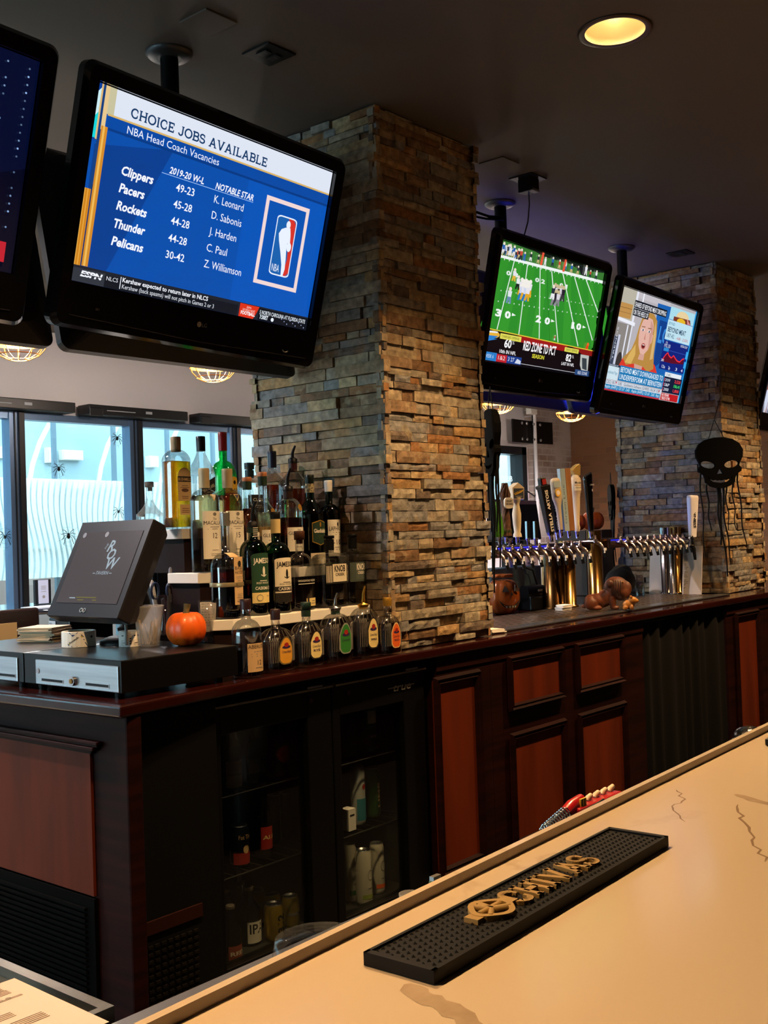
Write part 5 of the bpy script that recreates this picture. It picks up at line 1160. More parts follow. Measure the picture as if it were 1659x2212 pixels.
def scr_field(s):
    g = random.Random(8)
    s.r(0, 0, 1, 1, '#0a0c12'); s.r(0, -.0, 1, .74, '#2f8f2c', 1.0, True); 
    for k in range(9): s.p([(.04 + k * .115, .13), (.095 + k * .115, .13), (.02 + k * .15, .72), (-.06 + k * .15, .72)], '#37992f' if k % 2 else '#33932c')
    s.p([(0, 0), (1, 0), (1, .09), (.55, .11), (0, .12)], '#3a7a34'); s.p([(.1, 0), (1, 0), (1, .012), (.75, .05), (.62, .022), (.4, .03), (.3, .01)], '#16221a'); s.p([(.72, .01), (.82, .03), (.82, .10), (.76, .085)], '#141a1c')
    s.p([(0, .117), (1, .085), (1, .112), (0, .14)], '#eef6f2')
    for k in range(24): s.r(.01 + k * .041, .137 - k * .0012, .016 + k * .041, .153 - k * .0012, '#e4f0e8')
    for x0, y0, x1, y1 in ((.02, .14, -.0, .20), (.136, .139, .079, .72), (.253, .136, .271, .73), (.368, .128, .46, .73), (.477, .13, .644, .73), (.589, .131, .85, .73), (.704, .126, .99, .65), (.823, .12, 1.0, .38)): s.ln(x0, y0, x1, y1, .012, '#e9f4ee')
    s.ln(.43, .13, .56, .73, .004, '#174a1c')
    for x, y, t_ in ((.045, .61, '3'), (.125, .61, '0'), (.40, .59, '2'), (.485, .59, '0'), (.735, .58, '1'), (.80, .58, '0')): s.t(t_, x + (.014 if t_ == '1' else 0), y, .055, '#f2f8f4', .026 if t_ == '1' else .05, bold=.05)
    for x, y in ((.185, .572), (.545, .552), (.865, .545)): s.p([(x, y - .012), (x + .035, y + .002), (x, y + .014)], '#f2f8f4')
    for x, y, t_ in ((.085, .262, '0'), (.15, .262, '3'), (.34, .255, '0'), (.395, .255, '2'), (.57, .245, '0'), (.63, .245, '1')): s.t(t_, x, y, .034, '#e6f0ea', .018 if t_ == '1' else .036, bold=.04)
    for k in range(22): s.r(.06 + k * .043, .395 - k * .0035, .066 + k * .043, .405 - k * .0035, '#cfe4d4'); s.r(.05 + k * .045, .485 - k * .003, .057 + k * .045, .496 - k * .003, '#cfe4d4')
    def fig(x, y, h, top, legs, head='#e8e0d0'):
        s.o(x, y - h * .86, h * .09, h * .13, head); s.p([(x - h * .13, y - h * .75), (x + h * .13, y - h * .75), (x + h * .10, y - h * .38), (x - h * .10, y - h * .38)], top); s.p([(x - h * .11, y - h * .4), (x + h * .11, y - h * .4), (x + h * .15, y), (x + h * .05, y), (x, y - h * .25), (x - h * .06, y), (x - h * .16, y)], legs)
    for i in range(9): fig(.225 + .019 * (i % 5) + .006 * (i // 5), .40 + .035 * (i // 5) + .008 * (i % 2), .15, ('#e6e4ea', '#cdd6ea')[i % 2], ('#e0a82c', '#2b7ac0')[i % 2], '#f2eee6')
    for i in range(8): fig(.53 + .021 * (i % 5), .36 + .05 * (i // 5) + .006 * (i % 3), .14, ('#2a2430', '#d8d4dc')[i % 2], ('#3c3640', '#8a8490')[i % 2], '#c8b890')
    fig(.15, .30, .11, '#e6e4ea', '#e0b23c'); fig(.19, .36, .12, '#e8ecec', '#1c2420'); fig(.135, .49, .14, '#dfe6ea', '#6a8ab0'); fig(.515, .37, .13, '#26303a', '#e8ecec'); fig(.60, .72, .05, '#d84a4a', '#d8d8d8')
    for i in range(26):
        x = .015 + i * .012 + g.uniform(0, .01) if i < 14 else .20 + (i - 14) * .064 + g.uniform(0, .03)
        fig(x, .115 - x * .035 + g.uniform(-.01, .01), g.uniform(.07, .10), g.choice(['#e8e8f0', '#2c62b0', '#d8d0c8', '#8aa0c8', '#c84a3a', '#30363c']), g.choice(['#c8b27c', '#2a3040', '#3a6ab0', '#e0e0e0']))
    for x in (.36, .575): s.p([(x - .008, .11), (x + .012, .108), (x + .018, .0), (x - .0, .0)], '#e8563c')
    s.o(.94, .70, .012, .02, '#f0642c'); s.o(.935, .735, .014, .03, '#e8441c')
    s.p([(0, .725), (1, .745), (1, 1), (0, 1)], '#140c10'); s.p([(.26, .732), (.74, .742), (.70, .80), (.27, .79)], '#a01c1c'); s.p([(.78, .745), (1, .748), (1, .80), (.9, .80)], '#8e1a18'); s.p([(0, .722), (1, .743), (1, .752), (0, .731)], '#e0c83c')
    s.r(.105, .745, .29, .79, '#e2dc5a'); s.t('CHARGERS OFFENSE', .118, .778, .022, '#3a3a14', .155); s.r(.71, .76, .855, .80, '#e2dc5a'); s.t('SAINTS DEFENSE', .722, .79, .022, '#3a3a14', .12)
    s.t('RED ZONE TD PCT', .318, .85, .078, '#f6f2f4', .31, bold=.03); s.t('SEASON', .41, .905, .034, '#d8d23c', .115, bold=.03)
    s.t('60', .15, .855, .068, '#f6f4f6', .062, bold=.03); s.t('%', .216, .82, .028, '#d8d4d8', .02); s.t('10th IN NFL', .118, .908, .03, '#e8e6ea', .145, bold=.02)
    s.t('82', .735, .882, .062, '#f6f4f6', .056, bold=.03); s.t('%', .795, .85, .028, '#d8d4d8', .02); s.t('LAST IN NFL', .70, .925, .028, '#e8e6ea', .13, bold=.02)
    s.o(.05, .765, .05, .03, '#e8b23c'); s.p([(0, .78), (.09, .775), (.055, .80), (.085, .80), (0, .83)], '#2f80d0'); s.p([(.0, .742), (.08, .738), (.08, .75), (0, .757)], '#e8eef6')
    s.p([(.88, .80), (.97, .80), (.985, .98), (.93, .98), (.89, .9)], '#b9bdb8'); s.p([(.90, .83), (.95, .83), (.97, .94), (.92, .93)], '#3a4248')
    s.r(0, .915, .10, .985, '#2a7cc8'); s.t('WEEK 6', .0, .963, .03, '#cfe6fa', .075); s.r(.10, .92, .19, .985, '#c02430'); s.t('1&2', .115, .966, .034, '#f6dcdc', .06); s.r(.19, .92, .32, .985, '#1f3f8c'); s.t('3 27', .20, .966, .034, '#e6ecfa', .055); s.p([(.262, .975), (.28, .935), (.315, .95), (.315, .978)], '#cfd6ea')
    s.r(.32, .985, .86, 1.0, '#0a0a10'); s.r(.85, .945, 1.0, .995, '#2a4a7c'); s.t('RED ZONE', .88, .985, .028, '#e6ecfa', .10)
    s.ln(.32, .972, .85, .978, .004, '#cfd3da')
tv('television.001', 'lit television showing a football field, next to the broad stone pillar', Vector((4.384, 2.656, 2.377)), .8, -.9, 13.5, scr_field, 9)

def scr_news(s):
    s.r(0, 0, 1, 1, '#b6b2b8', 1.0, True); s.r(0, 0, .2, .30, '#b9b4a4'); s.r(.19, 0, .215, .75, '#e2e4f0'); s.r(.215, 0, .63, .06, '#c4c0c6'); s.r(.27, 0, .285, .2, '#eceef6')
    s.p([(.03, .145), (.17, .14), (.17, .28), (.03, .285)], '#c09050'); s.ln(.03, .19, .17, .185, .006, '#8c6434'); s.ln(.03, .235, .17, .23, .006, '#9c7440'); s.p([(0, .285), (.235, .30), (.235, .335), (0, .315)], '#eceef8'); s.r(0, .335, .2, .74, '#8c8682'); s.r(.15, .34, .165, .74, '#e2e4f0')
    s.r(0, .47, .09, .74, '#3c4458'); s.r(.012, .46, .03, .72, '#d8dce8'); s.t('TRENDS', .06, .7, .03, '#c8ccd8', .18, rot=R_(90)); s.r(.07, .45, .095, .74, '#c8cce0'); s.o(.13, .72, .035, .11, '#3a3434')
    s.p([(.465, .045), (1, .03), (1, .75), (.64, .75), (.52, .6)], '#1c62b4'); s.p([(.53, .2), (.63, .2), (.66, .6), (.56, .7)], '#123f8c'); s.t('LO', .55, .42, .16, '#3a8ad8', .14, bold=.03)
    # presenter
    s.p([(.14, .74), (.17, .66), (.26, .60), (.36, .58), (.48, .60), (.58, .66), (.63, .74)], '#d83a2c'); s.p([(.30, .62), (.44, .62), (.42, .74), (.33, .74)], '#cfa090')
    s.p([(.29, .34), (.31, .22), (.37, .165), (.44, .16), (.50, .22), (.525, .36), (.54, .55), (.57, .70), (.50, .745), (.43, .70), (.32, .69), (.22, .72), (.17, .66), (.25, .56), (.28, .45)], '#b98a44'); s.p([(.48, .22), (.52, .36), (.535, .6), (.50, .62), (.49, .4)], '#d6b274'); s.p([(.24, .6), (.29, .5), (.31, .6), (.28, .70), (.2, .70)], '#d8b060')
    s.p([(.305, .34), (.325, .25), (.38, .21), (.44, .22), (.475, .29), (.475, .42), (.455, .52), (.41, .585), (.365, .58), (.325, .50), (.308, .42)], '#e2b2a4'); s.p([(.42, .23), (.475, .29), (.475, .42), (.45, .53), (.44, .4)], '#cf988a'); s.p([(.468, .36), (.486, .37), (.48, .45), (.466, .46)], '#dca898')
    for x in (.345, .425): s.o(x, .345, .018, .012, '#f2ecec'); s.o(x, .346, .008, .012, '#3c3a4c'); s.ln(x - .022, .315, x + .022, .312, .008, '#7c5634')
    s.p([(.385, .36), (.375, .43), (.395, .44)], '#c88878'); s.o(.385, .50, .026, .03, '#b0524c'); s.o(.385, .50, .018, .018, '#5c1c1c'); s.r(.372, .484, .398, .492, '#f4eeee'); s.p([(.36, .585), (.42, .58), (.42, .64), (.35, .64)], '#d4a292')
    s.r(.185, .085, .60, .16, '#141824'); s.t('SHARES OF BEYOND MEAT DROPPING', .192, .148, .048, '#f2f4fa', .40, bold=.01); s.r(.185, .165, .38, .235, '#141824'); s.t('ON THE HEELS OF', .192, .224, .048, '#f2f4fa', .18, bold=.01)
    s.r(.64, .03, .985, .16, '#a9dcec'); s.o(.82, .115, .09, .07, '#e8d0a0'); s.p([(.70, .12), (.93, .11), (.95, .16), (.70, .17)], '#7c3a28'); s.o(.81, .155, .06, .035, '#e8b82c'); s.p([(.88, .1), (.95, .16), (.9, .16)], '#d88a8a')
    s.r(.635, .165, .985, .37, '#bfe2f0', 1.0, True); s.t('BYND', .655, .215, .03, '#2c84a8', .08); s.t('BEYOND MEAT', .655, .285, .05, '#1c3c5c', .25, bold=.02); s.t('187.42', .655, .345, .042, '#2c4c6c', .10); s.t('-4.80', .79, .345, .03, '#c82c2c', .06); s.t('-2.50%', .87, .345, .03, '#c82c2c', .085)
    s.r(.635, .38, .985, .68, '#12247c', 1.0, True); s.t('VOL', .66, .41, .02, '#dfe6fa', .03); s.t('192.33', .65, .45, .036, '#eaf0ff', .08); s.r(.65, .455, .72, .49, '#2c8ad0'); s.t('INTRA DAY', .87, .41, .026, '#eaf0ff', .1)
    pts = [(.66, .585), (.69, .53), (.715, .50), (.74, .53), (.775, .545), (.80, .515), (.83, .54), (.86, .56), (.90, .565), (.93, .53), (.955, .52)]
    s.p([(.66, .60)] + pts + [(.955, .58), (.80, .60)], '#5c1028')
    for a, c_ in zip(pts, pts[1:]): s.ln(a[0], a[1], c_[0], c_[1], .014, '#f03038')
    s.ln(.70, .475, .97, .475, .003, '#4a6ac8'); s.t('200', .645, .6, .026, '#eaf0ff', .035)
    for x, t_ in ((.67, '12a'), (.76, '2p'), (.86, '3'), (.94, '4')): s.t(t_, x, .665, .032, '#eaf0ff', .045 if len(t_) > 2 else .025)
    s.r(.985, 0, 1, 1, '#2a9be0'); s.r(.965, .44, 1, .52, '#3aa8ec'); s.r(.965, .55, 1, .62, '#3aa8ec')
    s.r(.0, .74, .15, .76, '#10304c'); s.t('SPONSORED BY', .008, .757, .014, '#dfe8f4', .13); s.r(0, .762, .15, .89, '#cfe4ee', 1.0, True); s.t('Presidential Page', .01, .835, .03, '#3c84a8', .13)
    s.r(.16, .735, .735, .885, '#1c78b4', 1.0, True); s.t('BEYOND MEAT DOWNGRADED TO', .172, .80, .052, '#e6f4fc', .545, bold=.01); s.t('UNDERPERFORM AT BERNSTEIN', .172, .87, .052, '#e6f4fc', .545, bold=.01)
    s.r(.735, .70, .965, .745, '#e6ecf2'); s.t('CNBC', .75, .737, .026, '#4a5a6a', .07); s.r(.735, .745, .985, .915, '#141e3a')
    for y, a, b_, c_ in ((.795, 'DOW', '3,520', '#f04040'), (.845, 'S&P', '106.41', '#40e070'), (.895, '2000', '1,800', '#f04040')): s.t(a, .752, y, .032, '#eaf0ff', .07); s.t(b_, .885, y, .032, c_, .085, bold=.02); s.r(.735, y - .035, .742, y + .004, '#e03048')
    s.r(0, .895, .735, .94, '#cdd6e2'); s.t('(CSC) 18.77  0.85   Guidewire Software (GWRE) 106.34  0.57', .02, .929, .03, '#3c4a5c', .69); s.r(0, .94, .72, .985, '#1c84bc'); s.t('Apple (AAPL) 121.57  2.65   Apple (AAPL) 121.61  2.65  App', .02, .974, .03, '#dff0fa', .69)
    s.r(0, .985, .72, 1, '#c02c3c'); s.r(.735, .92, .975, .995, '#c01c24'); s.t('10-YEAR', .745, .952, .028, '#f8e6e6', .1, bold=.02); s.t('YIELD 0.74%', .745, .986, .028, '#f8e6e6', .12, bold=.02)
    for x in (.14, .69): s.p([(x, .905), (x + .016, .905), (x + .008, .925)], '#e0304c')
tv('television.002', 'lit television with a newscaster in red and stock panels', Vector((5.412, 2.638, 2.323)), 1.2, .3, 14.6, scr_news, 9)
def scr_night(s):
    s.r(0, 0, 1, 1, '#0a1440', .22, True); s.p([(.4, 0), (1, 0), (1, .5), (.7, .7)], '#0c1c50', .3)
    r = random.Random(4)
    for i in range(16):
        for j in range(22):
            if r.random() < .75: s.o(.022 + i * .0632 - .0004 * j, .05 + j * .037, .0030, .0048, '#8fb0e0', r.choice((.3, .6, 1.0)))
    s.r(.55, .86, .97, .955, '#c02030'); s.t('NIGHT - TBS', .64, .93, .046, '#f6e6e6', .30, bold=.03)
tv('television.003', 'dark blue television at the picture edge with a red caption bar', Vector((1.053, 2.41, 2.335)), .5, 1.5, 14.7, scr_night)
def scr_fans(s):
    s.r(0, 0, 1, 1, '#1c5cc0', 1.0, True); s.p([(0, .45), (.2, .3), (.5, .35), (.6, 1), (0, 1)], '#cfd6ea'); s.p([(0, .5), (.05, .45), (.07, .7), (0, .75)], '#a86a5c'); s.p([(.02, .2), (.3, .1), (.35, .3), (.1, .4)], '#2a78e0'); s.r(.03, .3, .06, .45, '#e6ecf8')
    for i in range(26): s.p([(.01 + i * .03, 1), (.02 + i * .03, .82 + .05 * (i % 3)), (.03 + i * .03, 1)], ('#8a5a54', '#3a3a54', '#c8b0a8')[i % 3])
tv('television.004', 'television cut off by the picture edge beyond the far stone pillar', Vector((7.60, 2.66, 2.35)), .5, .5, 14.6, scr_fans)
# sets on the other side of the bar, seen from behind
for x, z, lab in ((1.40, 2.36, 'back of a dark television between the two nearest lit screens'), (2.455, 2.36, 'back of a dark television hanging low behind the blue sports screen'), (4.475, 2.36, 'back of a dark blue-lit television below the football screen'), (5.55, 2.36, 'back of a blue-lit television showing under the newscaster screen')):
    e = thing('rear_television', lab, 'television', (x, 3.02, z)); e.matrix_world = Matrix.Translation((x, 3.02, z)) @ Matrix.Rotation(R_(180), 4, 'Z') @ Matrix.Rotation(R_(13), 4, 'X')
    tv_body(e, False); b = MB(); b.prism(rrect(-.36, .36, -.28, .20, .05), .05, .10); b.build('back_shell', bbk, e, bevel=.02)
    S_ = Screen(); S_.r(0, 0, 1, 1, '#1c3c70', .5, True); S_.build('screen', S_.mats, e)
# ceiling mounts
for i, (x, yy, f, r_, lab) in enumerate(((2.238, 2.72, 2.182, 2.455, 'black ceiling pole with a round flange over the blue sports television'), (4.36, 2.88, 4.384, 4.475, 'black ceiling pole with looped cables beside the pillar'), (5.56, 2.87, 5.412, 5.55, 'black ceiling pole just above the newscaster television'), (1.06, 2.74, 1.015, 1.40, 'black ceiling pole of the television at the picture edge'))):
    e = thing('pole_mount', lab, 'tv mount', (x, yy, CEIL))
    b = MB(); b.lathe([(.075, -.0005), (.075, -.006), (.062, -.016), (.04, -.02)], 28, 0); b.build('flange', mat('grey_metal', '#4c4d50', .45, .8), e)
    b = MB(); b.cyl((0, 0, -.02), (0, 0, -.62), .029, n=20); b.build('pole', BLKM, e)
    b = MB(); b.box(-.12, .12, -.11, .11, -.64, -.58); b.box(f - x - .18, f - x + .18, -.125, -.085, -.70, -.50); b.box(r_ - x - .18, r_ - x + .18, .10, .13, -.70, -.50); b.build('bracket', BLKM, e)
    if i == 1:
        b = MB(); b.tube([(-.02, -.03, -.08), (-.10, -.0, -.085), (-.22, .02, -.075), (-.34, .06, -.10)], .007, 6); b.tube([(-.02, -.03, -.09), (-.12, .0, -.10), (-.24, .03, -.10), (-.34, .07, -.13)], .006, 6); b.build('cable', BLK, e)
# ceiling plates
for u, v, lab, kind in ((581, 115, 'black outlet plate in the ceiling near the first pole', 0), (1470, 546, 'small dark outlet plate in the ceiling above the newscaster screen', 1), (1140, 385, 'black ceiling outlet with a plugged-in adapter and dangling cord', 2), (450, 46, 'square painted-over ceiling cover plate', 3), (1078, 352, 'faint painted ceiling plate by the pillar top', 3)):
    p = at(u, v, 2, CEIL); e = thing('ceiling_plate', lab, 'ceiling plate', (p.x, p.y, CEIL)); b = MB(); b.box(-.062, .062, -.062, .062, -.006, -.0004); b.build('plate', BLK if kind < 3 else paint, e, bevel=.002)
    if kind < 2:
        b = MB()
        for dx in (-.022, .022): b.box(dx - .014, dx + .014, -.022, .022, -.009, -.005); b.box(dx - .005, dx - .003, -.010, -.002, -.0095, -.0085, 1); b.box(dx + .003, dx + .005, -.010, -.002, -.0095, -.0085, 1)
        b.build('socket', [mat('dark_socket', '#1b1b1d', .4), mat('socket_slot', '#6a6a6e', .4)], e)
    if kind == 2:
        b = MB(); b.box(-.03, .03, -.04, .035, -.065, -.006); b.box(-.028, .03, -.042, -.01, -.066, -.055, 1); b.build('adapter', [BLK, mat('grey_adapter_edge', '#75757a', .4)], e, bevel=.004)
        b = MB(); b.tube([(.02, .01, -.06), (.07, .04, -.09), (.10, .07, -.16), (.10, .1, -.24), (.06, .13, -.31)], .0032, 6); b.build('cord', BLK, e)
# recessed cans
for i, (x, y) in enumerate(DOWN):
    seen = i == 1
    lab_ = 'round recessed ceiling lamp in the row along the street windows' if y > 3 else None  # added row, out of view, lifts the wall above the windows
    e = thing('downlight', lab_ or 'round warm recessed ceiling lamp glowing above the stone pillar' if seen or lab_ else 'round warm recessed ceiling lamp in the row over the back bar' if y > 0 else 'round warm recessed ceiling lamp in the row over the customer side' if y < 0 else '', 'ceiling lamp', (x, y, CEIL), 0, 'recessed ceiling lamps')
    b = MB(); b.lathe([(CR - .004, .001), (CR + .016, -.0006), (CR + .018, -.004), (CR + .012, -.007), (CR - .004, -.004)], 40, 0, cap0=False, cap1=False); b.build('trim_ring', mat('bronze_ring', '#5a4636', .4, .5), e)
    b = MB(); b.lathe([(CR - .004, -.004), (CR - .008, .03), (.075, .09), (.055, .12), (0.001, .121)], 40, 0, cap0=False, cap1=False); b.build('reflector', mat('cream_reflector', '#f0dcb8', .25, .35), e)
    b = MB(); b.ell((0, 0, .085), (.034, .034, .034)); b.build('bulb', emit('#ffdf9c', 11.0, True), e)
# caged pendant lamps by the windows
for i, (u, v) in enumerate(((40, 737), (460, 797), (1078, 882), (1235, 905))):
    p = at(u, v, 1, 5.5); z = 2.515
    e = thing('pendant_lamp', ['caged pendant lamp glowing amber at the picture edge below the dark blue screen', 'caged amber pendant lamp just under the blue sports television', 'caged amber pendant lamp beside the stone pillar, under the football screen', 'caged amber pendant lamp in front of the brown brick wall'][i], 'pendant lamp', (p.x, 5.5, z))
    b = MB(); b.lathe([(.153, 0), (.155, .004), (.13, .06), (.06, .11), (.035, .17), (.02, .2)], 36, 0, cap0=False); b.build('shade', BLKM, e)
    b = MB(); b.lathe([(.1515, .001), (.127, .056), (.056, .106), (.002, .107)], 36, 0, cap0=False, cap1=False); b.build('inner_reflector', mat('amber_enamel', '#d88a1e', .4), e)
    b = MB(); b.cyl((0, 0, .2), (0, 0, CEIL - z - .001), .008); b.build('rod', BLKM, e)
    b = MB()
    for k in range(12):
        a = 2 * math.pi * k / 12; b.tube([(.152 * math.cos(a) * c, .152 * math.sin(a) * c, zz) for c, zz in ((1, 0), (.93, -.03), (.72, -.065), (.40, -.088), (.30, -.09))], .0028, 5)
    for rr, zz in ((.153, 0), (.112, -.063), (.046, -.09)): b.tube([(rr * math.cos(2 * math.pi * k / 28), rr * math.sin(2 * math.pi * k / 28), zz) for k in range(29)], .003, 5)
    b.build('cage', mat('pale_wire', '#a87430', .4, .3), e)
    b = MB(); b.ell((0, 0, .03), (.036, .036, .042)); b.build('bulb', emit('#ffd890', 5.0, True), e)
    light('pendant_glow', 'POINT', (p.x, 5.5, z - .03), 42, (1, .82, .68), shadow_soft_size=.05)

# ================================================================== beer taps and the far half of the counter
# drip tray let into the counter
e = thing('drip_tray', 'long steel drip tray with perforated grate under the beer taps', 'drip tray', (0, 0, 0))
b = MB(); b.box(3.70, 6.12, 2.655, 3.02, CT + .0006, CT + .006)
for k in range(40):
    for j in range(6): b.lathe([(.012, CT + .006), (.012, CT + .0064)], 8, 1, 3.74 + k * .060, 2.69 + j * .06, 0, cap0=False)
b.build('grate', [mat('bronzed_steel', '#8a7a70', .3, .9), mat('grate_hole', '#1a1614', .6)], e)
b = MB(); b.box(3.78, 6.14, 2.56, 2.632, CT + .0006, CT + .010); b.box(3.78, 6.14, 2.634, 2.65, CT + .0006, CT + .008); b.build('front_rail', mat('dull_rail_steel', '#8e949c', .22, .9), e, bevel=.003)

spc = mat('tap_chrome', '#cbb9b4', .14, 1); shd = mat('brown_brass', '#7c5a35', .22, 1)
def faucet(e_, x, y, z, nm='faucet'):
    """short chromed beer faucet reaching out over the tray"""
    m = MB(); m.cyl((x, y + .045, z), (x, y - .03, z), .011, .011, 10); m.tube([(x, y - .02, z + .004), (x + .004, y - .05, z - .012), (x + .008, y - .072, z - .05)], [.011, .0105, .008], 9); m.lathe([(.013, -.006), (.013, .01), (.008, .016), (.006, .03), (.004, .034)], 12, 0, x, y - .024, z)
    o_ = m.build(nm, spc, e_)
    m = MB(); m.tube([(x + .008, y - .072, z - .048), (x + .012, y - .078, z - .082)], [.0095, .0085], 9); m.build('rubber_tip', BLK, o_)
    m = MB(); m.box(x - .0005, x + .016, y - .0795, y - .0725, z - .06, z - .034); m.build('tag', PAPER, o_); return o_
def tower(name, label, x0, x1, y, z, columns, us, led):
    e = thing(name, label, 'beer tower', (0, 0, 0))
    m = MB(); m.box(x0, x1, y - .045, y + .045, z - .035, z + .02); m.build('tap_bar', mat('mauve_steel', '#8a7b86', .2, 1), e, bevel=.012)
    m = MB(); m.box(x0 + .02, x0 + (x1 - x0) * led, y - .048, y - .044, z + .006, z + .012); m.build('led_strip', emit('#2a2cf0', .9, True), e)
    for cx_, cy_, r_, zt, cm in columns:
        m = MB(); m.lathe([(r_ * 1.25, CT + .0068), (r_ * 1.25, CT + .012), (r_, CT + .016), (r_, zt), (r_ * .97, zt + .006)], 28, 0, cx_, cy_); m.build('column', cm, e)
    for u, v in us:
        p = at(u, v, 1, y - .06); faucet(e, p.x, y - .05, z - .006)
    return e
T1Y = 2.93; T1Z = at(1240, 1180, 1, 2.87).z
u1 = [1066, 1083, 1102, 1121, 1141, 1160, 1179, 1196, 1214, 1231, 1248]
tower('beer_tower', 'eleven-faucet beer tower with blue light strip beside the broad pillar', at(1052, 1180, 1, T1Y).x, at(1262, 1180, 1, T1Y).x, T1Y, T1Z, [(5.06, 3.0, .044, T1Z + .02, BRASS), (4.93, 3.0, .055, T1Z - .036, mat('dark_bronze', '#4a3218', .25, 1))], [(u, 1180) for u in u1], .5)
T2Y = 2.93; T2Z = at(1400, 1166, 1, 2.87).z
u2 = [1336, 1351, 1366, 1380, 1395, 1409, 1422, 1434, 1446, 1459, 1470]
tower('beer_tower.001', 'second beer tower with bare faucets in front of the far stone pillar', at(1300, 1166, 1, T2Y).x, at(1473, 1166, 1, T2Y).x, T2Y, T2Z, [(at(1461, 1200, 1, 2.93).x, 2.93, .036, T2Z + .06, BRASS), (at(1437, 1200, 1, 2.97).x, 2.97, .030, T2Z + .06, CHROME)], [(u, 1166) for u in u2], .18)
e = thing('beer_tower', 'single brass column tap carrying the black tap handle', 'beer tower', (0, 0, 0)); e.name = 'beer_tower.002'
cx_ = at(1285, 1200, 1, 2.95).x; m = MB(); zt = at(1285, 1146, 1, 2.95).z; m.lathe([(.05, CT + .0068), (.05, CT + .012), (.040, CT + .016), (.040, zt)], 28, 0, cx_, 2.95); m.build('column', BRASS, e)
px = at(1277, 1165, 1, 2.86).x; pz = at(1277, 1166, 1, 2.86).z; m = MB(); m.cyl((cx_, 2.95, pz), (px, 2.86, pz), .016, n=12); m.build('shank', CHROME, e); faucet(e, px, 2.86, pz - .01)
gx = at(1493, 1175, 1, 2.80).x; gz = at(1493, 1168, 1, 2.80).z
e = thing('beer_tower', 'lone chrome faucet post carrying the white tap handle', 'beer tower', (0, 0, 0)); e.name = 'beer_tower.003'
m = MB(); m.tube([(gx - .06, 2.90, gz - .005), (gx - .02, 2.86, gz), (gx, 2.80, gz)], .013, 10); m.lathe([(.03, CT + .0068), (.03, CT + .012), (.016, CT + .02), (.016, gz)], 18, 0, gx - .06, 2.90); m.lathe([(.02, -.03), (.022, -.012), (.018, 0), (.021, .012), (.012, .03)], 16, 0, gx, 2.80, gz); m.build('shank', CHROME, e); m = MB(); m.tube([(gx, 2.80, gz - .02), (gx + .002, 2.785, gz - .05), (gx + .004, 2.78, gz - .115)], [.013, .012, .008], 10); m.build('spout', BLK, e)

# tap handles
def handle(label, u, v0, v1, y, lean=0.0):
    p, q_ = at(u, v1, 1, y), at(u, v0, 1, y); H = q_.z - p.z; e = thing('tap_handle', label, 'tap handle', (p.x, y, p.z), 0, rot=(0, R_(lean), R_(-22))); 
    m = MB(); m.lathe([(.009, -.035), (.009, -.004), (.012, -.002), (.012, .004)], 12, 0); m.build('ferrule', CHROME, e); return e, H
hy = 2.855
e, H = handle('glossy green paddle tap handle against the pillar', 1079, 1082, 1160, hy, -3)
m = MB(); rs = []
for t, w_, d in ((0, .020, .012), (.1, .026, .014), (.4, .024, .014), (.75, .014, .012), (.95, .007, .008), (1, .002, .003)): rs.append([(w_ * math.cos(a) * 1, d * math.sin(a), t * H) for a in [2 * math.pi * j / 16 for j in range(16)]])
m.rings(rs, 0); m.build('paddle', mat('green_enamel', '#3f7d22', .15, coat=.5, var=(18, '#5a9632')), e)
e, H = handle('carved brown tree-trunk tap handle with an oval white sign', 1094, 1040, 1158, hy + .01, 0)
m = MB(); r = random.Random(3)
for k in range(9):
    a = k * .7; m.tube([(.018 * math.cos(a), .014 * math.sin(a), 0), (.014 * math.cos(a + .8), .012 * math.sin(a + .8), H * .3), (.010 * math.cos(a + 1.8), .010 * math.sin(a + 1.8), H * .55), (.024 * math.cos(a + 2.4), .012 * math.sin(a + 2.4), H * (.75 + .05 * r.random())), (.012 * math.cos(a + 3.2), .01 * math.sin(a + 3.2), H * .97)], [.010, .009, .008, .007, .004], 7)
m.build('trunk', mat('carved_bark', '#4a2f22', .6, var=(60, '#6e4a34')), e)
m = MB(); m.ell((0, 0, .02), (.030, .022, .028)); m.build('leafy_base', mat('olive_base', '#3a3f1c', .5, var=(60, '#20260f')), e)
m = MB(); m.prism(rrect(-.026, .024, H * .50, H * .70, .018, 5), -.034, -.024); s_ = m.build('sign', mat('ivory_sign', '#d9cfc0', .5), e)
m = MB(); m.text('ANGRY', .0, H * .615, .011, -.0345, 0, align='C', width=.036, bold=.03); m.text('ORCHARD', 0, H * .565, .009, -.0345, 0, align='C', width=.042, bold=.03); m.build('lettering', INK, s_)
def turned(label, u, v0, v1, y, prof, m1, lean=0):
    e, H = handle(label, u, v0, v1, y, lean); m = MB(); m.lathe([(r_, t * H) for t, r_ in prof], 24, 0); m.build('grip', m1, e); return e, H
ivory = mat('ivory_ceramic', '#d9c6a4', .2, coat=.4)
e, H = turned('ivory turned tap handle with a blue and yellow square badge', 1118, 1042, 1160, hy, [(0, .021), (.05, .020), (.09, .015), (.25, .020), (.42, .022), (.55, .016), (.60, .014), (.66, .020), (.70, .026), (.72, .024)], ivory)
m = MB(); m.prism([(-.031, H * .68), (.031, H * .68), (.034, H * .90), (0.0, H * .995), (-.034, H * .90)], -.022, .022); bd = m.build('badge_block', ivory, e, bevel=.003)
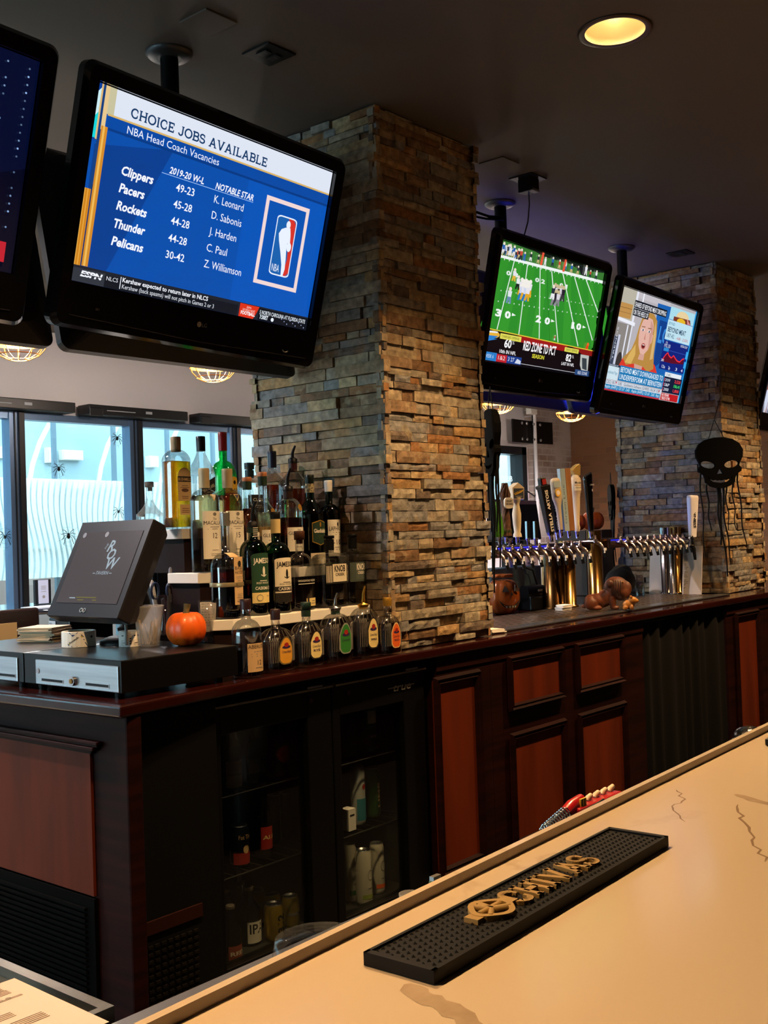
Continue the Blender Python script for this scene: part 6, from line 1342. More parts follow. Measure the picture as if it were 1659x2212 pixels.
m = MB(); m.rect(-.028, .028, H * .70, H * .885, -.0225, 0); m.flat([(-.022, H * .76), (-.026, H * .80), (.02, H * .865), (.027, H * .85), (.02, H * .82)], -.0229, 1); m.text('BLUE MOON', -.019, H * .775, .0085, -.0233, 0, width=.044, rot=.42, bold=.02); m.disc(0, H * .735, .02, .004, -.0229, 2); m.build('badge_print', [mat('badge_slate', '#39404e', .35), L_YEL, L_GRY], bd)
for k, (u, lab) in enumerate(((1102, 'short plain black tap handle with a chrome edge, just before the ivory turned one'), (1141, 'short plain black tap handle with a chrome edge, just past the ivory turned one'), (1158, 'short plain black tap handle with a chrome edge, just before the tall slanted black one'))):
    e, H = handle(lab, u, 1126, 1164, hy); m = MB(); m.box(-.009, .009, -.007, .007, 0, H); m.build('grip', BLK, e, bevel=.002); m = MB(); m.box(-.0105, -.0085, -.0075, .0075, 0, H); m.build('edge_strip', CHROME, e)
def stella(label, u, v0, v1, y, lean, mt, tx):
    e, H = handle(label, u, v0, v1, y, lean); m = MB(); rs = []
    for t, w_ in ((0, .013), (.06, .017), (.55, .023), (.80, .025), (.82, .030), (.86, .030), (.87, .018), (.98, .017), (1, .014)): rs.append([(w_, -w_ * .8, t * H), (w_, w_ * .8, t * H), (-w_, w_ * .8, t * H), (-w_, -w_ * .8, t * H)])
    m.rings(rs, 0, False); g = m.build('grip', mt, e, bevel=.003)
    m = MB(); m.text('STELLA  ARTOIS', .008, H * .06, .017, -.0225, 0, width=H * .72, rot=R_(90), bold=.03); m.rect(-.012, .012, H * .88, H * .97, -.0185, 1); m.build('lettering', [tx, L_RED], g); return e
e = stella('tall slanted black tap handle with white lettering up its side', 1190, 1030, 1156, hy - .005, -9, mat('black_handle', '#0d0c0c', .3), L_WHT)
m = MB(); [m.cyl((dx, 0, .262), (dx, 0, .30), .0018, n=6) for dx in (-.006, .006)]; m.build('prongs', CHROME, e)
stella('slanted black tap handle mostly hidden behind its taller lettered twin', 1203, 1050, 1150, hy + .03, -8, mat('black_handle', '#0d0c0c', .3), L_WHT)
e, H = handle('ivory paddle tap handle with a round yellow emblem', 1212, 1032, 1146, hy, -6)
m = MB(); rs = []
for t, w_, d in ((0, .011, .009), (.15, .013, .010), (.45, .015, .012), (.55, .024, .014), (.62, .030, .016), (.92, .030, .018), (.98, .025, .016), (1, .012, .008)): rs.append([(w_ * c, d * s, t * H) for c, s in [(math.cos(2 * math.pi * j / 20), math.sin(2 * math.pi * j / 20)) for j in range(20)]])
m.rings(rs, 0); g = m.build('paddle', mat('ivory_paddle', '#c9b795', .3), e); m = MB(); m.disc(-.004, H * .72, .017, .019, -.0195, 0); m.disc(-.004, H * .72, .011, .012, -.0199, 1); m.rect(-.024, .016, H * .82, H * .94, -.0193, 2); m.build('emblem', [L_YEL, L_WHT, mat('pale_blue_print', '#a8bcc0', .4)], g)
e, H = handle('flat two-tone tap handle of pale blue paint and raw wood', 1229, 1012, 1147, hy, -3)
m = MB(); m.box(-.036, -.004, -.013, .013, 0, H); g = m.build('painted_face', mat('pale_blue_paint', '#9fb4bd', .45), e, bevel=.002); m = MB(); m.text('Green Line', -.017, H * .12, .012, -.0135, 0, width=H * .62, rot=R_(90)); m.build('lettering', mat('blue_print', '#4d6c7c', .5), g); m = MB(); m.box(-.0035, .030, -.013, .013, 0, H); m.build('wood_edge', mat('raw_wood', '#a87444', .55, var=((40, 40, 4), '#8a5a32')), e, bevel=.002)
e, H = turned('cream bottle-shaped tap handle with a banded label', 1247, 1002, 1148, hy, [(0, .012), (.05, .017), (.10, .013), (.35, .019), (.50, .021), (.56, .024), (.58, .027), (.78, .027), (.80, .022), (.84, .013)], ivory)
m = MB(); m.prism([(-.030, H * .90), (-.012, H * .84), (.022, H * .82), (.026, H * .98), (.018, H * 1.0), (-.004, H * .97)], -.016, .016); m.build('crest', mat('gilt_crest', '#c8a860', .3, .4), e, bevel=.003)
L = Lab(); L.block(-.024, .024, H * .60, H * .76, 0); L.line('Modelo', 0, H * .70, .013, 1, bold=.03, width=.042); L.line('Especial', 0, H * .635, .008, 1); L.block(-.024, .024, H * .675, H * .685, 2, 2); f_ = section(.0275, .0275, 2); L.warp(lambda x_, y_, z_: (*f_(x_, .0004 - y_), z_)); L.build('label', [CREAM, L_BLK, L_GOLD], e)
e, H = handle('tall black tap handle with slim white lettering on the brass column', 1277, 1025, 1148, 2.85, -2)
m = MB(); rs = []
for t, w_ in ((0, .015), (.1, .017), (.9, .027), (.96, .028), (1, .024)): rs.append([(w_ * c, .7 * w_ * s, t * H + (.012 * c if t > .9 else 0)) for c, s in [(math.cos(2 * math.pi * j / 20), math.sin(2 * math.pi * j / 20)) for j in range(20)]])
m.rings(rs, 0); g = m.build('grip', mat('piano_black', '#060606', .08, coat=.8), e); m = MB(); m.text('GUINNESS', -.004, H * .80, .009, -.0205, 0, width=.028); m.rect(.006, .012, H * .70, H * .74, -.0203, 0); m.build('lettering', L_WHT, g)
e, H = handle('white tap handle with dark vertical lettering beside the far pillar', 1496, 1070, 1160, 2.80, 3)
m = MB(); rs = []
for t, w_ in ((0, .024), (.1, .025), (.92, .036), (.98, .035), (1, .028)): rs.append([(w_ * c, .6 * w_ * s, t * H) for c, s in [(abs(math.cos(a)) ** .5 * (1 if math.cos(a) > 0 else -1), abs(math.sin(a)) ** .5 * (1 if math.sin(a) > 0 else -1)) for a in [2 * math.pi * j / 24 for j in range(24)]]])
m.rings(rs, 0); g = m.build('grip', mat('white_enamel', '#f2ecee', .2, coat=.4), e); m = MB(); m.text('GUINNESS', -.008, H * .84, .017, -.0188, 0, width=H * .62, rot=R_(-90), bold=.04); m.build('lettering', INK, g)

# things standing in the tap bay
jm = mat('bronze_pumpkin', '#a65420', .25, .4, coat=.3, var=(12, '#74360f'))
p = at(1094, 1333, 2, CT + .007); jx, jy = at(1094, 1300, 1, 3.08).x, 3.10
e, body = pumpkin('jack_o_lantern', 'shiny bronze carved jack-o-lantern beside the broad pillar', (jx + .0, jy, CT + .0006), .088, .195, 11, jm, .08, False, rz=R_(-28))
e['category'] = 'jack-o-lantern'
m = MB()
def face(pts, off=.004):
    k = len(m.v); m.prism(pts, -.012, .0, 0); 
    def wr(x, y, z):
        t = (z - .0975) / .0975; rr = .088 * max(.2, 1 - abs(t) ** 2.2) ** .5; a = x / .088
        return ((rr + off - y * .3) * math.sin(a), -(rr + off - y * .3) * math.cos(a), z)
    m.warp(wr, k)
def sub(poly, n=6):
    out = []
    for i in range(len(poly)):
        a, c = poly[i], poly[(i + 1) % len(poly)]
        for j in range(n): out.append((a[0] + (c[0] - a[0]) * j / n, a[1] + (c[1] - a[1]) * j / n))
    return out
face(sub([(-.048, .115), (-.012, .118), (-.030, .150)])); face(sub([(.048, .115), (.016, .118), (.030, .150)])); face(sub([(-.008, .098), (.010, .098), (.001, .115)], 3))
face(sub([(-.062, .075), (-.040, .055), (-.02, .048), (.02, .048), (.040, .055), (.062, .075), (.050, .052), (.028, .034), (-.028, .034), (-.050, .052)], 3)); m.build('carved_face', mat('dark_cutout', '#1f150e', .7), e)
m = MB(); 
for x in (-.03, -.012, .006, .022):
    k = len(m.v); m.prism([(x, .046), (x + .010, .046), (x + .009, .036), (x + .001, .036)], -.006, 0)
    m.warp(lambda x_, y_, z_: ((.083 - y_ * .3) * math.sin(x_ / .088), -(.083 - y_ * .3) * math.cos(x_ / .088), z_), k)
m.build('teeth', mat('grey_teeth', '#8c8273', .6), e)
m = MB(); rs = []
for r_, z in ((.052, .186), (.056, .196), (.052, .202), (.044, .198)): rs.append([(r_ * (1 + .06 * math.cos(7 * a)) * math.cos(a), r_ * (1 + .06 * math.cos(7 * a)) * math.sin(a), z) for a in [2 * math.pi * j / 42 for j in range(42)]])
m.rings(rs, 0, True, False, False); m.build('lid_rim', jm, e)
p = at(1155, 1322, 1, 3.1); e = thing('card_reader', 'black countertop card machine between the jack-o-lantern and the taps', 'card machine', (p.x, 3.10, CT + .0006), R_(-20))
m = MB(); m.box(-.06, .06, -.05, .07, 0, .075); m.tube([(-.06, .01, .085), (.06, .01, .085)], .045, 18); m.build('machine_body', satin, e, bevel=.008); m = MB(); m.box(.0, .03, -.036, -.034, .098, .108); m.text('Pax', .003, .0995, .006, -.0345, 1); m.build('badge', [mat('silver_plate', '#b9bcc0', .35, .5), INK], e)
m = MB(); m.tube([(.06, .02, .03), (.10, -.01, .05), (.14, .0, .01)], .005, 6); m.build('cord', BLK, e)
p = at(1207, 1318, 2, CT + .007); napstack('napkin_stack.001', 'small white paper stack on the drip tray below the brass column', p.x + .015, p.y - .02, CT + .0068, 8, .07, .05, R_(-10), .026, PAPER)
p = at(1069, 1369, 2, CT); napstack('napkin_stack.002', 'thin folded white napkins at the foot of the stone pillar', p.x + .02, p.y + .03, CT + .0006, 6, .07, .09, R_(-12), .016, PAPER)
# old dark cash box, papers and the second till terminal seen from behind
tealm = mat('dark_teal_box', '#22343c', .5)
p, q_ = at(1062, 1230, 1, 3.24), at(1172, 1295, 1, 3.24); e = thing('cash_box', 'dark teal box behind the jack-o-lantern with papers propped on it', 'cash box', (p.x, 3.24, CT + .0006)); m = MB(); m.box(0, q_.x - p.x, 0, .14, 0, p.z - CT); m.build('box', tealm, e, bevel=.006); m = MB(); cx_ = (q_.x - p.x); m.tube([(cx_ * .6, -.004, p.z - CT), (cx_ * .72, -.03, (p.z - CT) * .9), (cx_ * .8, -.035, .1), (cx_ * .8, -.04, .005)], .005, 6); m.build('cable', BLK, e)
bz = p.z
for k, (ua, ub, va, vb, lab) in enumerate(((1097, 1112, 1197, 1230, 'small white notice propped on the dark teal box, nearer the pillar'), (1132, 1163, 1197, 1229, 'larger pale notice with print propped on the dark teal box'))):
    a_, c_ = at(ua, va, 1, 3.30), at(ub, vb, 1, 3.30); e = thing('notice', lab, 'notice', (a_.x, 3.30, bz + .0008)); m = MB(); m.box(0, c_.x - a_.x, -.001, .001, 0, max(.05, a_.z - bz)); s_ = m.build('card', PAPER, e); m = MB(); w_ = c_.x - a_.x; hh = a_.z - bz
    for i in range(5): m.rect(w_ * .15, w_ * (.85 - .1 * (i % 2)), hh * (.85 - .09 * i), hh * (.88 - .09 * i), -.0014)
    if k: m.disc(w_ * .5, hh * .2, w_ * .3, hh * .12, -.0014)
    m.build('print', GREY, s_)
a_, c_ = at(1090, 1080, 1, 3.42), at(1178, 1165, 1, 3.42)
e = thing('pos_terminal.001', 'back of a second dark till terminal behind the tap handles', 'till terminal', (a_.x, 3.42, c_.z)); w_, hh = c_.x - a_.x, a_.z - c_.z
m = MB(); m.add([(0, 0, 0), (w_ * .92, 0, 0), (w_, .05, hh), (w_ * .12, .05, hh), (0, .14, 0), (w_ * .92, .14, 0), (w_, .12, hh), (w_ * .12, .12, hh)], [(0, 1, 2, 3), (5, 4, 7, 6), (1, 5, 6, 2), (4, 0, 3, 7), (3, 2, 6, 7), (4, 5, 1, 0)]); m.build('monitor_housing', BLK, e, bevel=.01); m = MB(); m.box(w_ * .3, w_ * .6, .05, .12, CT - c_.z + .001 + (bz - CT) * 0, .02); m.build('stand', BLK, e); m = MB(); m.box(w_ * .45, w_ * .97, .045, .052, hh * .9, hh * .99); m.build('screen_edge', mat('warm_glint', '#a88c70', .3), e)
p = at(1190, 1300, 1, 3.3); a_ = at(1178, 1205, 1, 3.3); e = thing('menu_board', 'yellowish speckled board standing behind the dark bronze column', 'board', (a_.x - .02, 3.3, CT + .0006)); m = MB(); m.add([(-.02, 0, 0), (.16, .0, 0), (.16, .03, a_.z - CT), (.05, .03, a_.z - CT), (-.02, .012, 0), (.16, .012, 0), (.16, .042, a_.z - CT), (.05, .042, a_.z - CT)], [(0, 1, 2, 3), (5, 4, 7, 6), (1, 5, 6, 2), (4, 0, 3, 7), (3, 2, 6, 7), (4, 5, 1, 0)]); m.build('board', mat('yellowed_board', '#9c9464', .7, var=(30, '#857a4c')), e)
# orange pumpkins up behind the taps, on a box
a_ = at(1268, 1145, 1, 3.45); e = thing('storage_box', 'dark box behind the taps carrying two orange pumpkins', 'box', (a_.x - .14, 3.38, CT + .0006)); m = MB(); m.box(0, .34, 0, .22, 0, a_.z - CT - .001); m.build('box', mat('dark_wood_box', '#2a1a14', .5), e, bevel=.004)
for k, (u, rr, hh, lab) in enumerate(((1281, .072, .125, 'larger round orange pumpkin behind the tall black tap handle'), (1254, .062, .11, 'smaller orange pumpkin peeking out behind the cream tap handle'))):
    q_ = at(u, 1142, 1, 3.45); pumpkin('pumpkin', lab, (q_.x, 3.45 + .03 * k, a_.z + .0006), rr, hh, 9)
# paper menus in stands, shot glass, black bag
for k, (ua, ub, va, vb, xx_, lab) in enumerate(((1403, 1444, 1180, 1283, 6.215, 'lilac-lit paper beer list leaning between the second set of taps'), (1474, 1520, 1180, 1287, 6.225, 'warm-lit paper beer list leaning by the lone faucet'))):
    a_, c_ = at(ua, va, 0, xx_), at(ub, vb, 0, xx_); zb = CT + .0068 if a_.y < 3.02 and k == 0 else CT + .0006
    e = thing('beer_list', lab, 'menu', (xx_, a_.y, zb), R_(-90)); w_, hh = a_.y - c_.y, a_.z - zb; m = MB(); m.add([(0, -.03, 0), (w_, -.03, 0), (w_, .01, hh), (0, .01, hh), (0, -.026, 0), (w_, -.026, 0), (w_, .014, hh), (0, .014, hh)], [(0, 1, 2, 3), (5, 4, 7, 6), (1, 5, 6, 2), (4, 0, 3, 7), (3, 2, 6, 7), (4, 5, 1, 0)]); s_ = m.build('sheet', mat('menu_paper', '#e4dcd8', .6), e); m = MB(); r = random.Random(k)
    for i in range(26):
        z = hh * (.95 - .033 * i); y_ = -.03 + .04 * z / hh - .0008
        if i % 5 == 4: continue
        x0 = w_ * .72 if k == 0 else w_ * .08; x1 = x0 + w_ * r.uniform(.1, .24); m.flat([(x0, z), (x1, z), (x1, z + hh * .010), (x0, z + hh * .010)], y_ - .0012)
    m.build('print', GREY, s_)
p = at(1390, 1283, 2, CT); e = thing('shot_glass', 'shot glass turned down beside the lilac beer list', 'glass', (at(1391, 1280, 1, 3.06).x - .03, 3.07, CT + .0006)); m = MB(); m.lathe([(.028, 0), (.028, .04), (.024, .085), (.022, .085), (.024, .04), (.024, .004)], 26, 0, cap0=False, cap1=True); m.lathe([(.0275, .086), (.0245, .125), (.023, .125), (.025, .09)], 26, 0); m.build('glass', TG, e)
m = MB(); c_ = at(1340, 1265, 1, 3.13); tag(m.ell((c_.x, 3.13, CT + .092), (.125, .08, .085)).ell((c_.x + .04, 3.14, CT + .135), (.08, .06, .06)).build('black_bag', mat('black_cloth_bag', '#0b0b0c', .8, bump=(14, .5))), 'slumped black bag behind the carved lion', 'bag')
a_, c_ = at(1303, 1238, 1, 3.5), at(1342, 1252, 1, 3.5)
tag(MB().box(a_.x, c_.x, 3.5, 3.6, CT + .0006, a_.z).build('white_carton', PAPER), 'white carton seen between the brass column and the black bag', 'carton')

# carved wooden lion with its cub
lw = mat('carved_brown_wood', '#7a3d1c', .5, coat=.05, var=(26, '#5a2a12')); lw2 = mat('carved_mane_wood', '#6b3c26', .5, coat=.05, var=(26, '#3e2015')); lw3 = mat('carved_amber_wood', '#b5762c', .35, coat=.25, var=(26, '#8e5620'))
lp = at(1312, 1319, 2, CT + .007)
e = thing('lion_carving', 'brown carved wooden lion crouching on the counter edge over a small cub', 'carving', (lp.x + .02, lp.y + .005, CT + .0106), R_(-60))
def blobs(name, parts, m_, vox=.0035, parent=None):
    b = MB()
    for c, r_ in parts: b.ell(c, r_, 0, 20, 14)
    zmin = min(v[2] for v in b.v)
    b.warp(lambda x, y, z: (x, y, max(z, 0)))
    o = b.build(name, m_, parent); rm = o.modifiers.new('fuse', 'REMESH'); rm.mode = 'VOXEL'; rm.voxel_size = vox; rm.use_smooth_shade = True; s = o.modifiers.new('soft', 'SMOOTH'); s.factor = .5; s.iterations = 4; return o
blobs('lion_body', [((-.045, .0, .045), (.062, .036, .038)), ((-.085, .0, .040), (.034, .038, .038)), ((-.082, -.026, .030), (.034, .018, .030)), ((-.082, .026, .030), (.034, .018, .030)), ((-.055, -.034, .010), (.028, .011, .010)), ((-.055, .034, .010), (.028, .011, .010)), ((-.01, 0, .06), (.045, .036, .042)),
    ((.022, -.027, .040), (.017, .014, .040)), ((.022, .027, .040), (.017, .014, .040)), ((.032, -.028, .010), (.024, .013, .010)), ((.032, .028, .010), (.024, .013, .010)), ((-.115, .02, .018), (.02, .008, .012)), ((.02, 0, .09), (.04, .04, .045))], lw, parent=e)
mn = blobs('mane', [((.042, 0, .108), (.062, .050, .057)), ((.066, 0, .086), (.046, .044, .044)), ((.086, 0, .102), (.032, .032, .040)), ((.010, -.044, .130), (.018, .010, .020)), ((.010, .044, .130), (.018, .010, .020))], lw2, parent=e)
def on_mane(x, z): return .0515 * math.sqrt(max(.05, 1 - ((x - .046) / .066) ** 2 - ((z - .106) / .06) ** 2)) + .0006
b = MB()
for s in (-1, 1):
    for k in range(5):
        pts = [(.018 + k * .011 + .002 * math.sin(t), .146 - .011 * t) for t in range(8)]; b.tube([(x, s * on_mane(x, z), z) for x, z in pts], .0019, 5)
    for k in range(5):
        pts = [(.078 + .0065 * t, .120 - k * .012 - .003 * t) for t in range(5)]; b.tube([(x, s * min(on_mane(x, z), .036 - .0045 * (x - .078) / .0065), z) for x, z in pts], .0019, 5)
b.build('carved_lines', mat('dark_carving_groove', '#2c150b', .5), mn)
b = MB()
for s in (-1, 1): b.ell((.074, s * on_mane(.074, .136), .136), (.0055, .004, .0055), 0, 10, 8); b.ell((.075, s * (on_mane(.074, .136) + .003), .136), (.0024, .0018, .0024), 1, 8, 6)
b.build('eyes', [lw3, INK], mn)
blobs('cub', [((.098, -.044, .026), (.030, .019, .024)), ((.118, -.047, .046), (.022, .018, .020)), ((.134, -.048, .044), (.014, .011, .011)), ((.112, -.060, .012), (.010, .008, .014)), ((.114, -.034, .012), (.010, .008, .014)), ((.080, -.060, .011), (.013, .009, .012)), ((.110, -.060, .064), (.007, .005, .007)), ((.110, -.034, .064), (.007, .005, .007))], lw3, .0025, parent=e)

# hanging skulls
def skull(name, label, loc, rz, S_):
    e = thing(name, label, 'halloween decoration', loc, rz)
    def q(pts): return [(x * S_, z * S_) for x, z in pts]
    out = [(-.10, .40), (.10, .40), (.28, .36), (.42, .27), (.49, .14), (.48, 0), (.42, -.12), (.40, -.18), (.45, -.24), (.44, -.30), (.34, -.36), (.31, -.44), (.30, -.52), (.20, -.60), (.08, -.64), (-.08, -.64), (-.20, -.60), (-.30, -.52), (-.31, -.44), (-.34, -.36), (-.44, -.30), (-.45, -.24), (-.40, -.18), (-.42, -.12), (-.48, 0), (-.49, .14), (-.42, .27), (-.28, .36)]
    import bmesh
    from mathutils.geometry import tessellate_polygon
    holes = []
    for s in (-1, 1): holes.append([(s * (.245 + .155 * math.cos(2 * math.pi * k / 16)), -.155 + .075 * math.sin(2 * math.pi * k / 16) + .02 * math.cos(2 * math.pi * k / 16)) for k in range(16)])
    holes.append([(0, -.22), (.075, -.36), (.02, -.345), (-.02, -.345), (-.075, -.36)])
    mouth = [(-.24, -.38)] + [(-.22 + .044 * k, -.455 - .03 * math.cos((k - 5) * .25) + (.018 if k % 2 else 0)) for k in range(11)] + [(.24, -.38), (.25, -.44), (.16, -.51), (0, -.535), (-.16, -.51), (-.25, -.44)]
    holes.append(mouth)
    loops = [q(out)] + [q(h) for h in holes]; tri = tessellate_polygon([[Vector((x, z, 0)) for x, z in l_] for l_ in loops]); fl = [p_ for l_ in loops for p_ in l_]
    m = MB(); th = .026
    def bend(x): return 0
    m.add([(x, -th / 2 + bend(x), z) for x, z in fl], [tuple(t) for t in tri]); m.add([(x, th / 2 + bend(x), z) for x, z in fl], [tuple(t) for t in tri])
    for l_ in loops:
        n = len(l_); m.add([(x, -th / 2 + bend(x), z) for x, z in l_] + [(x, th / 2 + bend(x), z) for x, z in l_], [(i, (i + 1) % n, n + (i + 1) % n, n + i) for i in range(n)])
    ax = (P2X0 - loc[0]) if name == 'skull_decoration' else None
    m.build('skull_face', mat('black_foam', '#040404', .85, spec=.1), e)
    m = MB(); m.tube([(-.20 * S_, .0, .38 * S_), (-.08 * S_, 0, .75 * S_)], .0022, 5); m.tube([(.12 * S_, .0, .39 * S_), (-.06 * S_, 0, .75 * S_)], .0022, 5); 
    if ax is not None:
        lx_, ly_ = (P2X0 - loc[0]), (P2Y0 - loc[1]); c_, s_ = math.cos(-rz), math.sin(-rz); m.tube([(-.07 * S_, 0, .75 * S_), (lx_ * c_ - ly_ * s_, lx_ * s_ + ly_ * c_, 1.3 * S_)], .0022, 5)
    m.build('hanging_cord', BLK, e)
    m = MB(); r = random.Random(6)
    for x, L_, w_ in ((-.40, 1.75, .011), (-.27, .95, .012), (-.06, 1.25, .016), (-.02, 1.9, .015), (.05, 1.6, .012), (.12, .95, .010), (.26, .95, .009), (.38, 1.55, .011)):
        pts = []; z0 = -.30 if abs(x) > .3 else -.56
        for t in range(9): pts.append(((x + .02 * math.sin(t * 1.3 + x * 9) + (.12 if L_ > 1.5 and x > -.1 else .04) * (t / 8) ** 2) * S_, .002 * math.sin(t), (z0 - L_ * t / 8) * S_))
        m.tube(pts, [1.5 * w_ * S_ * (1.15 - .5 * t / 8) for t in range(9)], 6)
    m.build('drips', BLK, e); return e
p = at(1553, 1003, 1, P2Y0 - .12)
skull('skull_decoration', 'black cut-out skull with long drips hanging on the far pillar corner', (at(1553, 985, 1, P2Y0 - .075).x, P2Y0 - .075, at(1552, 987, 1, P2Y0 - .075).z), R_(-48), .28)
pq = at(1063, 950, 0, P1X1 + .075)
skull('skull_decoration.001', 'black cut-out skull seen edge-on at the side of the broad pillar', (P1X1 + .05, at(1060, 950, 0, P1X1 + .05).y, at(1060, 940, 0, P1X1 + .05).z), R_(48), .262)
pr = at(1325, 1090, 0, P2X0 - .03)
skull('skull_decoration.002', 'thin edge of a black cut-out hanging behind the far pillar', (P2X0 + .03, P2Y1 + .07, at(1325, 1075, 1, P2Y1).z), R_(-145), .22)

light('led_strip_glow', 'AREA', ((at(1052, 1180, 1, T1Y).x + at(1262, 1180, 1, T1Y).x) / 2, T1Y, T1Z + .03), .9, (.06, .08, 1), rot=(R_(180), 0, 0), shape='RECTANGLE', size=.8, size_y=.03)
light('led_strip_glow', 'AREA', ((at(1300, 1166, 1, T2Y).x + at(1482, 1166, 1, T2Y).x) / 2, T2Y, T2Z + .03), .8, (.06, .08, 1), rot=(R_(180), 0, 0), shape='RECTANGLE', size=.8, size_y=.03)

# ================================================================== by the windows
# spiders and webs stuck on the glass
for k, (u, v, s, lab) in enumerate(((127, 1014, .5, 'black spider decoration on the window above the wavy screen'), (148, 1159, .62, 'black spider with a web low on the window behind the till screen'), (253, 948, .45, 'small black spider high on the narrow window strip'), (11, 1162, .6, 'stretched cobweb with a spider at the picture edge'), (256, 1107, .5, 'faint spider legs on the glass above the till screen'))):
    p = at(u, v, 1, YW - .012); e = thing('spider_decoration', lab, 'spider decoration', (p.x, YW - .012, p.z)); r = random.Random(k)
    b = MB()
    if k not in (3, 4): b.ell((0, 0, 0), (.022 * s, .010, .028 * s)); b.ell((0, 0, .03 * s), (.013 * s, .008, .013 * s))
    else: b.ell((0, 0, 0), (.010 * s, .006, .012 * s))
    b.build('spider_body', BLK, e); b = MB()
    for i in range(8):
        a = -1.0 + (i % 4) * .62; sg = 1 if i < 4 else -1; b.tube([(0, 0, .01), (sg * .05 * s * math.cos(a * .7), -.004, .05 * s * math.sin(a) + .03 * s), (sg * .10 * s * math.cos(a * .8), 0, .11 * s * math.sin(a))], .0022, 5)
    b.build('legs', BLK, e)
    if k in (0, 1, 2, 3):
        b = MB()
        for i in range(9): a = i * .7; b.tube([(0, .004, 0), (.17 * s * math.cos(a), .004, .17 * s * math.sin(a))], .0009, 4)
        for q_ in (.07, .12): b.tube([(q_ * s * math.cos(i * .7) * (1 if i % 2 else .9), .004, q_ * s * math.sin(i * .7)) for i in range(10)], .0009, 4)
        b.build('web', mat('cobweb', '#6a7c84', .7), e)
# dark shade housings along the window head
sh = mat('shade_housing', '#16181c', .4); stk = mat('pale_sticker', '#9aa0a8', .5)
for k, (ua, ub, lab) in enumerate(((None, 164, 'long black shade housing along the window head at the picture edge'), (192, 406, 'long black shade housing along the window head behind the tall bottles'), (432, None, 'black shade housing running behind the stone pillar'))):
    y = YW - .16; xa = at(ua, 890, 1, y).x if ua else 2.2; xb = at(ub, 890, 1, y).x if ub else 7.2; e = thing('shade_housing', lab, 'window shade', (xa, y, 2.335)); L_ = xb - xa
    b = MB(); b.box(0, L_, 0, .14, 0, .075); b.box(.0, .12, -.012, 0, -.012, .05); b.build('housing', sh, e, bevel=.01); b = MB(); b.box(L_ - .42, L_ - .36, -.003, 0, .03, .05); b.box(L_ - .78, L_ - .52, -.003, 0, .032, .038); b.build('stickers', stk, e)
    b = MB(); b.box(L_ * .1, L_ * .12, .14, .1595, .01, .06); b.box(L_ * .8, L_ * .82, .14, .1595, .01, .06); b.build('bracket', BLKM, e)
# high table, chair, tablet stand
p = at(70, 1309, 1, 5.6); e = thing('high_table', 'glossy dark high table by the window behind the receipt printer', 'table', (p.x, 5.6, 0)); tz = p.z
b = MB(); b.lathe([(.36, tz - .03), (.375, tz - .02), (.375, tz - .006), (.36, tz)], 48, 0); b.build('tabletop', mat('glossy_table', '#20232a', .08, coat=.8), e); b = MB(); b.lathe([(.26, 0.0005), (.26, .02), (.04, .05), (.035, tz - .03)], 28, 0); b.build('pedestal', BLKM, e)
a_, c_ = at(71, 1253, 1, 5.7), at(107, 1300, 1, 5.7); e = thing('menu_stand', 'small framed notice standing on the high table', 'menu stand', ((a_.x + c_.x) / 2, 5.68, tz + .0006)); w_ = (c_.x - a_.x) / 2; hh = a_.z - tz
b = MB(); b.box(-w_, w_, 0, .02, 0, hh); b.build('frame', sh, e, bevel=.002); b = MB(); b.box(-w_ * .62, w_ * .62, -.004, 0, .004, hh * .98); s_ = b.build('sheet', mat('lilac_sheet', '#b9bed2', .6), e); b = MB(); b.disc(0, hh * .3, w_ * .18, hh * .06, -.005); [b.rect(-w_ * .3, w_ * .3, hh * z_, hh * (z_ + .02), -.005) for z_ in (.6, .66, .72, .5)]; b.build('print', GREY, s_)
a_ = at(96, 1299, 1, 5.45); tag(MB().box(a_.x - .12, a_.x + .10, 5.36, 5.5, tz + .0006, tz + .004).build('table_flyer', mat('white_flyer', '#e6eefa', .5)), 'white flyer lying on the high table', 'flyer')
p = at(30, 1330, 1, 4.55); e = thing('bar_chair', 'dark wooden chair back with a tan patch at the picture edge', 'chair', (p.x, 4.55, 0))
dkw = mat('dark_chair_wood', '#1f0f0b', .25, coat=.4); cz = p.z
b = MB(); b.box(-.22, .12, -.02, .02, cz - .17, cz + .03); bk_ = b.build('backrest', dkw, e, bevel=.01); b = MB(); b.box(-.10, -.0, -.024, -.02, cz - .15, cz - .03); b.build('patch', mat('tan_patch', '#b48a50', .5), bk_)
b = MB(); b.box(-.22, .12, -.02, .36, cz - .62, cz - .57); b.build('seat', dkw, e, bevel=.01)
for sx, sy in ((-.2, 0), (.1, 0), (-.2, .33), (.1, .33)):
    b = MB(); b.box(sx - .018, sx + .018, sy - .018, sy + .018, 0.0005, cz - .17 if sy == 0 else cz - .62); b.build('leg', dkw, e)
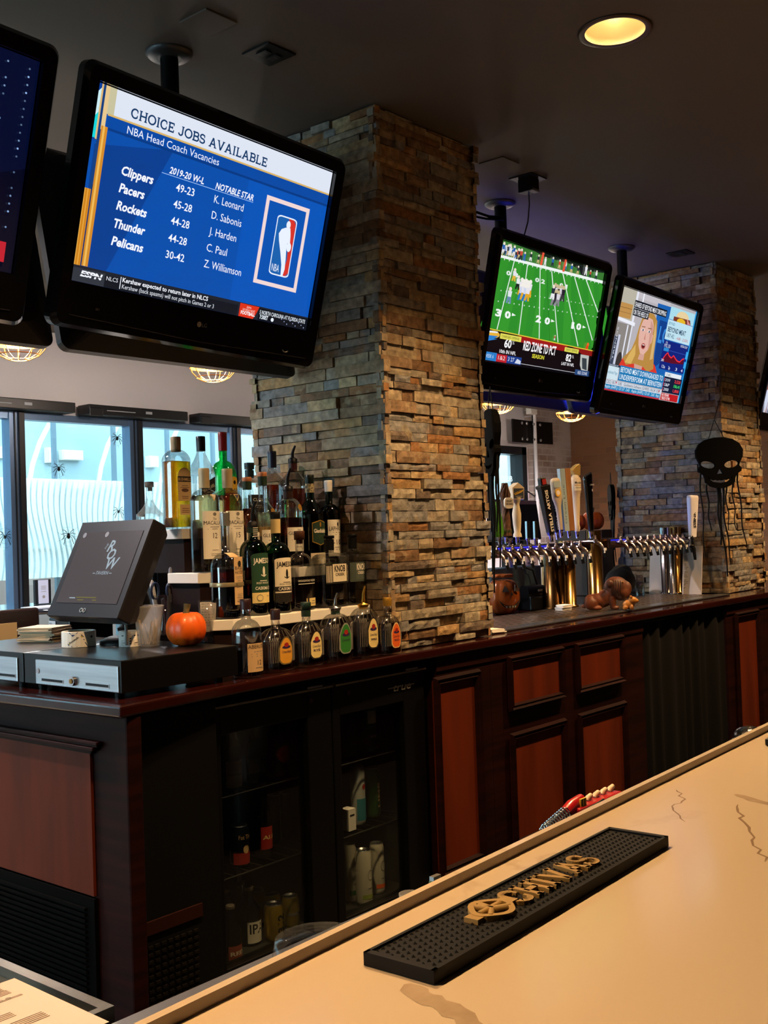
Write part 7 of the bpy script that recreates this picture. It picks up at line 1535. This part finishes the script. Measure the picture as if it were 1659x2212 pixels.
# black plates, conduit and sensor on the brick pier
a_, c_ = at(1105, 922, 1, 6.86), at(1188, 944, 1, 6.86); e = thing('wall_bracket', 'bent black metal plate bolted across the brick pier corner', 'bracket', ((a_.x + c_.x) / 2, 6.84, (a_.z + c_.z) / 2)); w_, hh = (c_.x - a_.x) / 2, .13
b = MB(); b.plate([(-w_, -.0), (-w_ * .15, .03), (w_, -.02), (w_, -.0), (-w_ * .15, .05), (-w_, .02)], -hh, hh); b.build('plate', BLK, e); b = MB(); [b.lathe([(.02, 0), (.02, .012)], 12, 0, x_, 0, 0) for x_ in ()]
for x_ in (-.55, -.3, .05, .4):
    for z_ in (-.7, .7): b.ell((x_ * w_, -.004, z_ * hh), (.018, .012, .018), 0, 10, 8)
b.build('bolts', STEEL, e)
p = at(1160, 1000, 1, 6.83); e = thing('conduit', 'thin pale conduit pipe running down the brick pier', 'conduit', (p.x, 6.845, 0)); b = MB(); b.cyl((0, 0, .6), (0, 0, CEIL - .001), .022, n=12); b.build('pipe', plaster, e)
p = at(1151, 887, 1, 6.82); e = thing('wall_sensor', 'small white sensor with a dangling wire on the brick pier', 'sensor', (p.x, 6.83, p.z)); b = MB(); b.box(-.07, .07, -.03, .045, -.045, .045); b.build('sensor_body', WHITE, e, bevel=.01); b = MB(); b.tube([(.03, .02, -.05), (.06, .03, -.4), (.10, .03, -.9), (.04, .03, -1.0), (-.15, .03, -.93)], .008, 6); b.build('wire', BLK, e)
# paper triangle leaning by the pier and side shelf of bottles past the far pillar
e = thing('back_shelf', 'dark shelf unit with bottles past the far stone pillar', 'shelf', (7.02, 3.2, CT + .0006)); b = MB(); b.box(0, 1.2, 0, .28, 0, .16); b.build('base', BLK, e); b = MB(); b.box(0, 1.2, .05, .28, .42, .45); b.build('shelf', BLKM, e)
for x_ in (0.01, 1.17):
    b = MB(); b.box(x_, x_ + .02, .05, .28, .16, .42); b.build('upright', BLKM, e)
for k, (x_, c_, lab) in enumerate(((7.06, 'green', 'lime green bottle on the shelf past the far pillar'), (7.16, 'clear', 'clear bottle on the shelf past the far pillar, next to the lime one'), (7.27, 'brown', 'brown bottle on the shelf past the far pillar'))):
    bottle('liqueur_bottle', lab, 1652, 1135, 3.33, CT + .161, 20, 'round', c_, 'gold' if k == 0 else 'dark', .6, ('screw', BLK, .02), .012, sh=.6, nk=.8, x=x_)
# ================================================================== behind and on the quartz bar
def off(y_): return at(900, 1900, 1, y_)
e = thing('underbar_shelf', 'stainless underbar shelf hidden below the quartz bar lip', 'shelf', (0, 0, 0)); shz = .80
b = MB(); b.box(.55, 3.2, .87, 1.12, shz - .02, shz); b.build('shelf_top', STEEL, e)
for x_ in (.6, 1.9, 3.1):
    b = MB(); b.box(x_, x_ + .03, .9, 1.1, 0.0005, shz - .02); b.build('leg', STEEL, e)
p, q_ = at(1178, 1795, 1, 1.02), at(1225, 1765, 1, 1.02)
redp = mat('red_plastic', '#a8121c', .3, coat=.3)
e = thing('cocktail_strainer', 'steel spring strainer with a red grip just showing over the bar lip', 'strainer', (p.x, 1.02, shz + .0008)); L_ = 1.0
b = MB(); z0 = p.z - shz; b.tube([(.0 + .07 * t / 60, .011 * math.cos(t * 2 * math.pi / 6), z0 + .016 * t / 60 + .011 * math.sin(t * 2 * math.pi / 6)) for t in range(61)], .0018, 5); b.build('spring', CHROME, e)
dx = q_.x - p.x
b = MB(); b.tube([(.066, 0, z0 + .014), (.09, 0, z0 + .022), (.125, 0, z0 + .028)], [.011, .0125, .010], 12); g = b.build('grip', redp, e); b = MB(); b.box(.10, .12, -.0135, -.010, z0 + .014, z0 + .034); b.box(.104, .107, -.014, -.0135, z0 + .014, z0 + .034, 1); b.box(.112, .115, -.014, -.0135, z0 + .014, z0 + .034, 1); b.build('sticker', [L_YEL, L_BLK], g)
b = MB(); b.box(-.01, .14, -.02, .02, 0, .008); b.tube([(.05, 0, .0), (.06, 0, z0)], .006, 8); b.build('holder', BLK, e)
a_, c_ = at(1245, 1745, 1, 1.02), at(1326, 1722, 1, 1.02)
e = thing('muddler_rack', 'red rack of capped pourers with white tips behind the bar lip', 'rack', (a_.x, 1.02, shz + .0008)); w_ = c_.x - a_.x; b = MB(); b.box(-.02, w_, -.02, .02, 0, a_.z - shz + .004); b.build('rack', redp, e, bevel=.004)
for k in range(5):
    b = MB(); xx = w_ * (.10 + .2 * k); zz = a_.z - shz + .004; b.tube([(xx - .004, 0, zz), (xx, 0, zz + .004), (xx + .012, 0, zz + .007)], [.0045, .0055, .0045], 9); b.build('tip', mat('cream_tip', '#e2c9a8', .4), e)
a_ = at(1290, 1752, 1, .99); e = thing('bar_spoon', 'steel bar spoon lying along the red rack', 'spoon', (a_.x - .14, .965, shz + .0008)); b = MB(); zz = at(1250, 1768, 1, .965).z - shz; b.cyl((-.02, 0, zz), (.12, 0, zz + .012), .003, n=8); b.tube([(-.02, 0, 0), (-.02, 0, zz)], .005, 6); b.build('spoon', CHROME, e)
p = at(690, 2036, 1, 1.0); e = thing('glass_bowl', 'rim of a clear glass bowl just visible over the bar lip', 'bowl', (p.x, 1.0, shz + .0008)); zt = at(700, 2018, 1, 1.0).z - shz; b = MB(); b.lathe([(.03, 0), (.05, .006), (.062, zt * .6), (.058, zt * .96), (.03, zt), (.002, zt)], 32, 0, cap0=False, cap1=False); b.build('bowl', TG, e)
p = at(886, 1932, 1, 1.0); e = thing('plastic_tumbler', 'pale plastic tumbler tip showing over the bar lip', 'cup', (p.x, 1.0, shz + .0008)); zt = at(886, 1931, 1, 1.0).z - shz; b = MB(); b.lathe([(.014, 0), (.0165, zt), (.015, zt), (.013, .004)], 24, 0, cap1=False); b.build('tumbler', frost, e)
p = at(938, 1907, 1, 1.0); e = thing('green_lighter', 'little green lighter standing behind the bar lip', 'lighter', (p.x, 1.0, shz + .0008)); zt = at(938, 1902, 1, 1.0).z - shz; b = MB(); b.box(-.008, .008, -.005, .005, 0, zt); b.build('body', mat('dull_green', '#3c5c4a', .4), e, bevel=.002); b = MB(); b.box(-.006, .012, -.004, .004, zt, zt + .006); b.build('head', STEEL, e)
p = at(1600, 1592, 2, BZ); q2 = at(1606, 1590, 1, 1.35); b = MB(); b.ell((q2.x, 1.35, q2.z - .03), (.05, .05, .03)); b.ell((q2.x + .07, 1.36, q2.z - .015), (.06, .05, .034)); b.ell((q2.x + .03, 1.37, q2.z - .08), (.10, .08, .05))
e = thing('trash_liner', 'crumpled black plastic liner at the far end behind the bar', 'bin liner', (0, 0, 0)); o = b.build('liner', mat('black_plastic_film', '#0c0c0d', .2, bump=(18, 1.0)), e)
b = MB(); zb_ = q2.z - .10; b.lathe([(.10, .0005), (.12, zb_), (.11, zb_), (.09, .01)], 28, 0, q2.x + .03, 1.37, 0); b.build('bin', BLK, e)
p = at(1652, 1612, 2, BZ); e = thing('coaster_caddy', 'corner of a small black caddy on the quartz at the picture edge', 'caddy', (p.x, p.y, BZ + .0006), BA); b = MB(); b.box(0, .12, -.10, 0, 0, .014); b.build('caddy', BLK, e, bevel=.003)
# steel work table with a printed menu, bottom corner
ez = .80; kx_ = .82
e = thing('steel_table', 'stainless work table with raised rim in the bottom corner', 'table', (0, 0, 0)); b = MB(); b.box(.30, .815, 1.172, 2.1, ez - .03, ez - .012); b.box(.806, .822, 1.172, 2.1, ez - .03, ez); b.box(.30, .822, 1.160, 1.172, ez - .05, ez); b.build('tabletop', mat('scuffed_steel', '#9a968e', .35, 1, var=(8, '#7c776e')), e)
for x_, y_ in ((.34, 1.2), (.78, 1.2), (.34, 2.05), (.78, 2.05)):
    b = MB(); b.box(x_ - .018, x_ + .018, y_ - .018, y_ + .018, .0005, ez - .03); b.build('leg', STEEL, e)
pa, pb_ = at(31, 2109, 2, ez + .004), at(236, 2203, 2, ez + .004); d_ = (pb_ - pa); wd = d_.length; th = math.atan2(d_.y, d_.x)
e = thing('paper_menu', 'white printed menu sheet lying across the steel table corner', 'menu', (pa.x, pa.y, ez + .0012), th); b = MB(); n_ = 10
b.rings([[(wd * i / n_, -L_, .0005 + .0 * i) for i in range(n_ + 1)] for L_ in (0, .07, .14, .21, .28)], 0, True, False, False, False); s_ = b.build('sheet', mat('pinkish_paper', '#d8c0c2', .75), e); b = MB(); r = random.Random(12)
def ml_(x, y, w__, n, st):
    for i in range(n): ww = w__ * r.uniform(.7, 1); b.plate([(x - i * st, y), (x - i * st, y - ww), (x - i * st - st * .32, y - ww), (x - i * st - st * .32, y)], .0007, .0010)
ml_(wd * .27, -.022, .05, 2, .003); 
for k in range(3): b.lathe([(.0035, .0007), (.0035, .001), (.0022, .0011)], 14, 0, wd * .25, -.040 - .0105 * k, 0, cap0=False, cap1=False)
ml_(wd * .19, -.028, .06, 4, .004); ml_(wd * .12, -.03, .05, 6, .0035)
ml_(wd * .66, -.035, .06, 5, .0045); ml_(wd * .66, -.11, .06, 6, .0045); ml_(wd * .5, -.06, .05, 4, .0045)
b.build('print', GREY, s_)
